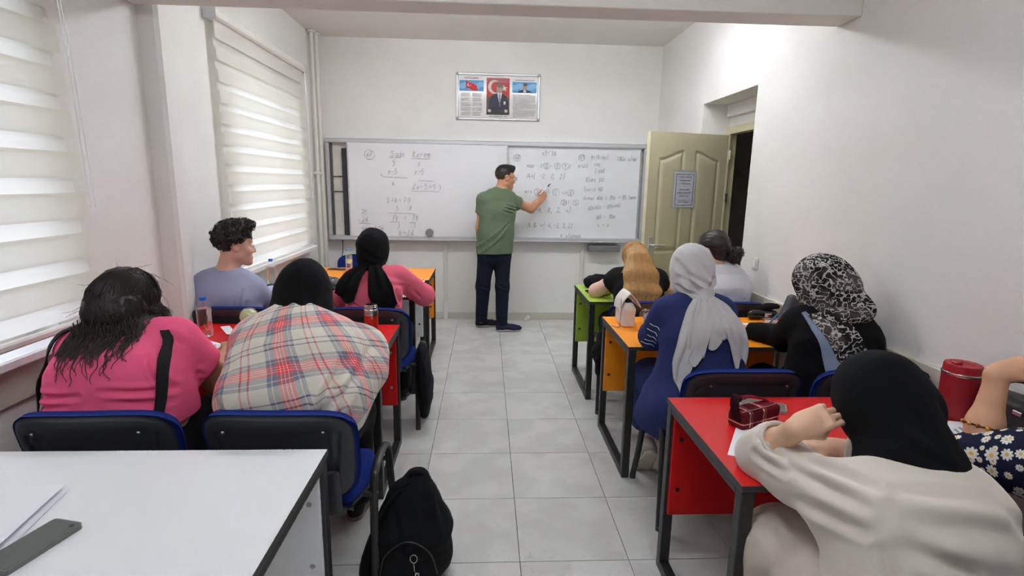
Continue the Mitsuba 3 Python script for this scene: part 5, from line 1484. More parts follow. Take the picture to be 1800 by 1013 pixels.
# ---- woman wrapped in the tartan shawl
def shawl():
    p = thing('person', 'woman in black headscarf wrapped in a white and red tartan shawl', 'person')
    Lx = unit([1, .0, 0])
    C, R, s = np.array([-.738, 2.215, 1.085]), head_R(4, 32, 0), .97
    pel, nek = np.array([-.705, 1.965, .57]), np.array([-.735, 2.085, .980])
    shL, shR = np.array([-.880, 2.07, .915]), np.array([-.585, 2.07, .910])
    elL, wrL = np.array([-.940, 2.24, .790]), np.array([-.82, 2.50, .770])
    elR, wrR = np.array([-.520, 2.24, .790]), np.array([-.64, 2.50, .770])
    sp = spine_of(pel, nek, .95, .95)
    legs = legs_of(pel, (-.80, -.60), 2.36)
    body_mesh(p, lin(206, 164, 142), sp, Lx, C, R, s, [(shL, elL, wrL), (shR, elR, wrR)], legs,
              hands=[dict(W=wrL, Fd=[.3, 1, -.1], N=[0, 0, 1], right=False, s=.92), dict(W=wrR, Fd=[-.3, 1, -.05], N=[.2, 0, 1], right=True, curl=(45, 50, 30), thumb='in', s=.92)])
    H, q = hijab_cap(C, R, s, .020)
    H.chain([q(0, -.03, -.03), np.array([-.735, 2.12, 1.00]), np.array([-.735, 2.075, .955])], [.098, .108, .120], .05)
    H.cap(np.array([-.690, 2.12, 1.0]), np.array([-.655, 2.10, .955]), .06, .07, .05)
    face_hole(H, q, R, s)
    put('headscarf', drape(H.mesh(.005), .005, 14, ([0, 0, 1], .35), [((-.735, 0, 1.15), (-.72, 0, 1.02), .014, .005), ((-.80, 0, 1.10), (-.82, 0, 1.0), .012, .004), ((-.68, 0, 1.12), (-.65, 0, 1.0), .010, .004)], seed=15), 'm_vc_cloth', p, lin(17, 17, 19), .06, label='black headscarf')
    S = Field()
    S.loft([(np.array([-.700, 1.945, .64]), .235, .165), (np.array([-.706, 1.925, .76]), .262, .170), (np.array([-.712, 1.985, .885]), .232, .145), (np.array([-.728, 2.045, .965]), .160, .105), (np.array([-.735, 2.085, 1.005]), .095, .085)], Lx, sq=2.1)
    S.chain([shR, np.array([-.515, 2.17, .845]), np.array([-.560, 2.36, .800])], [.105, .105, .075], .06)
    S.chain([shL, np.array([-.935, 2.17, .820]), np.array([-.90, 2.36, .800])], [.105, .100, .075], .06)
    S.cap(np.array([-.46, 2.08, .80]), np.array([-.52, 2.02, .70]), .075, .055, .06)
    S.cap(nek + [0, .01, -.02], q(0, -.02, -.06), .085, .088, .01, op='s')
    S.chain(spline([(-.865, 2.13, .985), (-.815, 2.045, 1.010), (-.735, 2.000, 1.018), (-.660, 2.035, 1.008), (-.615, 2.12, .980)], 9), [.030] * 9, .03)
    S.i(lambda P: (_v([-.62, 1.95, .668]) - P) @ _v(unit([.22, 0, 1])), .004)
    cr = [((-.505, 0, .915), (-.585, 0, .70), .014, .016), ((-.535, 0, .86), (-.575, 0, .76), .012, .012), ((-.50, 0, .82), (-.60, 0, .72), .014, .014), ((-.45, 0, .90), (-.50, 0, .76), .012, .012), ((-.66, 0, .98), (-.60, 0, .80), .020, .006), ((-.94, 0, .80), (-.86, 0, .70), .020, .006), ((-.86, 0, .98), (-.93, 0, .84), .018, .005), ((-.80, 0, 1.0), (-.68, 0, .985), .012, .007)]
    sm = drape(S.mesh(.005), .006, 7, ([0, 0, 1], .5), cr, seed=17)
    v = sm.vertices
    xc, yc, Rr = -.705, 2.02, .30
    th = np.arctan2(v[:, 0] - xc, -(v[:, 1] - yc - .18))
    X = th * .335
    Y = v[:, 2] + .75 * np.maximum(v[:, 1] - 1.80, 0) * (v[:, 2] > .70)
    a = math.radians(15)
    uv = np.stack([X * math.cos(a) + (Y - .8) * math.sin(a) + 1.012 + .125, -X * math.sin(a) + (Y - .8) * math.cos(a) + 1.02 + .05], 1)
    sk = add('shawl', sm, 'm_tartan', p, smooth=True, uv=uv, color=lin(200, 180, 176), label='white, red and grey blue tartan shawl')
    # fringe along the hanging hem at her right side
    rr = np.random.default_rng(5)
    paths = []
    for t in np.linspace(0, 1, 64):
        b = np.array([-.500 - .065 * t + rr.normal(0, .004), 2.075 - .02 * t + rr.normal(0, .006), .775 - .125 * t + rr.normal(0, .006)])
        ln = rr.uniform(.045, .085)
        paths.append(np.array([b + np.array([.006 * math.sin(3 * u + t * 20), -.01 * u, -ln * u]) for u in np.linspace(0, 1, 6)]))
    add('fringe', strands(None, paths, .0030, .0016, 4), 'm_vc_cloth', sk, smooth=True, kind='stuff', color=lin(206, 186, 178))
    add('fringe', strands(None, [q_ + np.array([.010, .05, -.055]) for q_ in paths[30:46]], .0032, .0018, 4), 'm_vc_cloth', sk, smooth=True, kind='stuff', color=lin(178, 66, 78))
    trousers(p, sp, Lx, legs, lin(22, 22, 24), name='skirt', rs=(.110, .090, .075)); shoes(p, legs, lin(32, 30, 30), lin(110, 96, 84))
shawl()

# ---- woman with long blonde hair at the green desk
def blonde():
    p = thing('person', 'woman with long wavy blonde hair in black T-shirt bent over the green desk', 'person')
    Lx = unit([1, .0, 0])
    C, R, s = np.array([1.082, 3.83, 1.010]), head_R(-6, 40, 0), .98
    pel, nek = np.array([1.060, 3.62, .57]), np.array([1.085, 3.74, .925])
    shL, shR = np.array([.945, 3.745, .885]), np.array([1.225, 3.745, .885])
    elL, wrL = np.array([.815, 3.845, .780]), np.array([1.00, 4.06, .768])
    elR, wrR = np.array([1.33, 3.86, .785]), np.array([1.20, 4.08, .768])
    sp = spine_of(pel, nek, .92, .95)
    legs = legs_of(pel, (.97, 1.15), 4.02)
    body_mesh(p, lin(222, 180, 164), sp, Lx, C, R, s, [(shL, elL, wrL), (shR, elR, wrR)], legs, r_arm=1.15,
              hands=[dict(W=wrL, Fd=[.6, 1, -.1], N=[0, 0, 1], right=False, s=.92), dict(W=wrR, Fd=[-.4, 1, -.05], N=[.2, 0, 1], right=True, curl=(45, 50, 30), thumb='in', s=.92)])
    S = Field().loft(grow(sp[:-1], .014) + [(nek + [0, 0, -.015], .085, .075)], Lx)
    S.sleeve([shL + Lx * .03, shL, shL + (elL - shL) * .42], [.076, .076, .072]); S.sleeve([shR - Lx * .03, shR, shR + (elR - shR) * .55], [.076, .076, .072])
    S.plane(pel + [0, 0, .01], [0, 0, -1])
    put('t_shirt', drape(S.mesh(.0072), .004, 10, seed=3), 'm_vc_cloth', p, lin(28, 27, 29), .05)
    q = lambda *a: hl(C, R, s, a)
    H = Field()
    H.ell(q(0, -.020, .042), np.array([.086, .106, .094]) * s, R, .03)
    H.loft([(np.array([1.078, 3.73, 1.03]), .078, .066), (np.array([1.072, 3.640, .93]), .098, .046), (np.array([1.068, 3.560, .82]), .100, .032), (np.array([1.062, 3.545, .72]), .075, .024)], [1, 0, 0], k=.05)
    H.ell(q(0, .130, -.03), np.array([.062, .062, .095]) * s, R, .02, op='s')
    hm = drape(H.mesh(.005), .006, 26, ([0, 0, 1], .15), fine=.002, seed=31)
    cols = lin(150, 106, 56)
    hk = put('hair', hm, 'm_vc_hair', p, cols, .18)
    rr = np.random.default_rng(33)
    groups = {0: [], 1: [], 2: [], 3: []}
    crown = np.array([1.075, 3.80, 1.12]); alls, dirs = [], []
    for i in range(420):
        u = rr.uniform(-1, 1)
        a = u * 1.35
        r0 = np.array([math.sin(a) * .088, -math.cos(a) * .06, 0])
        pts = [crown + r0 * .4 + [0, 0, rr.normal(0, .006)], np.array([1.078, 3.775, 1.055]) + r0 * 1.02, np.array([1.076, 3.685, .965]) + r0 * [1.12, .9, 1], np.array([1.072, 3.590, .855]) + r0 * [1.26 + .1 * u * u, .75, 1], np.array([1.062, 3.535, .755 + .04 * abs(u)]) + r0 * [1.12, .6, 1], np.array([1.060 + rr.normal(0, .012), 3.53, rr.uniform(.655, .74) + .05 * abs(u)]) + r0 * [.95, .5, 1]]
        c = spline(np.array(pts) + rr.normal(0, .004, (6, 3)), 26)
        w, ph, fr = rr.uniform(.003, .008), rr.uniform(0, 6.3), rr.uniform(2.0, 3.6)
        t = np.linspace(0, 1, 26)
        c[:, 0] += w * np.sin(ph + fr * 2 * np.pi * t) * np.minimum(1, 2 * t); c[:, 1] += -.006 + .6 * w * np.cos(ph + fr * 2 * np.pi * t)
        alls.append(c); dirs.append(np.tile(unit([math.sin(a) * .6, -1, .15]), (26, 1)))
    for c in H.rest(np.array(alls), .006, d=np.array(dirs), it=10): groups[int(rr.integers(0, 4))].append(c)
    # gathered twist at the back of the crown
    for i in range(26):
        ph = rr.uniform(0, 6.3)
        groups[int(rr.integers(1, 3))].append(np.array([[1.040 + (.030 - .012 * t) * math.cos(ph + 5 * t), 3.745 - .03 * t + rr.normal(0, .002), 1.055 + (.026 - .012 * t) * math.sin(ph + 5 * t)] for t in np.linspace(0, 1, 16)]))
    for g, c in zip(range(4), ((176, 132, 76), (156, 112, 62), (196, 154, 96), (132, 94, 54))):
        add('wavy_locks', strands(None, groups[g], .0040, .0016, 4), 'm_vc_hair', hk, smooth=True, kind='stuff', color=lin(*c))
    trousers(p, sp, Lx, legs, lin(34, 36, 44)); shoes(p, legs, lin(40, 40, 42), lin(150, 150, 148))
blonde()

# ---- woman in the navy coat with grey headscarf
def navy_coat():
    p = thing('person', 'woman in navy coat and pale grey headscarf sitting at the right orange desk', 'person')
    Lx = unit([1, .05, 0])
    C, R, s = np.array([.985, 2.515, 1.140]), head_R(2, 18, 0), .97
    pel, nek = np.array([1.015, 2.375, .57]), np.array([.995, 2.435, 1.010])
    shL, shR = np.array([.860, 2.430, .965]), np.array([1.125, 2.445, .960])
    elL, wrL = np.array([.850, 2.585, .800]), np.array([.96, 2.83, .770])
    elR, wrR = np.array([1.175, 2.58, .800]), np.array([1.10, 2.84, .770])
    sp = spine_of(pel, nek, .95, .95)
    legs = legs_of(pel, (.92, 1.10), 2.78)
    legs[0] = (legs[0][0], legs[0][1], np.array([.890, 2.535, .165]), np.array([.890, 2.60, .05]))
    body_mesh(p, lin(204, 160, 138), sp, Lx, C, R, s, [(shL, elL, wrL), (shR, elR, wrR)], legs,
              hands=[dict(W=wrL, Fd=[.4, 1, -.1], N=[0, 0, 1], right=False, s=.92), dict(W=wrR, Fd=[-.3, 1, -.05], N=[.2, 0, 1], right=True, curl=(45, 50, 30), thumb='in', s=.92)])
    H, q = hijab_cap(C, R, s, .021)
    H.cap(q(0, -.035, -.065), nek + np.array([0, -.005, .045]), .082, .066, .03)
    H.cap(np.array([.985, 2.365, 1.045]), np.array([1.01, 2.365, 1.04]), .026, .026, .03)
    face_hole(H, q, R, s)
    grey = lin(188, 186, 188)
    cr = [((.895, 0, 1.20), (.98, 0, 1.06), .011, .011), ((.91, 0, 1.135), (1.00, 0, 1.06), .009, .012), ((.90, 0, 1.09), (.99, 0, 1.05), .008, .012), ((1.07, 0, 1.16), (1.01, 0, 1.055), .011, .010), ((1.085, 0, 1.11), (1.02, 0, 1.05), .009, .010), ((.96, 0, 1.22), (1.05, 0, 1.12), .014, .007), ((.93, 0, 1.15), (1.06, 0, 1.085), .010, .007)]
    hk = put('headscarf', drape(H.mesh(.0045), .004, 14, ([.5, 0, 1], .4), cr, seed=41), 'm_vc_cloth', p, grey, .03, label='pale grey headscarf')
    navy = lin(44, 50, 92)
    S = Field().loft(grow(sp[:-1], .020) + [(nek + [0, 0, .010], .078, .070)], Lx)
    S.loft([(pel + [0, -.01, .10], .190, .140), (pel + [-.01, -.02, -.02], .212, .165), (pel + [-.015, .05, -.10], .225, .17)], Lx, k=.06)
    for hp, kn, an, toe in legs: S.chain([hp + [0, 0, .01], kn + [0, 0, 0]], [.115, .105], .06)
    for hp, kn, an, toe in legs: S.chain([kn, np.array([kn[0], kn[1] - .05, .26])], [.105, .105], .05)
    S.cap(np.array([.840, 2.24, .56]), np.array([.832, 2.50, .42]), .078, .074, .06)
    S.sleeve([shL, elL, elL * .1 + wrL * .9], [.074, .066, .050]); S.sleeve([shR, elR, elR * .1 + wrR * .9], [.074, .066, .050])
    S.plane([0, 0, .245], [0, 0, -1])
    S.cap(nek, nek + np.array([0, .03, .10]), .060, .055, .006, op='s')
    cr = [((.90, 0, .72), (1.14, 0, .70), .020, .004), ((.84, 0, .86), (.90, 0, .78), .010, .006), ((1.15, 0, .86), (1.10, 0, .76), .012, .005), ((.88, 0, .66), (.84, 0, .50), .014, .008), ((.95, 0, .64), (.90, 0, .48), .016, .006)]
    ck = put('coat', drape(S.mesh(.0072), .005, 8, ([0, 0, 1], .45), cr, seed=43), 'm_vc_cloth', p, navy, .04, label='long navy coat')
    yb = 2.25
    tails = [([(.975, 2.345, 1.045), (.945, 2.300, .985), (.905, yb, .88), (.872, yb - .01, .77), (.862, yb - .015, .675)], [.028, .046, .052, .044, .018], 1, 1.8, .010, .08),
             ([(.985, 2.340, 1.045), (.972, 2.292, .99), (.946, yb, .90), (.930, yb, .795)], [.020, .040, .042, .034], 2, 1.6, .008, .16),
             ([(1.000, 2.338, 1.045), (1.024, 2.292, .99), (1.034, yb, .93), (1.037, yb, .868)], [.018, .036, .046, .052], 3, .8, .005, 0),
             ([(1.015, 2.345, 1.05), (1.060, 2.302, 1.00), (1.105, yb, .92), (1.132, yb, .84), (1.138, yb, .765)], [.024, .042, .044, .038, .026], 4, 1.6, .009, -.10)]
    for j, (pts, hw, sd, pl, am, tl) in enumerate(tails):
        add('scarf_tail', sheet_fold(pts, hw, .005, [1, 0, tl], pl, am, seed=sd, on=S, gap=.013 + .004 * (j % 2)), 'm_vc_cloth', hk, smooth=True, color=grey)
    # pale stitched branch pattern on the left sleeve
    for i, (z, dx) in enumerate(((.905, .0), (.870, .008), (.835, -.004), (.805, .006), (.785, .02))):
        pts = spline([(.800 - dx, 2.475 + .02 * i, z), (.812, 2.448 + .022 * i, z - .004), (.835, 2.440 + .024 * i, z - .002), (.852, 2.444 + .024 * i, z - .014)], 10)
        pts = S.rest(pts, .008, d=unit([-.6, -1, 0]), it=12)
        add('sleeve_stitching', tube(pts, .0016, 5), 'm_vc_matte', ck, smooth=True, color=lin(196, 198, 206))
    k = shoe(p, (.885, 2.50, 0), (.885, 2.745, 0), lin(196, 190, 182), lin(204, 198, 184), laces=False, lab='cream trainer')
    a = legs[1][2]; shoe(p, (a[0], a[1] - .06, 0), (a[0] + .02, a[1] + .19, 0), lin(196, 190, 182), lin(204, 198, 184), laces=False, lab='cream trainer')
    # the left foot is tucked back on its toes: turn that shoe up about the toe
    piv = np.array([.885, 2.700, .012])
    Rm = rotx(math.radians(-52))
    tw = T(np.vstack([np.hstack([Rm, (piv - Rm @ piv)[:, None]]), [0, 0, 0, 1]]))
    for kk in [x for x in scene if x == k or x.startswith(k + '__')]: scene[kk]['to_world'] = tw
navy_coat()

# ---- person in white T-shirt with a dark ponytail
def white_tee():
    p = thing('person', 'person in white T-shirt with dark hair tied in a ponytail beside the door', 'person')
    Lx = unit([1, -.18, 0])
    C, R, s = np.array([1.560, 3.62, 1.115]), head_R(-38, 10, 0), 1.02
    pel, nek = np.array([1.635, 3.60, .57]), np.array([1.605, 3.575, .985])
    shL, shR = np.array([1.470, 3.61, .915]), np.array([1.735, 3.565, .905])
    elL, wrL = np.array([1.44, 3.80, .785]), np.array([1.46, 4.05, .770])
    elR, wrR = np.array([1.775, 3.76, .785]), np.array([1.66, 4.04, .770])
    sp = spine_of(pel, nek, 1.0, .98)
    legs = legs_of(pel, (1.54, 1.73), 4.02)
    body_mesh(p, lin(206, 164, 142), sp, Lx, C, R, s, [(shL, elL, wrL), (shR, elR, wrR)], legs,
              hands=[dict(W=wrL, Fd=[.2, 1, -.1], N=[0, 0, 1], right=False), dict(W=wrR, Fd=[-.3, 1, -.05], N=[.2, 0, 1], right=True, curl=(45, 50, 30), thumb='in')])
    q = lambda *a: hl(C, R, s, a)
    H = Field()
    H.ell(q(0, -.018, .042), np.array([.087, .106, .095]) * s, R, .03)
    H.ell(q(0, -.070, -.015), np.array([.066, .050, .060]) * s, R, .03)
    H.ell(q(0, .125, -.02), np.array([.062, .062, .090]) * s, R, .015, op='s')
    hm = drape(H.mesh(.0045), .004, 26, (R[:, 1], .2), fine=.002, seed=51)
    hk = put('hair', hm, 'm_vc_hair', p, lin(40, 33, 31), .12)
    B = Field().ell([1.672, 3.525, 1.095], [.046, .042, .055], None, .02).ell([1.700, 3.515, 1.120], [.022, .025, .024], None, .03).ell([1.640, 3.53, 1.120], [.03, .03, .03], None, .03)
    bm = drape(B.mesh(.004), .007, 40, fine=.003, seed=52)
    pk = put('ponytail', bm, 'm_vc_hair', hk, lin(36, 30, 29), .12)
    rr = np.random.default_rng(53); n = normals(bm)
    paths = []
    for i in rr.choice(len(bm.vertices), 240, replace=False):
        b, nn = bm.vertices[i], n[i]
        d = unit(nn + rr.normal(0, .6, 3)); ln = rr.uniform(.010, .022); e = unit(np.cross(nn, rr.normal(size=3)))
        paths.append(np.array([b - nn * .004 + d * ln * t * (1 - .4 * t) + e * .012 * math.sin(4 * t) for t in np.linspace(0, 1, 7)]))
    add('curls', strands(None, paths, .0022, .0012), 'm_vc_hair', pk, smooth=True, kind='stuff', color=lin(38, 31, 29))
    S = Field().loft(grow(sp[:-1], .020) + [(nek + [0, 0, -.008], .080, .072)], Lx)
    S.sleeve([shL + Lx * .03, shL, shL + (elL - shL) * .60], [.078, .078, .076]); S.sleeve([shR - Lx * .03, shR, shR + (elR - shR) * .60], [.078, .078, .076])
    S.plane(pel + [0, 0, .02], [0, 0, -1])
    S.cap(nek + [0, .0, -.005], q(0, -.02, -.06), .062, .060, .006, op='s')
    cr = [((1.55, 0, .80), (1.72, 0, .74), .016, .005), ((1.78, 0, .90), (1.72, 0, .78), .012, .006)]
    put('t_shirt', drape(S.mesh(.0072), .005, 7, ([0, 0, 1], .5), cr, seed=54), 'm_vc_cloth', p, lin(206, 208, 216), .02)
    trousers(p, sp, Lx, legs, lin(40, 42, 50)); shoes(p, legs, lin(40, 40, 42), lin(150, 150, 148))
white_tee()

# ---- woman in the leopard print headscarf
def leopard():
    p = thing('person', 'woman in black and white animal print headscarf writing at the right orange desk', 'person')
    Lx = unit([.93, -.36, 0])
    C, R, s = np.array([1.622, 2.495, 1.085]), head_R(-48, 26, 4), .99
    pel, nek = np.array([1.660, 2.375, .57]), np.array([1.665, 2.425, .955])
    shL, shR = np.array([1.545, 2.500, .895]), np.array([1.745, 2.385, .890])
    elL, wrL = np.array([1.555, 2.630, .782]), np.array([1.430, 2.800, .775])
    elR, wrR = np.array([1.795, 2.620, .785]), np.array([1.690, 2.900, .772])
    sp = spine_of(pel, nek, .98, .98)
    legs = legs_of(pel, (1.55, 1.74), 2.78)
    skin = lin(200, 152, 128)
    body_mesh(p, skin, sp, Lx, C, R, s, [(shL, elL, wrL), (shR, elR, wrR)], legs, h=.006,
              hands=[dict(W=wrL, Fd=[-1, .35, -.08], N=[0, 0, 1], right=False, s=.95, curl=(15, 25, 15)), dict(W=wrR, Fd=[-.85, .5, -.02], N=[-.1, -.5, 1], right=True, curls=[(40, 45, 25), (52, 50, 30), (60, 55, 30), (64, 55, 30)], thumb='pinch', s=.95)])
    H, q = hijab_cap(C, R, s, .030)
    H.ell(q(0, -.075, -.045), np.array([.095, .075, .080]), R, .05)
    H.cap(q(0, -.06, -.07), np.array([1.690, 2.355, .985]), .090, .075, .05)
    H.ell(np.array([1.735, 2.340, 1.005]), [.062, .055, .055], None, .05)
    H.cap(q(0, .01, -.09), nek + np.array([-.02, .0, .01]), .080, .088, .03)
    face_hole(H, q, R, s)
    cr = [((1.62, 0, 1.18), (1.66, 0, 1.03), .012, .008), ((1.56, 0, 1.02), (1.70, 0, .99), .011, .009), ((1.70, 0, 1.13), (1.74, 0, 1.0), .012, .008), ((1.55, 0, 1.10), (1.60, 0, 1.0), .010, .006)]
    hk = add('headscarf', drape(H.mesh(.005), .006, 12, ([0, 0, 1], .5), cr, seed=61), 'm_leopard', p, smooth=True, color=lin(120, 118, 116), label='black and white animal print headscarf')
    S = Field().loft(grow(sp[:-1], .024) + [(nek + [0, 0, .005], .080, .072)], Lx)
    S.sleeve([shL, elL, elL * .08 + wrL * .92], [.078, .068, .046]); S.sleeve([shR, elR, elR * .1 + wrR * .9], [.078, .066, .048])
    S.loft([(pel + [0, 0, .10], .190, .150), (pel + [0, 0, -.04], .21, .165)], Lx, k=.05)
    S.plane(pel + [0, 0, -.085], [0, 0, -1])
    S.cap(nek, nek + np.array([0, .03, .10]), .060, .055, .006, op='s')
    cr = [((1.50, 0, .85), (1.56, 0, .77), .010, .007), ((1.52, 0, .74), (1.64, 0, .70), .014, .006), ((1.74, 0, .88), (1.80, 0, .74), .014, .006)]
    put('top', drape(S.mesh(.0072), .006, 8, ([0, 0, 1], .5), cr, seed=63), 'm_vc_cloth', p, lin(20, 20, 22), .05)
    tl = [(1.555, 2.385, .985), (1.585, 2.330, .935), (1.620, 2.275, .86), (1.650, 2.245, .775), (1.665, 2.235, .69)]
    add('scarf_tail', sheet_fold(tl, [.050, .062, .062, .058, .055], .006, [1, 0, .25], 1.0, .005, seed=7, on=S, gap=.016), 'm_leopard', hk, smooth=True, color=lin(110, 108, 106))
    add('scarf_lining', sheet_fold([(1.498, 2.395, .975), (1.520, 2.335, .92), (1.548, 2.285, .84), (1.566, 2.262, .76), (1.575, 2.255, .69)], [.012, .020, .024, .030, .026], .005, [1, 0, .3], .8, .004, seed=9, on=S, gap=.012), 'm_vc_cloth', hk, smooth=True, color=lin(132, 146, 172), label='pale blue scarf lining')
    for z, o in ((.800, .0), (.745, .004)):
        add('scarf_stripe', tube(S.rest(spline([(1.600 + .02 * (0.86 - z), 2.240 - o, z - .012), (1.65 + .02 * (0.86 - z), 2.233 - o, z), (1.705 + .02 * (0.86 - z), 2.238 - o, z + .012)], 8), .023), .005, 6), 'm_vc_cloth', hk, smooth=True, color=lin(120, 106, 102))
    trousers(p, sp, Lx, legs, lin(22, 22, 25)); shoes(p, legs, lin(40, 40, 42), lin(150, 150, 148))
leopard()

# ---- woman in the cream jacket, foreground
def cream():
    p = thing('person', 'woman in cream jacket and black headscarf resting her forehead on her fist in the foreground', 'person')
    Lx = unit([1, .02, 0])
    C, R, s = np.array([1.050, 1.315, .985]), head_R(-4, 40, 0), .95
    pel, nek = np.array([.985, 1.010, .57]), np.array([1.010, 1.160, .862])
    shL, shR = np.array([.880, 1.140, .796]), np.array([1.130, 1.125, .815])
    elL, wrL = np.array([.812, 1.415, .782]), np.array([.822, 1.275, .933])
    elR, wrR = np.array([1.17, 1.36, .790]), np.array([1.075, 1.470, .772])
    sp = [(pel, .180, .125), (pel + (nek - pel) * .35 + [0, -.035, .01], .168, .118), (pel + (nek - pel) * .68 + [0, -.03, .02], .172, .115), (pel + (nek - pel) * .90 + [0, -.005, .0], .140, .064), (nek, .064, .060)]
    legs = legs_of(pel, (.87, 1.09), 1.42)
    skin = lin(214, 172, 146)
    fist = dict(W=wrL, Fd=[.85, -.02, .40], N=[-.45, -.75, .45], right=False, curls=[(38, 92, 50), (42, 95, 50), (46, 96, 50), (50, 96, 50)], thumb='in', s=.95, k=.0025, fat=.90)
    body_mesh(p, skin, sp, Lx, C, R, s, [(shL, elL, wrL), (shR, elR, wrR)], legs, h=.0040,
              hands=[fist, dict(W=wrR, Fd=[-.8, .45, -.05], N=[.1, 0, 1], right=True, curls=[(40, 45, 25), (50, 50, 30), (58, 55, 30), (62, 55, 30)], thumb='pinch', s=.94)])
    H, q = hijab_cap(C, R, s, .018)
    H.ell(q(0, -.055, -.01), np.array([.100, .085, .110]), R, .05)
    H.chain([q(0, -.04, -.05), np.array([1.045, 1.185, .915])], [.094, .096], .05)
    H.ell(np.array([1.085, 1.145, .900]), [.070, .066, .046], None, .05)
    H.ell(np.array([.985, 1.170, .880]), [.070, .060, .040], None, .05)
    face_hole(H, q, R, s)
    cr = [((1.01, 0, 1.08), (1.05, 0, .94), .016, .006), ((1.10, 0, 1.05), (1.16, 0, .93), .014, .006), ((.97, 0, .97), (1.08, 0, .91), .012, .005)]
    put('headscarf', drape(H.mesh(.0045), .005, 11, ([.3, 0, 1], .4), cr, seed=71), 'm_vc_cloth', p, lin(17, 18, 20), .05, label='black headscarf')
    crm = lin(198, 191, 182)
    S = Field().loft([(pel + [0, -.005, -.06], .215, .165)] + grow(sp[1:-1], .022) + [(nek + [0, -.01, -.01], .078, .064)], Lx)
    S.cap(shL + [.02, 0, 0], shL, .074, .074, .06).cap(shR - [.02, 0, 0], shR, .078, .078, .06)
    cuff = elL + (wrL - elL) * .52
    S.sleeve([shL, shL * .45 + elL * .55, elL], [.078, .072, .064], kj=.05, cut=False); S.sleeve([elL, elL + (wrL - elL) * .35, cuff], [.064, .058, .054], kj=.03)
    S.sleeve([shR, elR, elR * .2 + wrR * .8], [.080, .070, .052], kj=.05)
    S.plane([0, 0, .42], [0, 0, -1])
    S.cap(nek + [0, .01, .0], nek + np.array([0, .06, .10]), .066, .060, .006, op='s')
    cr = [((.905, 1.10, .865), (.855, 1.26, .835), .012, .012), ((.875, 1.08, .83), (.83, 1.30, .80), .012, .012), ((.86, 1.05, .79), (.82, 1.25, .745), .012, .010), ((.79, 1.36, .83), (.85, 1.34, .80), .009, .011), ((.785, 1.38, .80), (.84, 1.31, .77), .009, .011), ((.80, 1.40, .83), (.86, 1.37, .845), .008, .009), ((.93, 1.06, .88), (1.12, 1.04, .86), .014, .007), ((.93, 1.0, .84), (1.16, .99, .82), .020, .008), ((.90, .98, .80), (1.02, .95, .76), .016, .009), ((.98, .94, .76), (1.18, .95, .72), .022, .009), ((.92, .95, .72), (1.06, .92, .68), .018, .008), ((1.13, 1.05, .87), (1.20, 1.0, .80), .014, .008), ((.885, 1.02, .76), (.90, .96, .62), .014, .010)]
    jk = put('jacket', drape(S.mesh(.0055), .006, 6, ([1, 0, .2], .45), cr, seed=73, axis=[.5, .65, -.45]), 'm_vc_cloth', p, crm, .02, label='cream jacket')
    D_ = Field().chain([np.array([.930, 1.02, .545]), np.array([.860, 1.345, .545]), np.array([.845, 1.335, .22])], [.125, .098, .105], .05)
    D_.chain([np.array([1.04, 1.02, .545]), np.array([1.085, 1.36, .545]), np.array([1.085, 1.345, .22])], [.125, .098, .105], .05).plane([0, 0, .20], [0, 0, -1])
    D_.cap(np.array([.825, 1.12, .62]), np.array([.800, 1.18, .36]), .055, .06, .06)
    cr2 = [((.80, 0, .66), (.77, 0, .40), .014, .012), ((.85, 0, .66), (.82, 0, .42), .016, .014), ((.90, 0, .62), (.88, 0, .40), .016, .010)]
    put('dress', drape(D_.mesh(.009), .009, 8, ([0, 0, 1], .25), cr2, seed=77), 'm_vc_cloth', p, lin(190, 180, 169), .03, label='pale beige dress')
    # rolled cuff
    ax = unit(wrL - elL); a1 = unit(np.cross(ax, [0, 1, 0])); a2 = np.cross(ax, a1)
    K = Field().cap(cuff - ax * .045, cuff + ax * .006, .060, .058, .01).plane(cuff + ax * .010, ax).plane(cuff - ax * .040, -ax)
    K.cap(cuff - ax * .02, cuff + ax * .05, .046, .046, .004, op='s')
    put('rolled_cuff', drape(K.mesh(.0035), .004, 18, seed=75), 'm_vc_cloth', jk, crm, .02)
    trousers(p, sp, Lx, legs, lin(22, 22, 24), rs=(.09, .075, .060)); shoes(p, legs, lin(24, 24, 26), lin(40, 40, 40))
cream()

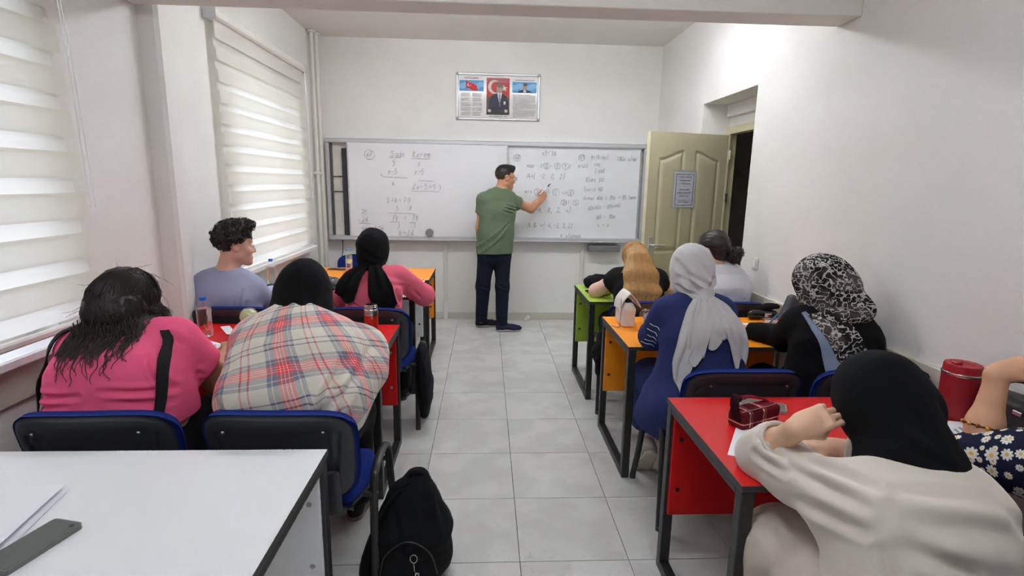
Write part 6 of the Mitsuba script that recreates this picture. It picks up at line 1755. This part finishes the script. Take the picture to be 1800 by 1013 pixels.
# ---- person at the right edge: only the forearms and the flowered sleeve are in the picture
def bracelet_person():
    p = thing('person', 'person in navy daisy print top with gold bracelet at the right edge', 'person')
    Lx = unit([1, .0, 0])
    C, R, s = np.array([1.640, 1.275, 1.060]), head_R(-6, 30, 0), .98
    pel, nek = np.array([1.620, .900, .57]), np.array([1.640, 1.110, .950])
    shL, shR = np.array([1.500, 1.090, .895]), np.array([1.780, 1.090, .895])
    elL, wrL = np.array([1.425, 1.370, .795]), np.array([1.478, 1.405, 1.035])
    elR, wrR = np.array([1.790, 1.33, .790]), np.array([1.640, 1.490, .775])
    sp = spine_of(pel, nek, .95, .95)
    legs = legs_of(pel, (1.53, 1.72), 1.28)
    body_mesh(p, lin(204, 156, 126), sp, Lx, C, R, s, [(shL, elL, wrL), (shR, elR, wrR)], legs, h=.0056,
              hands=[dict(W=wrL, Fd=[.85, -.10, .42], N=[-.45, 0, .9], right=False, curl=(30, 35, 20), s=.98, thumb='rest'), dict(W=wrR, Fd=[-.75, .6, .0], N=[.1, -.3, 1], right=True, curls=[(38, 40, 22), (46, 48, 28), (55, 52, 30), (60, 52, 30)], thumb='pinch', s=.96)])
    H = Field()
    q = lambda *a: hl(C, R, s, a)
    H.ell(q(0, -.020, .044), np.array([.087, .108, .096]) * s, R, .03)
    H.ell(q(0, -.075, -.06), np.array([.080, .050, .100]) * s, R, .04)
    H.ell(q(0, .128, -.02), np.array([.062, .064, .090]) * s, R, .015, op='s')
    put('hair', drape(H.mesh(.005), .004, 24, ([0, 0, 1], .2), fine=.002, seed=81), 'm_vc_hair', p, lin(46, 36, 32), .12)
    S = Field().loft(grow(sp[:-1], .020) + [(nek + [0, 0, -.006], .084, .075)], Lx)
    S.sleeve([shL + Lx * .03, shL, shL * .4 + elL * .6, elL + [0, 0, .005]], [.084, .086, .084, .070], kj=.05, cut=False)
    S.sleeve([elL, elL + (wrL - elL) * .10], [.070, .062]); S.sleeve([shR - Lx * .03, shR, elR], [.084, .084, .074])
    S.plane(pel + [0, 0, -.03], [0, 0, -1])
    S.cap(nek, q(0, -.02, -.06), .066, .062, .006, op='s')
    sm = drape(S.mesh(.006), .005, 8, ([0, 0, 1], .6), [((1.40, 0, .86), (1.46, 0, .80), .010, .006), ((1.43, 0, .90), (1.50, 0, .84), .012, .006)], seed=83)
    v = sm.vertices
    ax_ = unit(elL - shL); e1_ = unit(np.cross(ax_, [0, 0, 1])); e2_ = np.cross(ax_, e1_)
    rel = v - shL
    uv = np.stack([rel @ ax_ + 3, np.arctan2(-(rel @ e2_), -(rel @ e1_)) * .085 + 3], 1)
    add('flowered_top', sm, 'm_daisy', p, smooth=True, uv=uv, color=lin(60, 62, 90), label='navy top printed with white daisies')
    trousers(p, sp, Lx, legs, lin(30, 30, 34)); shoes(p, legs, lin(40, 40, 42), lin(150, 150, 148))
    bpos = elL + (wrL - elL) * .36; ax = unit(wrL - elL)
    a1 = unit(np.cross(ax, [0, 1, 0])); a2 = np.cross(ax, a1)
    br = thing('bracelet', 'gold beaded bracelet on the forearm at the right edge', 'bracelet')
    ring = [bpos + .0465 * (a1 * math.cos(t) + a2 * math.sin(t)) for t in np.linspace(0, 2 * np.pi, 30, endpoint=False)]
    add('band', tube(ring, .0032, 6, closed=True), 'm_vc_gloss', br, smooth=True, color=lin(60, 34, 20))
    for i, t in enumerate(np.linspace(0, 2 * np.pi, 14, endpoint=False)):
        m = trimesh.creation.icosphere(1, .0058); m.apply_translation(bpos + .0490 * (a1 * math.cos(t) + a2 * math.sin(t)))
        add('bead', m, 'm_vc_metal', br, smooth=True, color=lin(222, 168, 66) if i % 2 == 0 else lin(150, 96, 40))
bracelet_person()
# ================================================================== things on the desks and the floor
ZD = DZ0 + 0.0003
def paper(name, label, pts, curl=0.0, group=None, cat_='paper', lines=0, th=.0004, col=(226, 228, 234), z=None):
    """sheet from four corners (x, y) a, b, c, d; curl lifts the edge c-d"""
    z = ZD if z is None else z
    a, b, c, d = [np.array([*q, z]) for q in pts]
    n, m = 10, 12
    P = np.zeros((n, m, 3))
    for i, u in enumerate(np.linspace(0, 1, n)):
        for j, w in enumerate(np.linspace(0, 1, m)):
            P[i, j] = (a * (1 - u) + b * u) * (1 - w) + (d * (1 - u) + c * u) * w + [0, 0, .0006 + curl * w ** 2.5 * (1 - .35 * u)]
    mesh = slab(P, th)
    if mesh.face_normals[0][2] < 0: P = P[::-1]; mesh = slab(P, th)
    k = add(name, mesh, 'm_vc_matte', None, smooth=False, color=lin(*col))
    tag(k, label, cat_, group)
    if lines:
        rr = random.Random(label)
        ms = []
        for q in range(lines):
            w0 = .10 + .80 * q / lines
            u0, u1 = .10, rr.uniform(.5, .9)
            row = []
            for u in (u0, u1):
                for w in (w0, w0 + .35 / lines):
                    row.append((a * (1 - u) + b * u) * (1 - w) + (d * (1 - u) + c * u) * w + [0, 0, .0012 + curl * w ** 2.5 * (1 - .35 * u)])
            ms.append(grid_mesh(np.array(row).reshape(2, 2, 3)))
        add('printed_lines', cat(*ms), 'm_vc_matte', k, color=lin(140, 142, 158), kind='stuff')
    return k
def phone(label, c, rz, size=(.074, .155, .0085), body=(40, 41, 44), screen=(24, 25, 28), z=None, mt='m_vc_gloss'):
    k = thing('mobile_phone', label, 'phone')
    w, l, h = size
    z = ZD if z is None else z
    M = M4(rotz(math.radians(rz)), (c[0], c[1], z))
    b = extrude(rrect(-w / 2, w / 2, -l / 2, l / 2, .010), h); b.apply_transform(M)
    s_ = extrude(rrect(-w / 2 + .003, w / 2 - .003, -l / 2 + .004, l / 2 - .004, .008), .0004); s_.apply_transform(M @ M4(None, (0, 0, h)))
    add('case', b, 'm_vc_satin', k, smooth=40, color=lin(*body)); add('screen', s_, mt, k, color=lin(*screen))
    lens = lathe([(0, 0), (.006, 0), (.006, .0006), (0, .0007)], (w / 2 - .016, l / 2 - .016, h + .0003), 12); lens.apply_transform(M)
    add('lens', lens, 'm_vc_gloss', k, color=lin(14, 14, 16))
    return k
def pen(label, a, b, body=(50, 90, 190), cap=(40, 60, 150), tip=(220, 222, 226), name='pen', r=.0048):
    k = thing(name, label, 'pen')
    a, b = np.asarray(a, float), np.asarray(b, float); d = b - a
    add('barrel', tube([a, a + d * .62], r, 10), 'm_vc_gloss', k, smooth=40, color=lin(*body))
    add('cap', tube([a + d * .62, a + d * .70, a + d], [r * 1.12, r * 1.12, r * .9], 10), 'm_vc_gloss', k, smooth=40, color=lin(*cap))
    add('tip', tube([a - d * .10, a - d * .04, a], [.0006, r * .5, r * .95], 8), 'm_vc_satin', k, smooth=40, color=lin(*tip))
    return k
def bottle(label, x, y, h=.21, r=.034, cap=(52, 96, 196), full=.72, lab=None, z=None):
    k = thing('water_bottle', label, 'bottle')
    z = ZD if z is None else z
    prof = [(0, 0.002), (r * .72, 0), (r * .95, .004), (r, .012)]
    n = 7
    for i in range(n):
        z0 = .018 + (h * .60 - .018) * i / n; z1 = .018 + (h * .60 - .018) * (i + .5) / n
        prof += [(r, z0), (r * .945, z1)]
    prof += [(r, h * .62), (r, h * .68), (r * .93, h * .75), (r * .70, h * .83), (r * .42, h * .885), (r * .38, h * .90), (r * .38, h * .935)]
    add('shell', lathe(prof, (x, y, z), 28), 'm_clear_plastic', k, smooth=30)
    g = .0018
    wp, hw = [], h * full
    for (a, b) in prof:
        if b < hw: wp.append((max(a - g, 0), b + .001))
    rr_ = np.interp(hw, [q[1] for q in prof], [q[0] for q in prof]) - g
    wp += [(rr_, hw), (0, hw)]
    add('water', lathe(wp, (x, y, z), 28), 'm_water', k, smooth=30)
    add('cap', lathe([(0, h * .915), (r * .46, h * .915), (r * .46, h * .99), (r * .42, h), (0, h)], (x, y, z), 20), 'm_vc_satin', k, smooth=40, color=lin(*cap))
    if lab is not None:
        add('label_band', lathe([(r * 1.012, h * .36), (r * 1.012, h * .56)], (x, y, z), 28), 'm_vc_satin', k, smooth=True, color=lin(*lab))
    return k
def soft(name, label, cat_, F, h, m, col, parent=None, amp=.004, freq=20, seed=1, **kw):
    mesh = drape(F.mesh(h), amp, freq, seed=seed, **kw)
    if parent is None:
        k = add(name, mesh, m, None, smooth=True, color=cloth_color(mesh.vertices, col, .05, seed)); tag(k, label, cat_)
        return k
    return add(name, mesh, m, parent, smooth=True, color=cloth_color(mesh.vertices, col, .05, seed))

# ---- near left white desk
paper('paper_sheet', 'white paper sheets with a curled edge on the near left white desk', [(-1.40, 1.090), (-1.325, 1.372), (-1.100, 1.348), (-1.046, 1.055)][::1], curl=.022, lines=0)
paper('paper_sheet', 'lower white sheet under the curled paper on the near left white desk', [(-1.395, 1.075), (-1.335, 1.350), (-1.088, 1.335), (-1.036, 1.050)], curl=.004, z=ZD - .0002)
phone('grey mobile phone beside the curled paper on the near left white desk', (-1.000, 1.112), -14, size=(.082, .168, .012), body=(96, 98, 96), screen=(64, 67, 66))  # black screen toned grey: the room reflection is painted into its colour
F = Field().ell([-1.535, 1.505, .775], [.055, .035, .038]).ell([-1.585, 1.50, .765], [.045, .04, .03]).plane([0, 0, ZD], [0, 0, -1])
soft('plastic_bag', 'crumpled whitish plastic bag at the far left corner of the near white desk', 'bag', F, .005, 'm_vc_satin', lin(204, 198, 186), amp=.008, freq=34)

# ---- left red desk
bottle('clear water bottle with bright blue cap on the left red desk', -1.452, 2.780, .212, .0365)
cp = thing('drink_cup', 'clear domed cup of pale green iced drink beside the tartan shawl', 'cup')
cx_, cy_ = -1.235, 2.800
add('cup_wall', lathe([(.030, 0), (.044, .095), (.046, .098), (.044, .100)], (cx_, cy_, ZD), 28), 'm_clear_plastic', cp, smooth=30)
add('dome_lid', lathe([(.047, .098), (.048, .104), (.045, .112), (.040, .128), (.028, .143), (.014, .150), (.008, .151)], (cx_, cy_, ZD), 28), 'm_clear_plastic', cp, smooth=40)
add('iced_drink', drape(as_mesh(lathe([(0, .002), (.028, .003), (.041, .094), (.043, .106), (.036, .126), (.022, .139), (0, .143)], (cx_, cy_, ZD), 40)), .0012, 60), 'm_vc_satin', cp, smooth=True, color=lin(186, 194, 150))
fl = thing('flask', 'red glass flask with steel neck on the left red desk corner', 'flask')
fx, fy = -.608, 2.830
add('body', lathe([(0, 0), (.034, 0), (.0365, .004), (.0365, .128), (.034, .134)], (fx, fy, ZD), 28), 'm_vc_gloss', fl, smooth=40, color=lin(176, 34, 22))
nk_ = add('neck', lathe([(.0372, .108), (.0374, .134), (.036, .140), (.033, .144), (.033, .148), (.035, .150), (.035, .154), (.033, .156), (.033, .162), (.030, .166), (.026, .166), (.026, .15)], (fx, fy, ZD), 28), 'm_chrome', fl, smooth=30)
add('drip', moved(lathe([(0, 0), (.005, .001), (.005, .022), (0, .024)], sides=8), None, (fx + .012, fy - .0345, ZD + .092)), 'm_chrome', fl, smooth=40)
paper('paper_sheet', 'white sheet of paper by the arm of the woman in the pink T-shirt', [(-1.495, 2.560), (-1.505, 2.768), (-1.274, 2.629), (-1.330, 2.500)], lines=6)
paper('tissue_packet', 'small white paper packet behind the drink on the left red desk', [(-1.470, 2.972), (-1.430, 2.995), (-1.322, 2.830), (-1.352, 2.795)], curl=.006, cat_='packet')

# ---- left white desk and the orange desk before it
F = Field().ell([-1.185, 4.035, .775], [.105, .155, .040]).ell([-1.20, 4.13, .785], [.080, .06, .036]).plane([0, 0, ZD], [0, 0, -1])
pz = soft('leather_pouch', 'black shiny pouch with a metal zip pull on the left white desk', 'pouch', F, .006, 'm_vc_gloss', lin(26, 26, 28), amp=.006, freq=16)
add('zip', tube(spline([(-1.245, 3.945, .806), (-1.195, 4.02, .822), (-1.155, 4.12, .818)], 12), .0032, 6), 'm_vc_metal', pz, smooth=True, color=lin(190, 190, 192))
add('zip_pull', cbx(-1.150, -1.135, 4.02, 4.035, .790, .815, .003), 'm_vc_metal', pz, color=lin(200, 200, 200))
phone('black tablet lying under the pouch on the left white desk', (-1.19, 3.925), -14, size=(.15, .20, .009), body=(28, 29, 32), screen=(20, 21, 24))
labels[[k for k in labels if k.startswith('mobile_phone')][-1]]['category'] = 'tablet'
pen('white pen with blue cap on the left white desk beside the pouch', (-1.138, 3.88, ZD + .006), (-1.088, 4.045, ZD + .006), (226, 228, 232), (72, 84, 170))
bottle('clear water bottle with blue cap on the left white desk by the window', -1.640, 4.16, .212, .034)
F = Field().ell([-1.585, 4.02, .755], [.055, .04, .022]).ell([-1.52, 4.10, .768], [.06, .06, .032]).plane([0, 0, ZD], [0, 0, -1])
soft('pencil_case', 'dark pencil case on the left white desk in front of the man in grey', 'pencil case', F, .006, 'm_vc_satin', lin(36, 36, 42), amp=.005, freq=22)
paper('paper_sheet', 'white paper under the hands of the man in the grey sweatshirt', [(-1.66, 3.83), (-1.65, 4.06), (-1.44, 4.04), (-1.45, 3.82)], lines=5)
paper('paper_sheet', 'white paper under the right hand of the woman in the pink blouse', [(-.80, 3.83), (-.79, 4.10), (-.535, 4.11), (-.54, 3.82)], lines=6)
phone('dark mobile phone on the front orange desk', (-1.365, 4.985), 78, body=(58, 56, 54), screen=(62, 58, 54))
bottle('small clear water bottle with pale label on the front orange desk', -1.235, 4.90, .205, .030, cap=(96, 150, 208), lab=(196, 204, 172))

# ---- green desk
F = Field().ell([.905, 4.215, .785], [.115, .075, .052]).ell([1.00, 4.20, .790], [.09, .07, .050]).ell([.845, 4.20, .775], [.05, .06, .040]).plane([0, 0, ZD], [0, 0, -1])
soft('quilted_bag', 'black quilted bag on the far left corner of the green desk', 'bag', F, .006, 'm_vc_cloth', lin(26, 26, 28), amp=.009, freq=30)
phone('black mobile phone on the left edge of the green desk', (.820, 3.985), 8, body=(24, 24, 26), screen=(18, 18, 20))

# ---- right orange desk
hb = thing('handbag', 'white quilted handbag with chain strap standing on the orange desk corner', 'handbag')
hx0, hx1, hy0, hy1 = .790, .872, 2.985, 3.155
tri = Polygon([(hy0, 0), (hy1, 0), (hy1 - .004, .09), (hy1 - .03, .125), (hy0 + .03, .125), (hy0 + .004, .09)])
bd = Field()
bd.box([(hx0 + hx1) / 2, (hy0 + hy1) / 2, ZD + .055], [.040, .085, .055], None, .014).box([(hx0 + hx1) / 2, (hy0 + hy1) / 2, ZD + .125], [.024, .080, .020], None, .012, .05).plane([0, 0, ZD + .001], [0, 0, -1])
wht = lin(222, 214, 208)
add('body', bd.mesh(.004, 3), 'm_vc_satin', hb, smooth=True, color=wht)
# front flap: a bent sheet over the top towards the aisle side
prof_ = spline([(hx1 + .030, ZD + .120), (hx1 + .014, ZD + .150), ((hx0 + hx1) / 2 + .012, ZD + .200), ((hx0 + hx1) / 2 - .012, ZD + .195), (hx0 - .002, ZD + .150), (hx0 - .008, ZD + .10)], 18)
P = np.array([[(x, y, z - .012 * (abs(2 * (y - hy0) / (hy1 - hy0) - 1)) ** 3 * (i / 17)) for i, (x, z) in enumerate(prof_)] for y in np.linspace(hy0 + .002, hy1 - .002, 14)])
add('flap', slab(P, .006), 'm_vc_satin', hb, smooth=True, color=wht)
add('dark_lining', moved(extrude(Polygon([(hx0 + .018, .135), (hx1 - .018, .135), ((hx0 + hx1) / 2 + .014, .158), ((hx0 + hx1) / 2 - .006, .162)]), .14), np.array([[1, 0, 0], [0, 0, 1], [0, 1, 0.0]]), (0, hy0 + .012, ZD)), 'm_vc_matte', hb, color=lin(26, 24, 26))
ch = spline([(hx0 - .006, hy0 + .01, ZD + .165), (hx0 - .010, hy0 - .012, ZD + .12), (hx0 - .012, hy0 - .014, ZD + .05), (hx0 - .020, hy0 - .02, ZD + .008), (hx0 - .045, hy0 + .03, ZD + .005)], 30)
lk = []
for i, c in enumerate(ch):
    t_ = unit(ch[min(i + 1, 29)] - ch[max(i - 1, 0)]); a1 = unit(np.cross(t_, [1, 0, 0] if i % 2 else [0, 1, .2])); 
    lk.append(tube([c + t_ * .0055 * math.cos(w) + a1 * .0032 * math.sin(w) for w in np.linspace(0, 2 * np.pi, 8, endpoint=False)], .0012, 4, closed=True))
add('chain_strap', cat(*lk), 'm_vc_metal', hb, smooth=True, color=lin(190, 182, 172), kind='stuff')
F = Field().ell([.968, 3.075, .778], [.040, .052, .042]).ell([.985, 3.04, .765], [.034, .034, .030]).plane([0, 0, ZD], [0, 0, -1])
mesh = drape(F.mesh(.0045), .012, 42, fine=.006)
k = add('plastic_wrapper', mesh, 'm_clear_plastic', None, smooth=True); tag(k, 'crumpled clear plastic wrapper behind the white handbag on the orange desk', 'wrapper')
k2 = add('inner_crumple', drape(F.mesh(.006), .014, 60, fine=.008, seed=8), 'm_vc_gloss', k, smooth=True, color=lin(150, 158, 182))
scene[k2]['to_world'] = T().translate([.975, 3.06, .765]).scale(.62).translate([-.975, -3.06, -.765])
paper('paper_sheet', 'white exam paper under the hands of the woman in the print headscarf', [(1.43, 2.84), (1.455, 3.10), (1.745, 3.10), (1.74, 2.85)], lines=7)
gc = thing('glasses_case', 'long black case with a small white label on the orange desk', 'case')
cs = Field().cap([1.668, 3.195, ZD + .030], [1.800, 3.190, ZD + .030], .030, .030).plane([0, 0, ZD], [0, 0, -1])
add('case_body', cs.mesh(.004), 'm_vc_gloss', gc, smooth=True, color=lin(24, 24, 26))
add('white_label', moved(bx(-.022, .022, 0, .0008, -.012, .012), None, (1.755, 3.162, ZD + .034)), 'm_vc_satin', gc, color=lin(200, 200, 204))
F = Field().ell([1.790, 3.205, ZD + .082], [.055, .032, .020]).ell([1.755, 3.21, ZD + .074], [.03, .025, .014])
k = soft('dark_cloth', 'black cloth heaped on the case at the far end of the orange desk', 'cloth', F, .005, 'm_vc_cloth', lin(24, 24, 27), amp=.006, freq=28)
db = thing('leather_bag', 'dark grey leather bag with a silver stud standing between the print headscarf and the wall', 'bag')
F = Field().box([1.800, 2.985, ZD + .095], [.075, .030, .094], rotz(.35) @ roty(math.radians(24)), .024).plane([0, 0, ZD], [0, 0, -1]).plane([1.862, 0, 0], [1, 0, 0])
add('bag_body', F.mesh(.004, 3), 'm_vc_satin', db, smooth=True, color=lin(62, 64, 70))
st = trimesh.creation.icosphere(2, .0085); st.apply_translation((1.785, 2.950, ZD + .085))
add('stud', st, 'm_chrome', db, smooth=True)
F = Field().ell([1.775, 2.845, ZD + .022], [.040, .030, .022]).plane([0, 0, ZD], [0, 0, -1])
mesh = drape(F.mesh(.004), .003, 40)
nz_ = meshkit.noise(mesh.vertices * 130)
k = add('patterned_pouch', mesh, 'm_vc_cloth', None, smooth=True, color=np.where((nz_ > .5)[:, None], np.array(lin(206, 206, 206)), np.array(lin(40, 40, 42)))); tag(k, 'small black and white patterned pouch on the orange desk by the writing hand', 'pouch')
bl = thing('lying_bottle', 'clear plastic bottle lying on the orange desk beside the dark grey bag', 'bottle')
add('shell', moved(lathe([(0, 0), (.026, .002), (.030, .01), (.029, .03), (.030, .05), (.029, .07), (.030, .10), (.020, .125), (.010, .135), (.010, .15)], sides=20), roty(math.pi / 2) , (1.625, 2.985, ZD + .0305)), 'm_clear_plastic', bl, smooth=30)
add('cap', moved(lathe([(0, .146), (.012, .146), (.012, .162), (0, .163)], sides=16), roty(math.pi / 2), (1.625, 2.985, ZD + .0305)), 'm_vc_satin', bl, smooth=40, color=lin(200, 204, 210))
pen('blue pen in the hand of the woman in the print headscarf', (1.602, 2.925, ZD + .006), (1.672, 2.905, ZD + .110), (70, 130, 190), (60, 120, 180))

# ---- right red desk
pc_ = thing('pencil_case', 'red tartan pencil case with open zip on the right red desk', 'pencil case')
A_, B_ = np.array([.862, 1.690]), np.array([1.032, 1.765])
dx = unit(np.array([*(B_ - A_), 0])); dy = np.array([-dx[1], dx[0], 0])
o_ = np.array([*A_, ZD])
L_case, W_case, H_case = .186, .066, .062
F = Field()
Rm = np.stack([dx, dy, [0, 0, 1]], 1)
F.box(o_ + dx * L_case / 2 + dy * W_case / 2 * 0 + np.array([0, 0, H_case / 2]), [L_case / 2, W_case / 2, H_case / 2], Rm, .010)
mesh = drape(F.mesh(.004, 2), .003, 24)
rel = mesh.vertices - o_
uu, vv, ww = rel @ dx, rel @ dy, rel[:, 2]
uv = np.stack([uu - .004, np.where(np.abs(vv + W_case / 2) < .014, ww, ww - .0)], 1)
add('cloth_body', mesh, 'm_case_tartan', pc_, smooth=True, uv=uv, color=lin(104, 18, 30))
def cs_(u, v, w): return o_ + dx * u + dy * v + np.array([0, 0, w])
z1_ = spline([cs_(-.004, -.01, H_case * .5), cs_(-.010, .0, H_case + .028), cs_(.006, .006, H_case + .050), cs_(.010, .012, H_case + .030)], 14)
add('lifted_end', slab(np.array([z1_ + dy * .018 * a for a in np.linspace(-1, 1, 5)]), .003), 'm_vc_cloth', pc_, smooth=True, color=lin(40, 14, 22))
add('zip', tube(spline([cs_(0, -.024, H_case + .001), cs_(.06, -.028, H_case + .003), cs_(.13, -.026, H_case + .003), cs_(L_case, -.016, H_case)], 16), .0022, 5), 'm_vc_metal', pc_, smooth=True, color=lin(170, 140, 130))
arch = spline([cs_(.006, .012, H_case + .004), cs_(.05, .020, H_case + .022), cs_(.11, .020, H_case + .020), cs_(.168, .006, H_case + .002)], 14)
add('open_flap', slab(np.array([arch + dy * a for a in np.linspace(-.002, .022, 4)]), .003), 'm_vc_cloth', pc_, smooth=True, color=lin(92, 20, 34))
phone('grey mobile phone behind the tartan pencil case', (1.050, 1.862), 64, size=(.078, .162, .010), body=(150, 148, 144), screen=(104, 100, 94), mt='m_vc_satin')
paper('paper_sheet', 'white exam paper under the elbow of the woman in the cream jacket', [(.752, 1.500), (.868, 1.690), (1.148, 1.560), (1.045, 1.345)], lines=9)
pen('blue pen in the right hand of the woman in the cream jacket', (1.032, 1.560, ZD + .006), (1.020, 1.490, ZD + .075), (86, 150, 220), (86, 150, 220))
paper('paper_sheet', 'white paper under the wrist with the gold bracelet', [(1.470, 1.500), (1.560, 1.745), (1.760, 1.715), (1.690, 1.470)], lines=7)
pen('dark pen held in the hand at the right edge', (1.565, 1.560, ZD + .006), (1.655, 1.520, ZD + .082), (36, 36, 52), (30, 30, 44))
F = Field().cap([1.590, 1.800, ZD + .026], [1.670, 1.785, ZD + .024], .026, .022).plane([0, 0, ZD], [0, 0, -1])
mesh = drape(F.mesh(.0035), .003, 30)
a_, b_ = meshkit.noise(mesh.vertices * 70), meshkit.noise(mesh.vertices * 95 + 9)
col = np.where((a_ > .58)[:, None], np.array(lin(196, 92, 110)), np.where((b_ > .55)[:, None], np.array(lin(150, 148, 150)), np.array(lin(44, 42, 46))))
k = add('pencil_case', mesh, 'm_vc_cloth', None, smooth=True, color=col); tag(k, 'small flowered grey and pink pencil case beside the red mug', 'pencil case')
mg = thing('insulated_mug', 'dark red insulated mug with lid and steel band on the right red desk', 'mug')
mx_, my_ = 1.725, 1.770
add('body', lathe([(0, 0), (.052, 0), (.055, .004), (.057, .02), (.060, .165), (.059, .170)], (mx_, my_, ZD), 36), 'm_vc_satin', mg, smooth=40, color=lin(132, 24, 32))
add('steel_band', lathe([(.0605, .164), (.0620, .166), (.0620, .172), (.0605, .174), (.056, .174)], (mx_, my_, ZD), 36), 'm_chrome', mg, smooth=40)
ld = add('lid', lathe([(.059, .173), (.058, .196), (.055, .202), (.030, .203), (.028, .199), (0, .199)], (mx_, my_, ZD), 36), 'm_vc_satin', mg, smooth=40, color=lin(150, 26, 36))
add('sip_tab', cbx(mx_ - .040, mx_ - .012, my_ - .014, my_ + .014, ZD + .199, ZD + .212, .005), 'm_vc_satin', ld, color=lin(150, 26, 36))
bg = thing('handbag', 'black handbag with arched handle beside the red mug at the right edge', 'handbag')
F = Field().box([1.800, 1.575, ZD + .066], [.058, .140, .070], rotz(.12), .030).plane([0, 0, ZD], [0, 0, -1])
add('bag_body', drape(F.mesh(.005, 3), .004, 14), 'm_vc_satin', bg, smooth=True, color=lin(30, 28, 28))
hp_ = spline([(1.785, 1.700, ZD + .085), (1.790, 1.690, ZD + .150), (1.797, 1.640, ZD + .192), (1.802, 1.560, ZD + .190), (1.805, 1.500, ZD + .150), (1.808, 1.480, ZD + .110)], 24)
add('handle', tube(hp_, .012, 10, flat=(1.0, .75)), 'm_vc_satin', bg, smooth=True, color=lin(52, 50, 50))
add('clasp', cbx(1.735, 1.741, 1.55, 1.58, ZD + .095, ZD + .11, .002), 'm_vc_metal', bg, color=lin(170, 170, 172))

# ---- on the floor
def backpack():
    b = thing('backpack', 'black backpack slumped on the floor in the aisle at the bottom of the photo', 'backpack')
    F = Field()
    F.loft([(np.array([-.285, 1.93, .10]), .160, .110), (np.array([-.278, 1.93, .22]), .135, .098), (np.array([-.272, 1.945, .33]), .082, .070), (np.array([-.262, 1.955, .395]), .036, .040)], [1, .12, 0], k=.05)
    F.loft([(np.array([-.285, 1.83, .09]), .120, .060), (np.array([-.275, 1.84, .20]), .110, .045)], [1, .12, 0], k=.04)
    F.plane([0, 0, .001], [0, 0, -1])
    cr = [((-.18, 0, .36), (-.14, 0, .22), .012, .010), ((-.23, 0, .37), (-.20, 0, .25), .014, .008), ((-.34, 0, .33), (-.30, 0, .18), .014, .008), ((-.16, 0, .16), (-.26, 0, .12), .012, .008), ((-.38, 0, .20), (-.25, 0, .24), .012, .006)]
    blk = lin(24, 25, 27)
    add('bag_body', drape(F.mesh(.006), .010, 13, creases=cr, seed=4), 'm_vc_cloth', b, smooth=True, color=blk)
    P = spline([(-.250, 1.935, .420), (-.330, 1.885, .390), (-.400, 1.84, .280), (-.445, 1.81, .140), (-.440, 1.82, .030)], 26)
    w = np.array([.5, .85, .15]); w = unit(w)
    add('shoulder_strap', slab(np.array([P + w * a for a in np.linspace(-.028, .028, 5)]), .012), 'm_vc_cloth', b, smooth=True, color=lin(22, 23, 25))
    add('grab_loop', tube(spline([(-.285, 1.93, .405), (-.280, 1.92, .440), (-.250, 1.925, .445), (-.235, 1.945, .410)], 12), .009, 8), 'm_vc_cloth', b, smooth=True, color=blk)
    add('zip', tube(F.rest(spline([(-.385, 1.78, .10), (-.36, 1.78, .19), (-.28, 1.78, .245), (-.20, 1.78, .20), (-.17, 1.78, .11)], 26), .008, it=14), .003, 5), 'm_vc_satin', b, smooth=True, color=lin(44, 44, 46))
    # key ring and charms on the front
    c = F.rest(np.array([[-.248, 1.70, .165]]), -.0, d=(0, 1, 0), it=1)[0]
    y0 = 1.765
    kr = thing('key_ring', 'small metal key ring with charms hanging on the front of the black backpack', 'key ring')
    cpos = np.array([-.255, y0, .185])
    add('ring', tube([cpos + [.013 * math.cos(a), 0, .017 * math.sin(a)] for a in np.linspace(0, 2 * np.pi, 18, endpoint=False)], .0016, 5, closed=True), 'm_vc_metal', kr, smooth=True, color=lin(196, 196, 198))
    add('charm_chain', tube([cpos + [0, -.002, -.018], cpos + [.003, -.004, -.05]], .0015, 5), 'm_vc_metal', kr, smooth=True, color=lin(190, 190, 192))
    add('charm', moved(extrude(rrect(-.008, .008, -.012, .012, .004).difference(rrect(-.004, .004, -.007, .006, .002)), .003), rotx(math.pi / 2), cpos + [.012, -.003, -.066]), 'm_vc_metal', kr, color=lin(200, 200, 200))
backpack()
F = Field().loft([(np.array([-.385, 3.325, .14]), .030, .105), (np.array([-.380, 3.315, .26]), .034, .115), (np.array([-.392, 3.30, .40]), .024, .085), (np.array([-.40, 3.26, .50]), .014, .05)], [1, 0, 0], k=.04)
soft('tote_bag', 'black bag hanging at the side of the chair under the pink blouse', 'bag', F, .006, 'm_vc_cloth', lin(22, 23, 25), amp=.008, freq=12, seed=3)
F = Field().loft([(np.array([.790, 3.44, .55]), .030, .050), (np.array([.778, 3.43, .44]), .042, .055), (np.array([.772, 3.42, .33]), .032, .045)], [1, 0, 0], k=.04)
soft('jacket', 'black jacket hanging from the chair between the green and orange desks', 'jacket', F, .005, 'm_vc_cloth', lin(24, 24, 26), amp=.010, freq=18, seed=6)
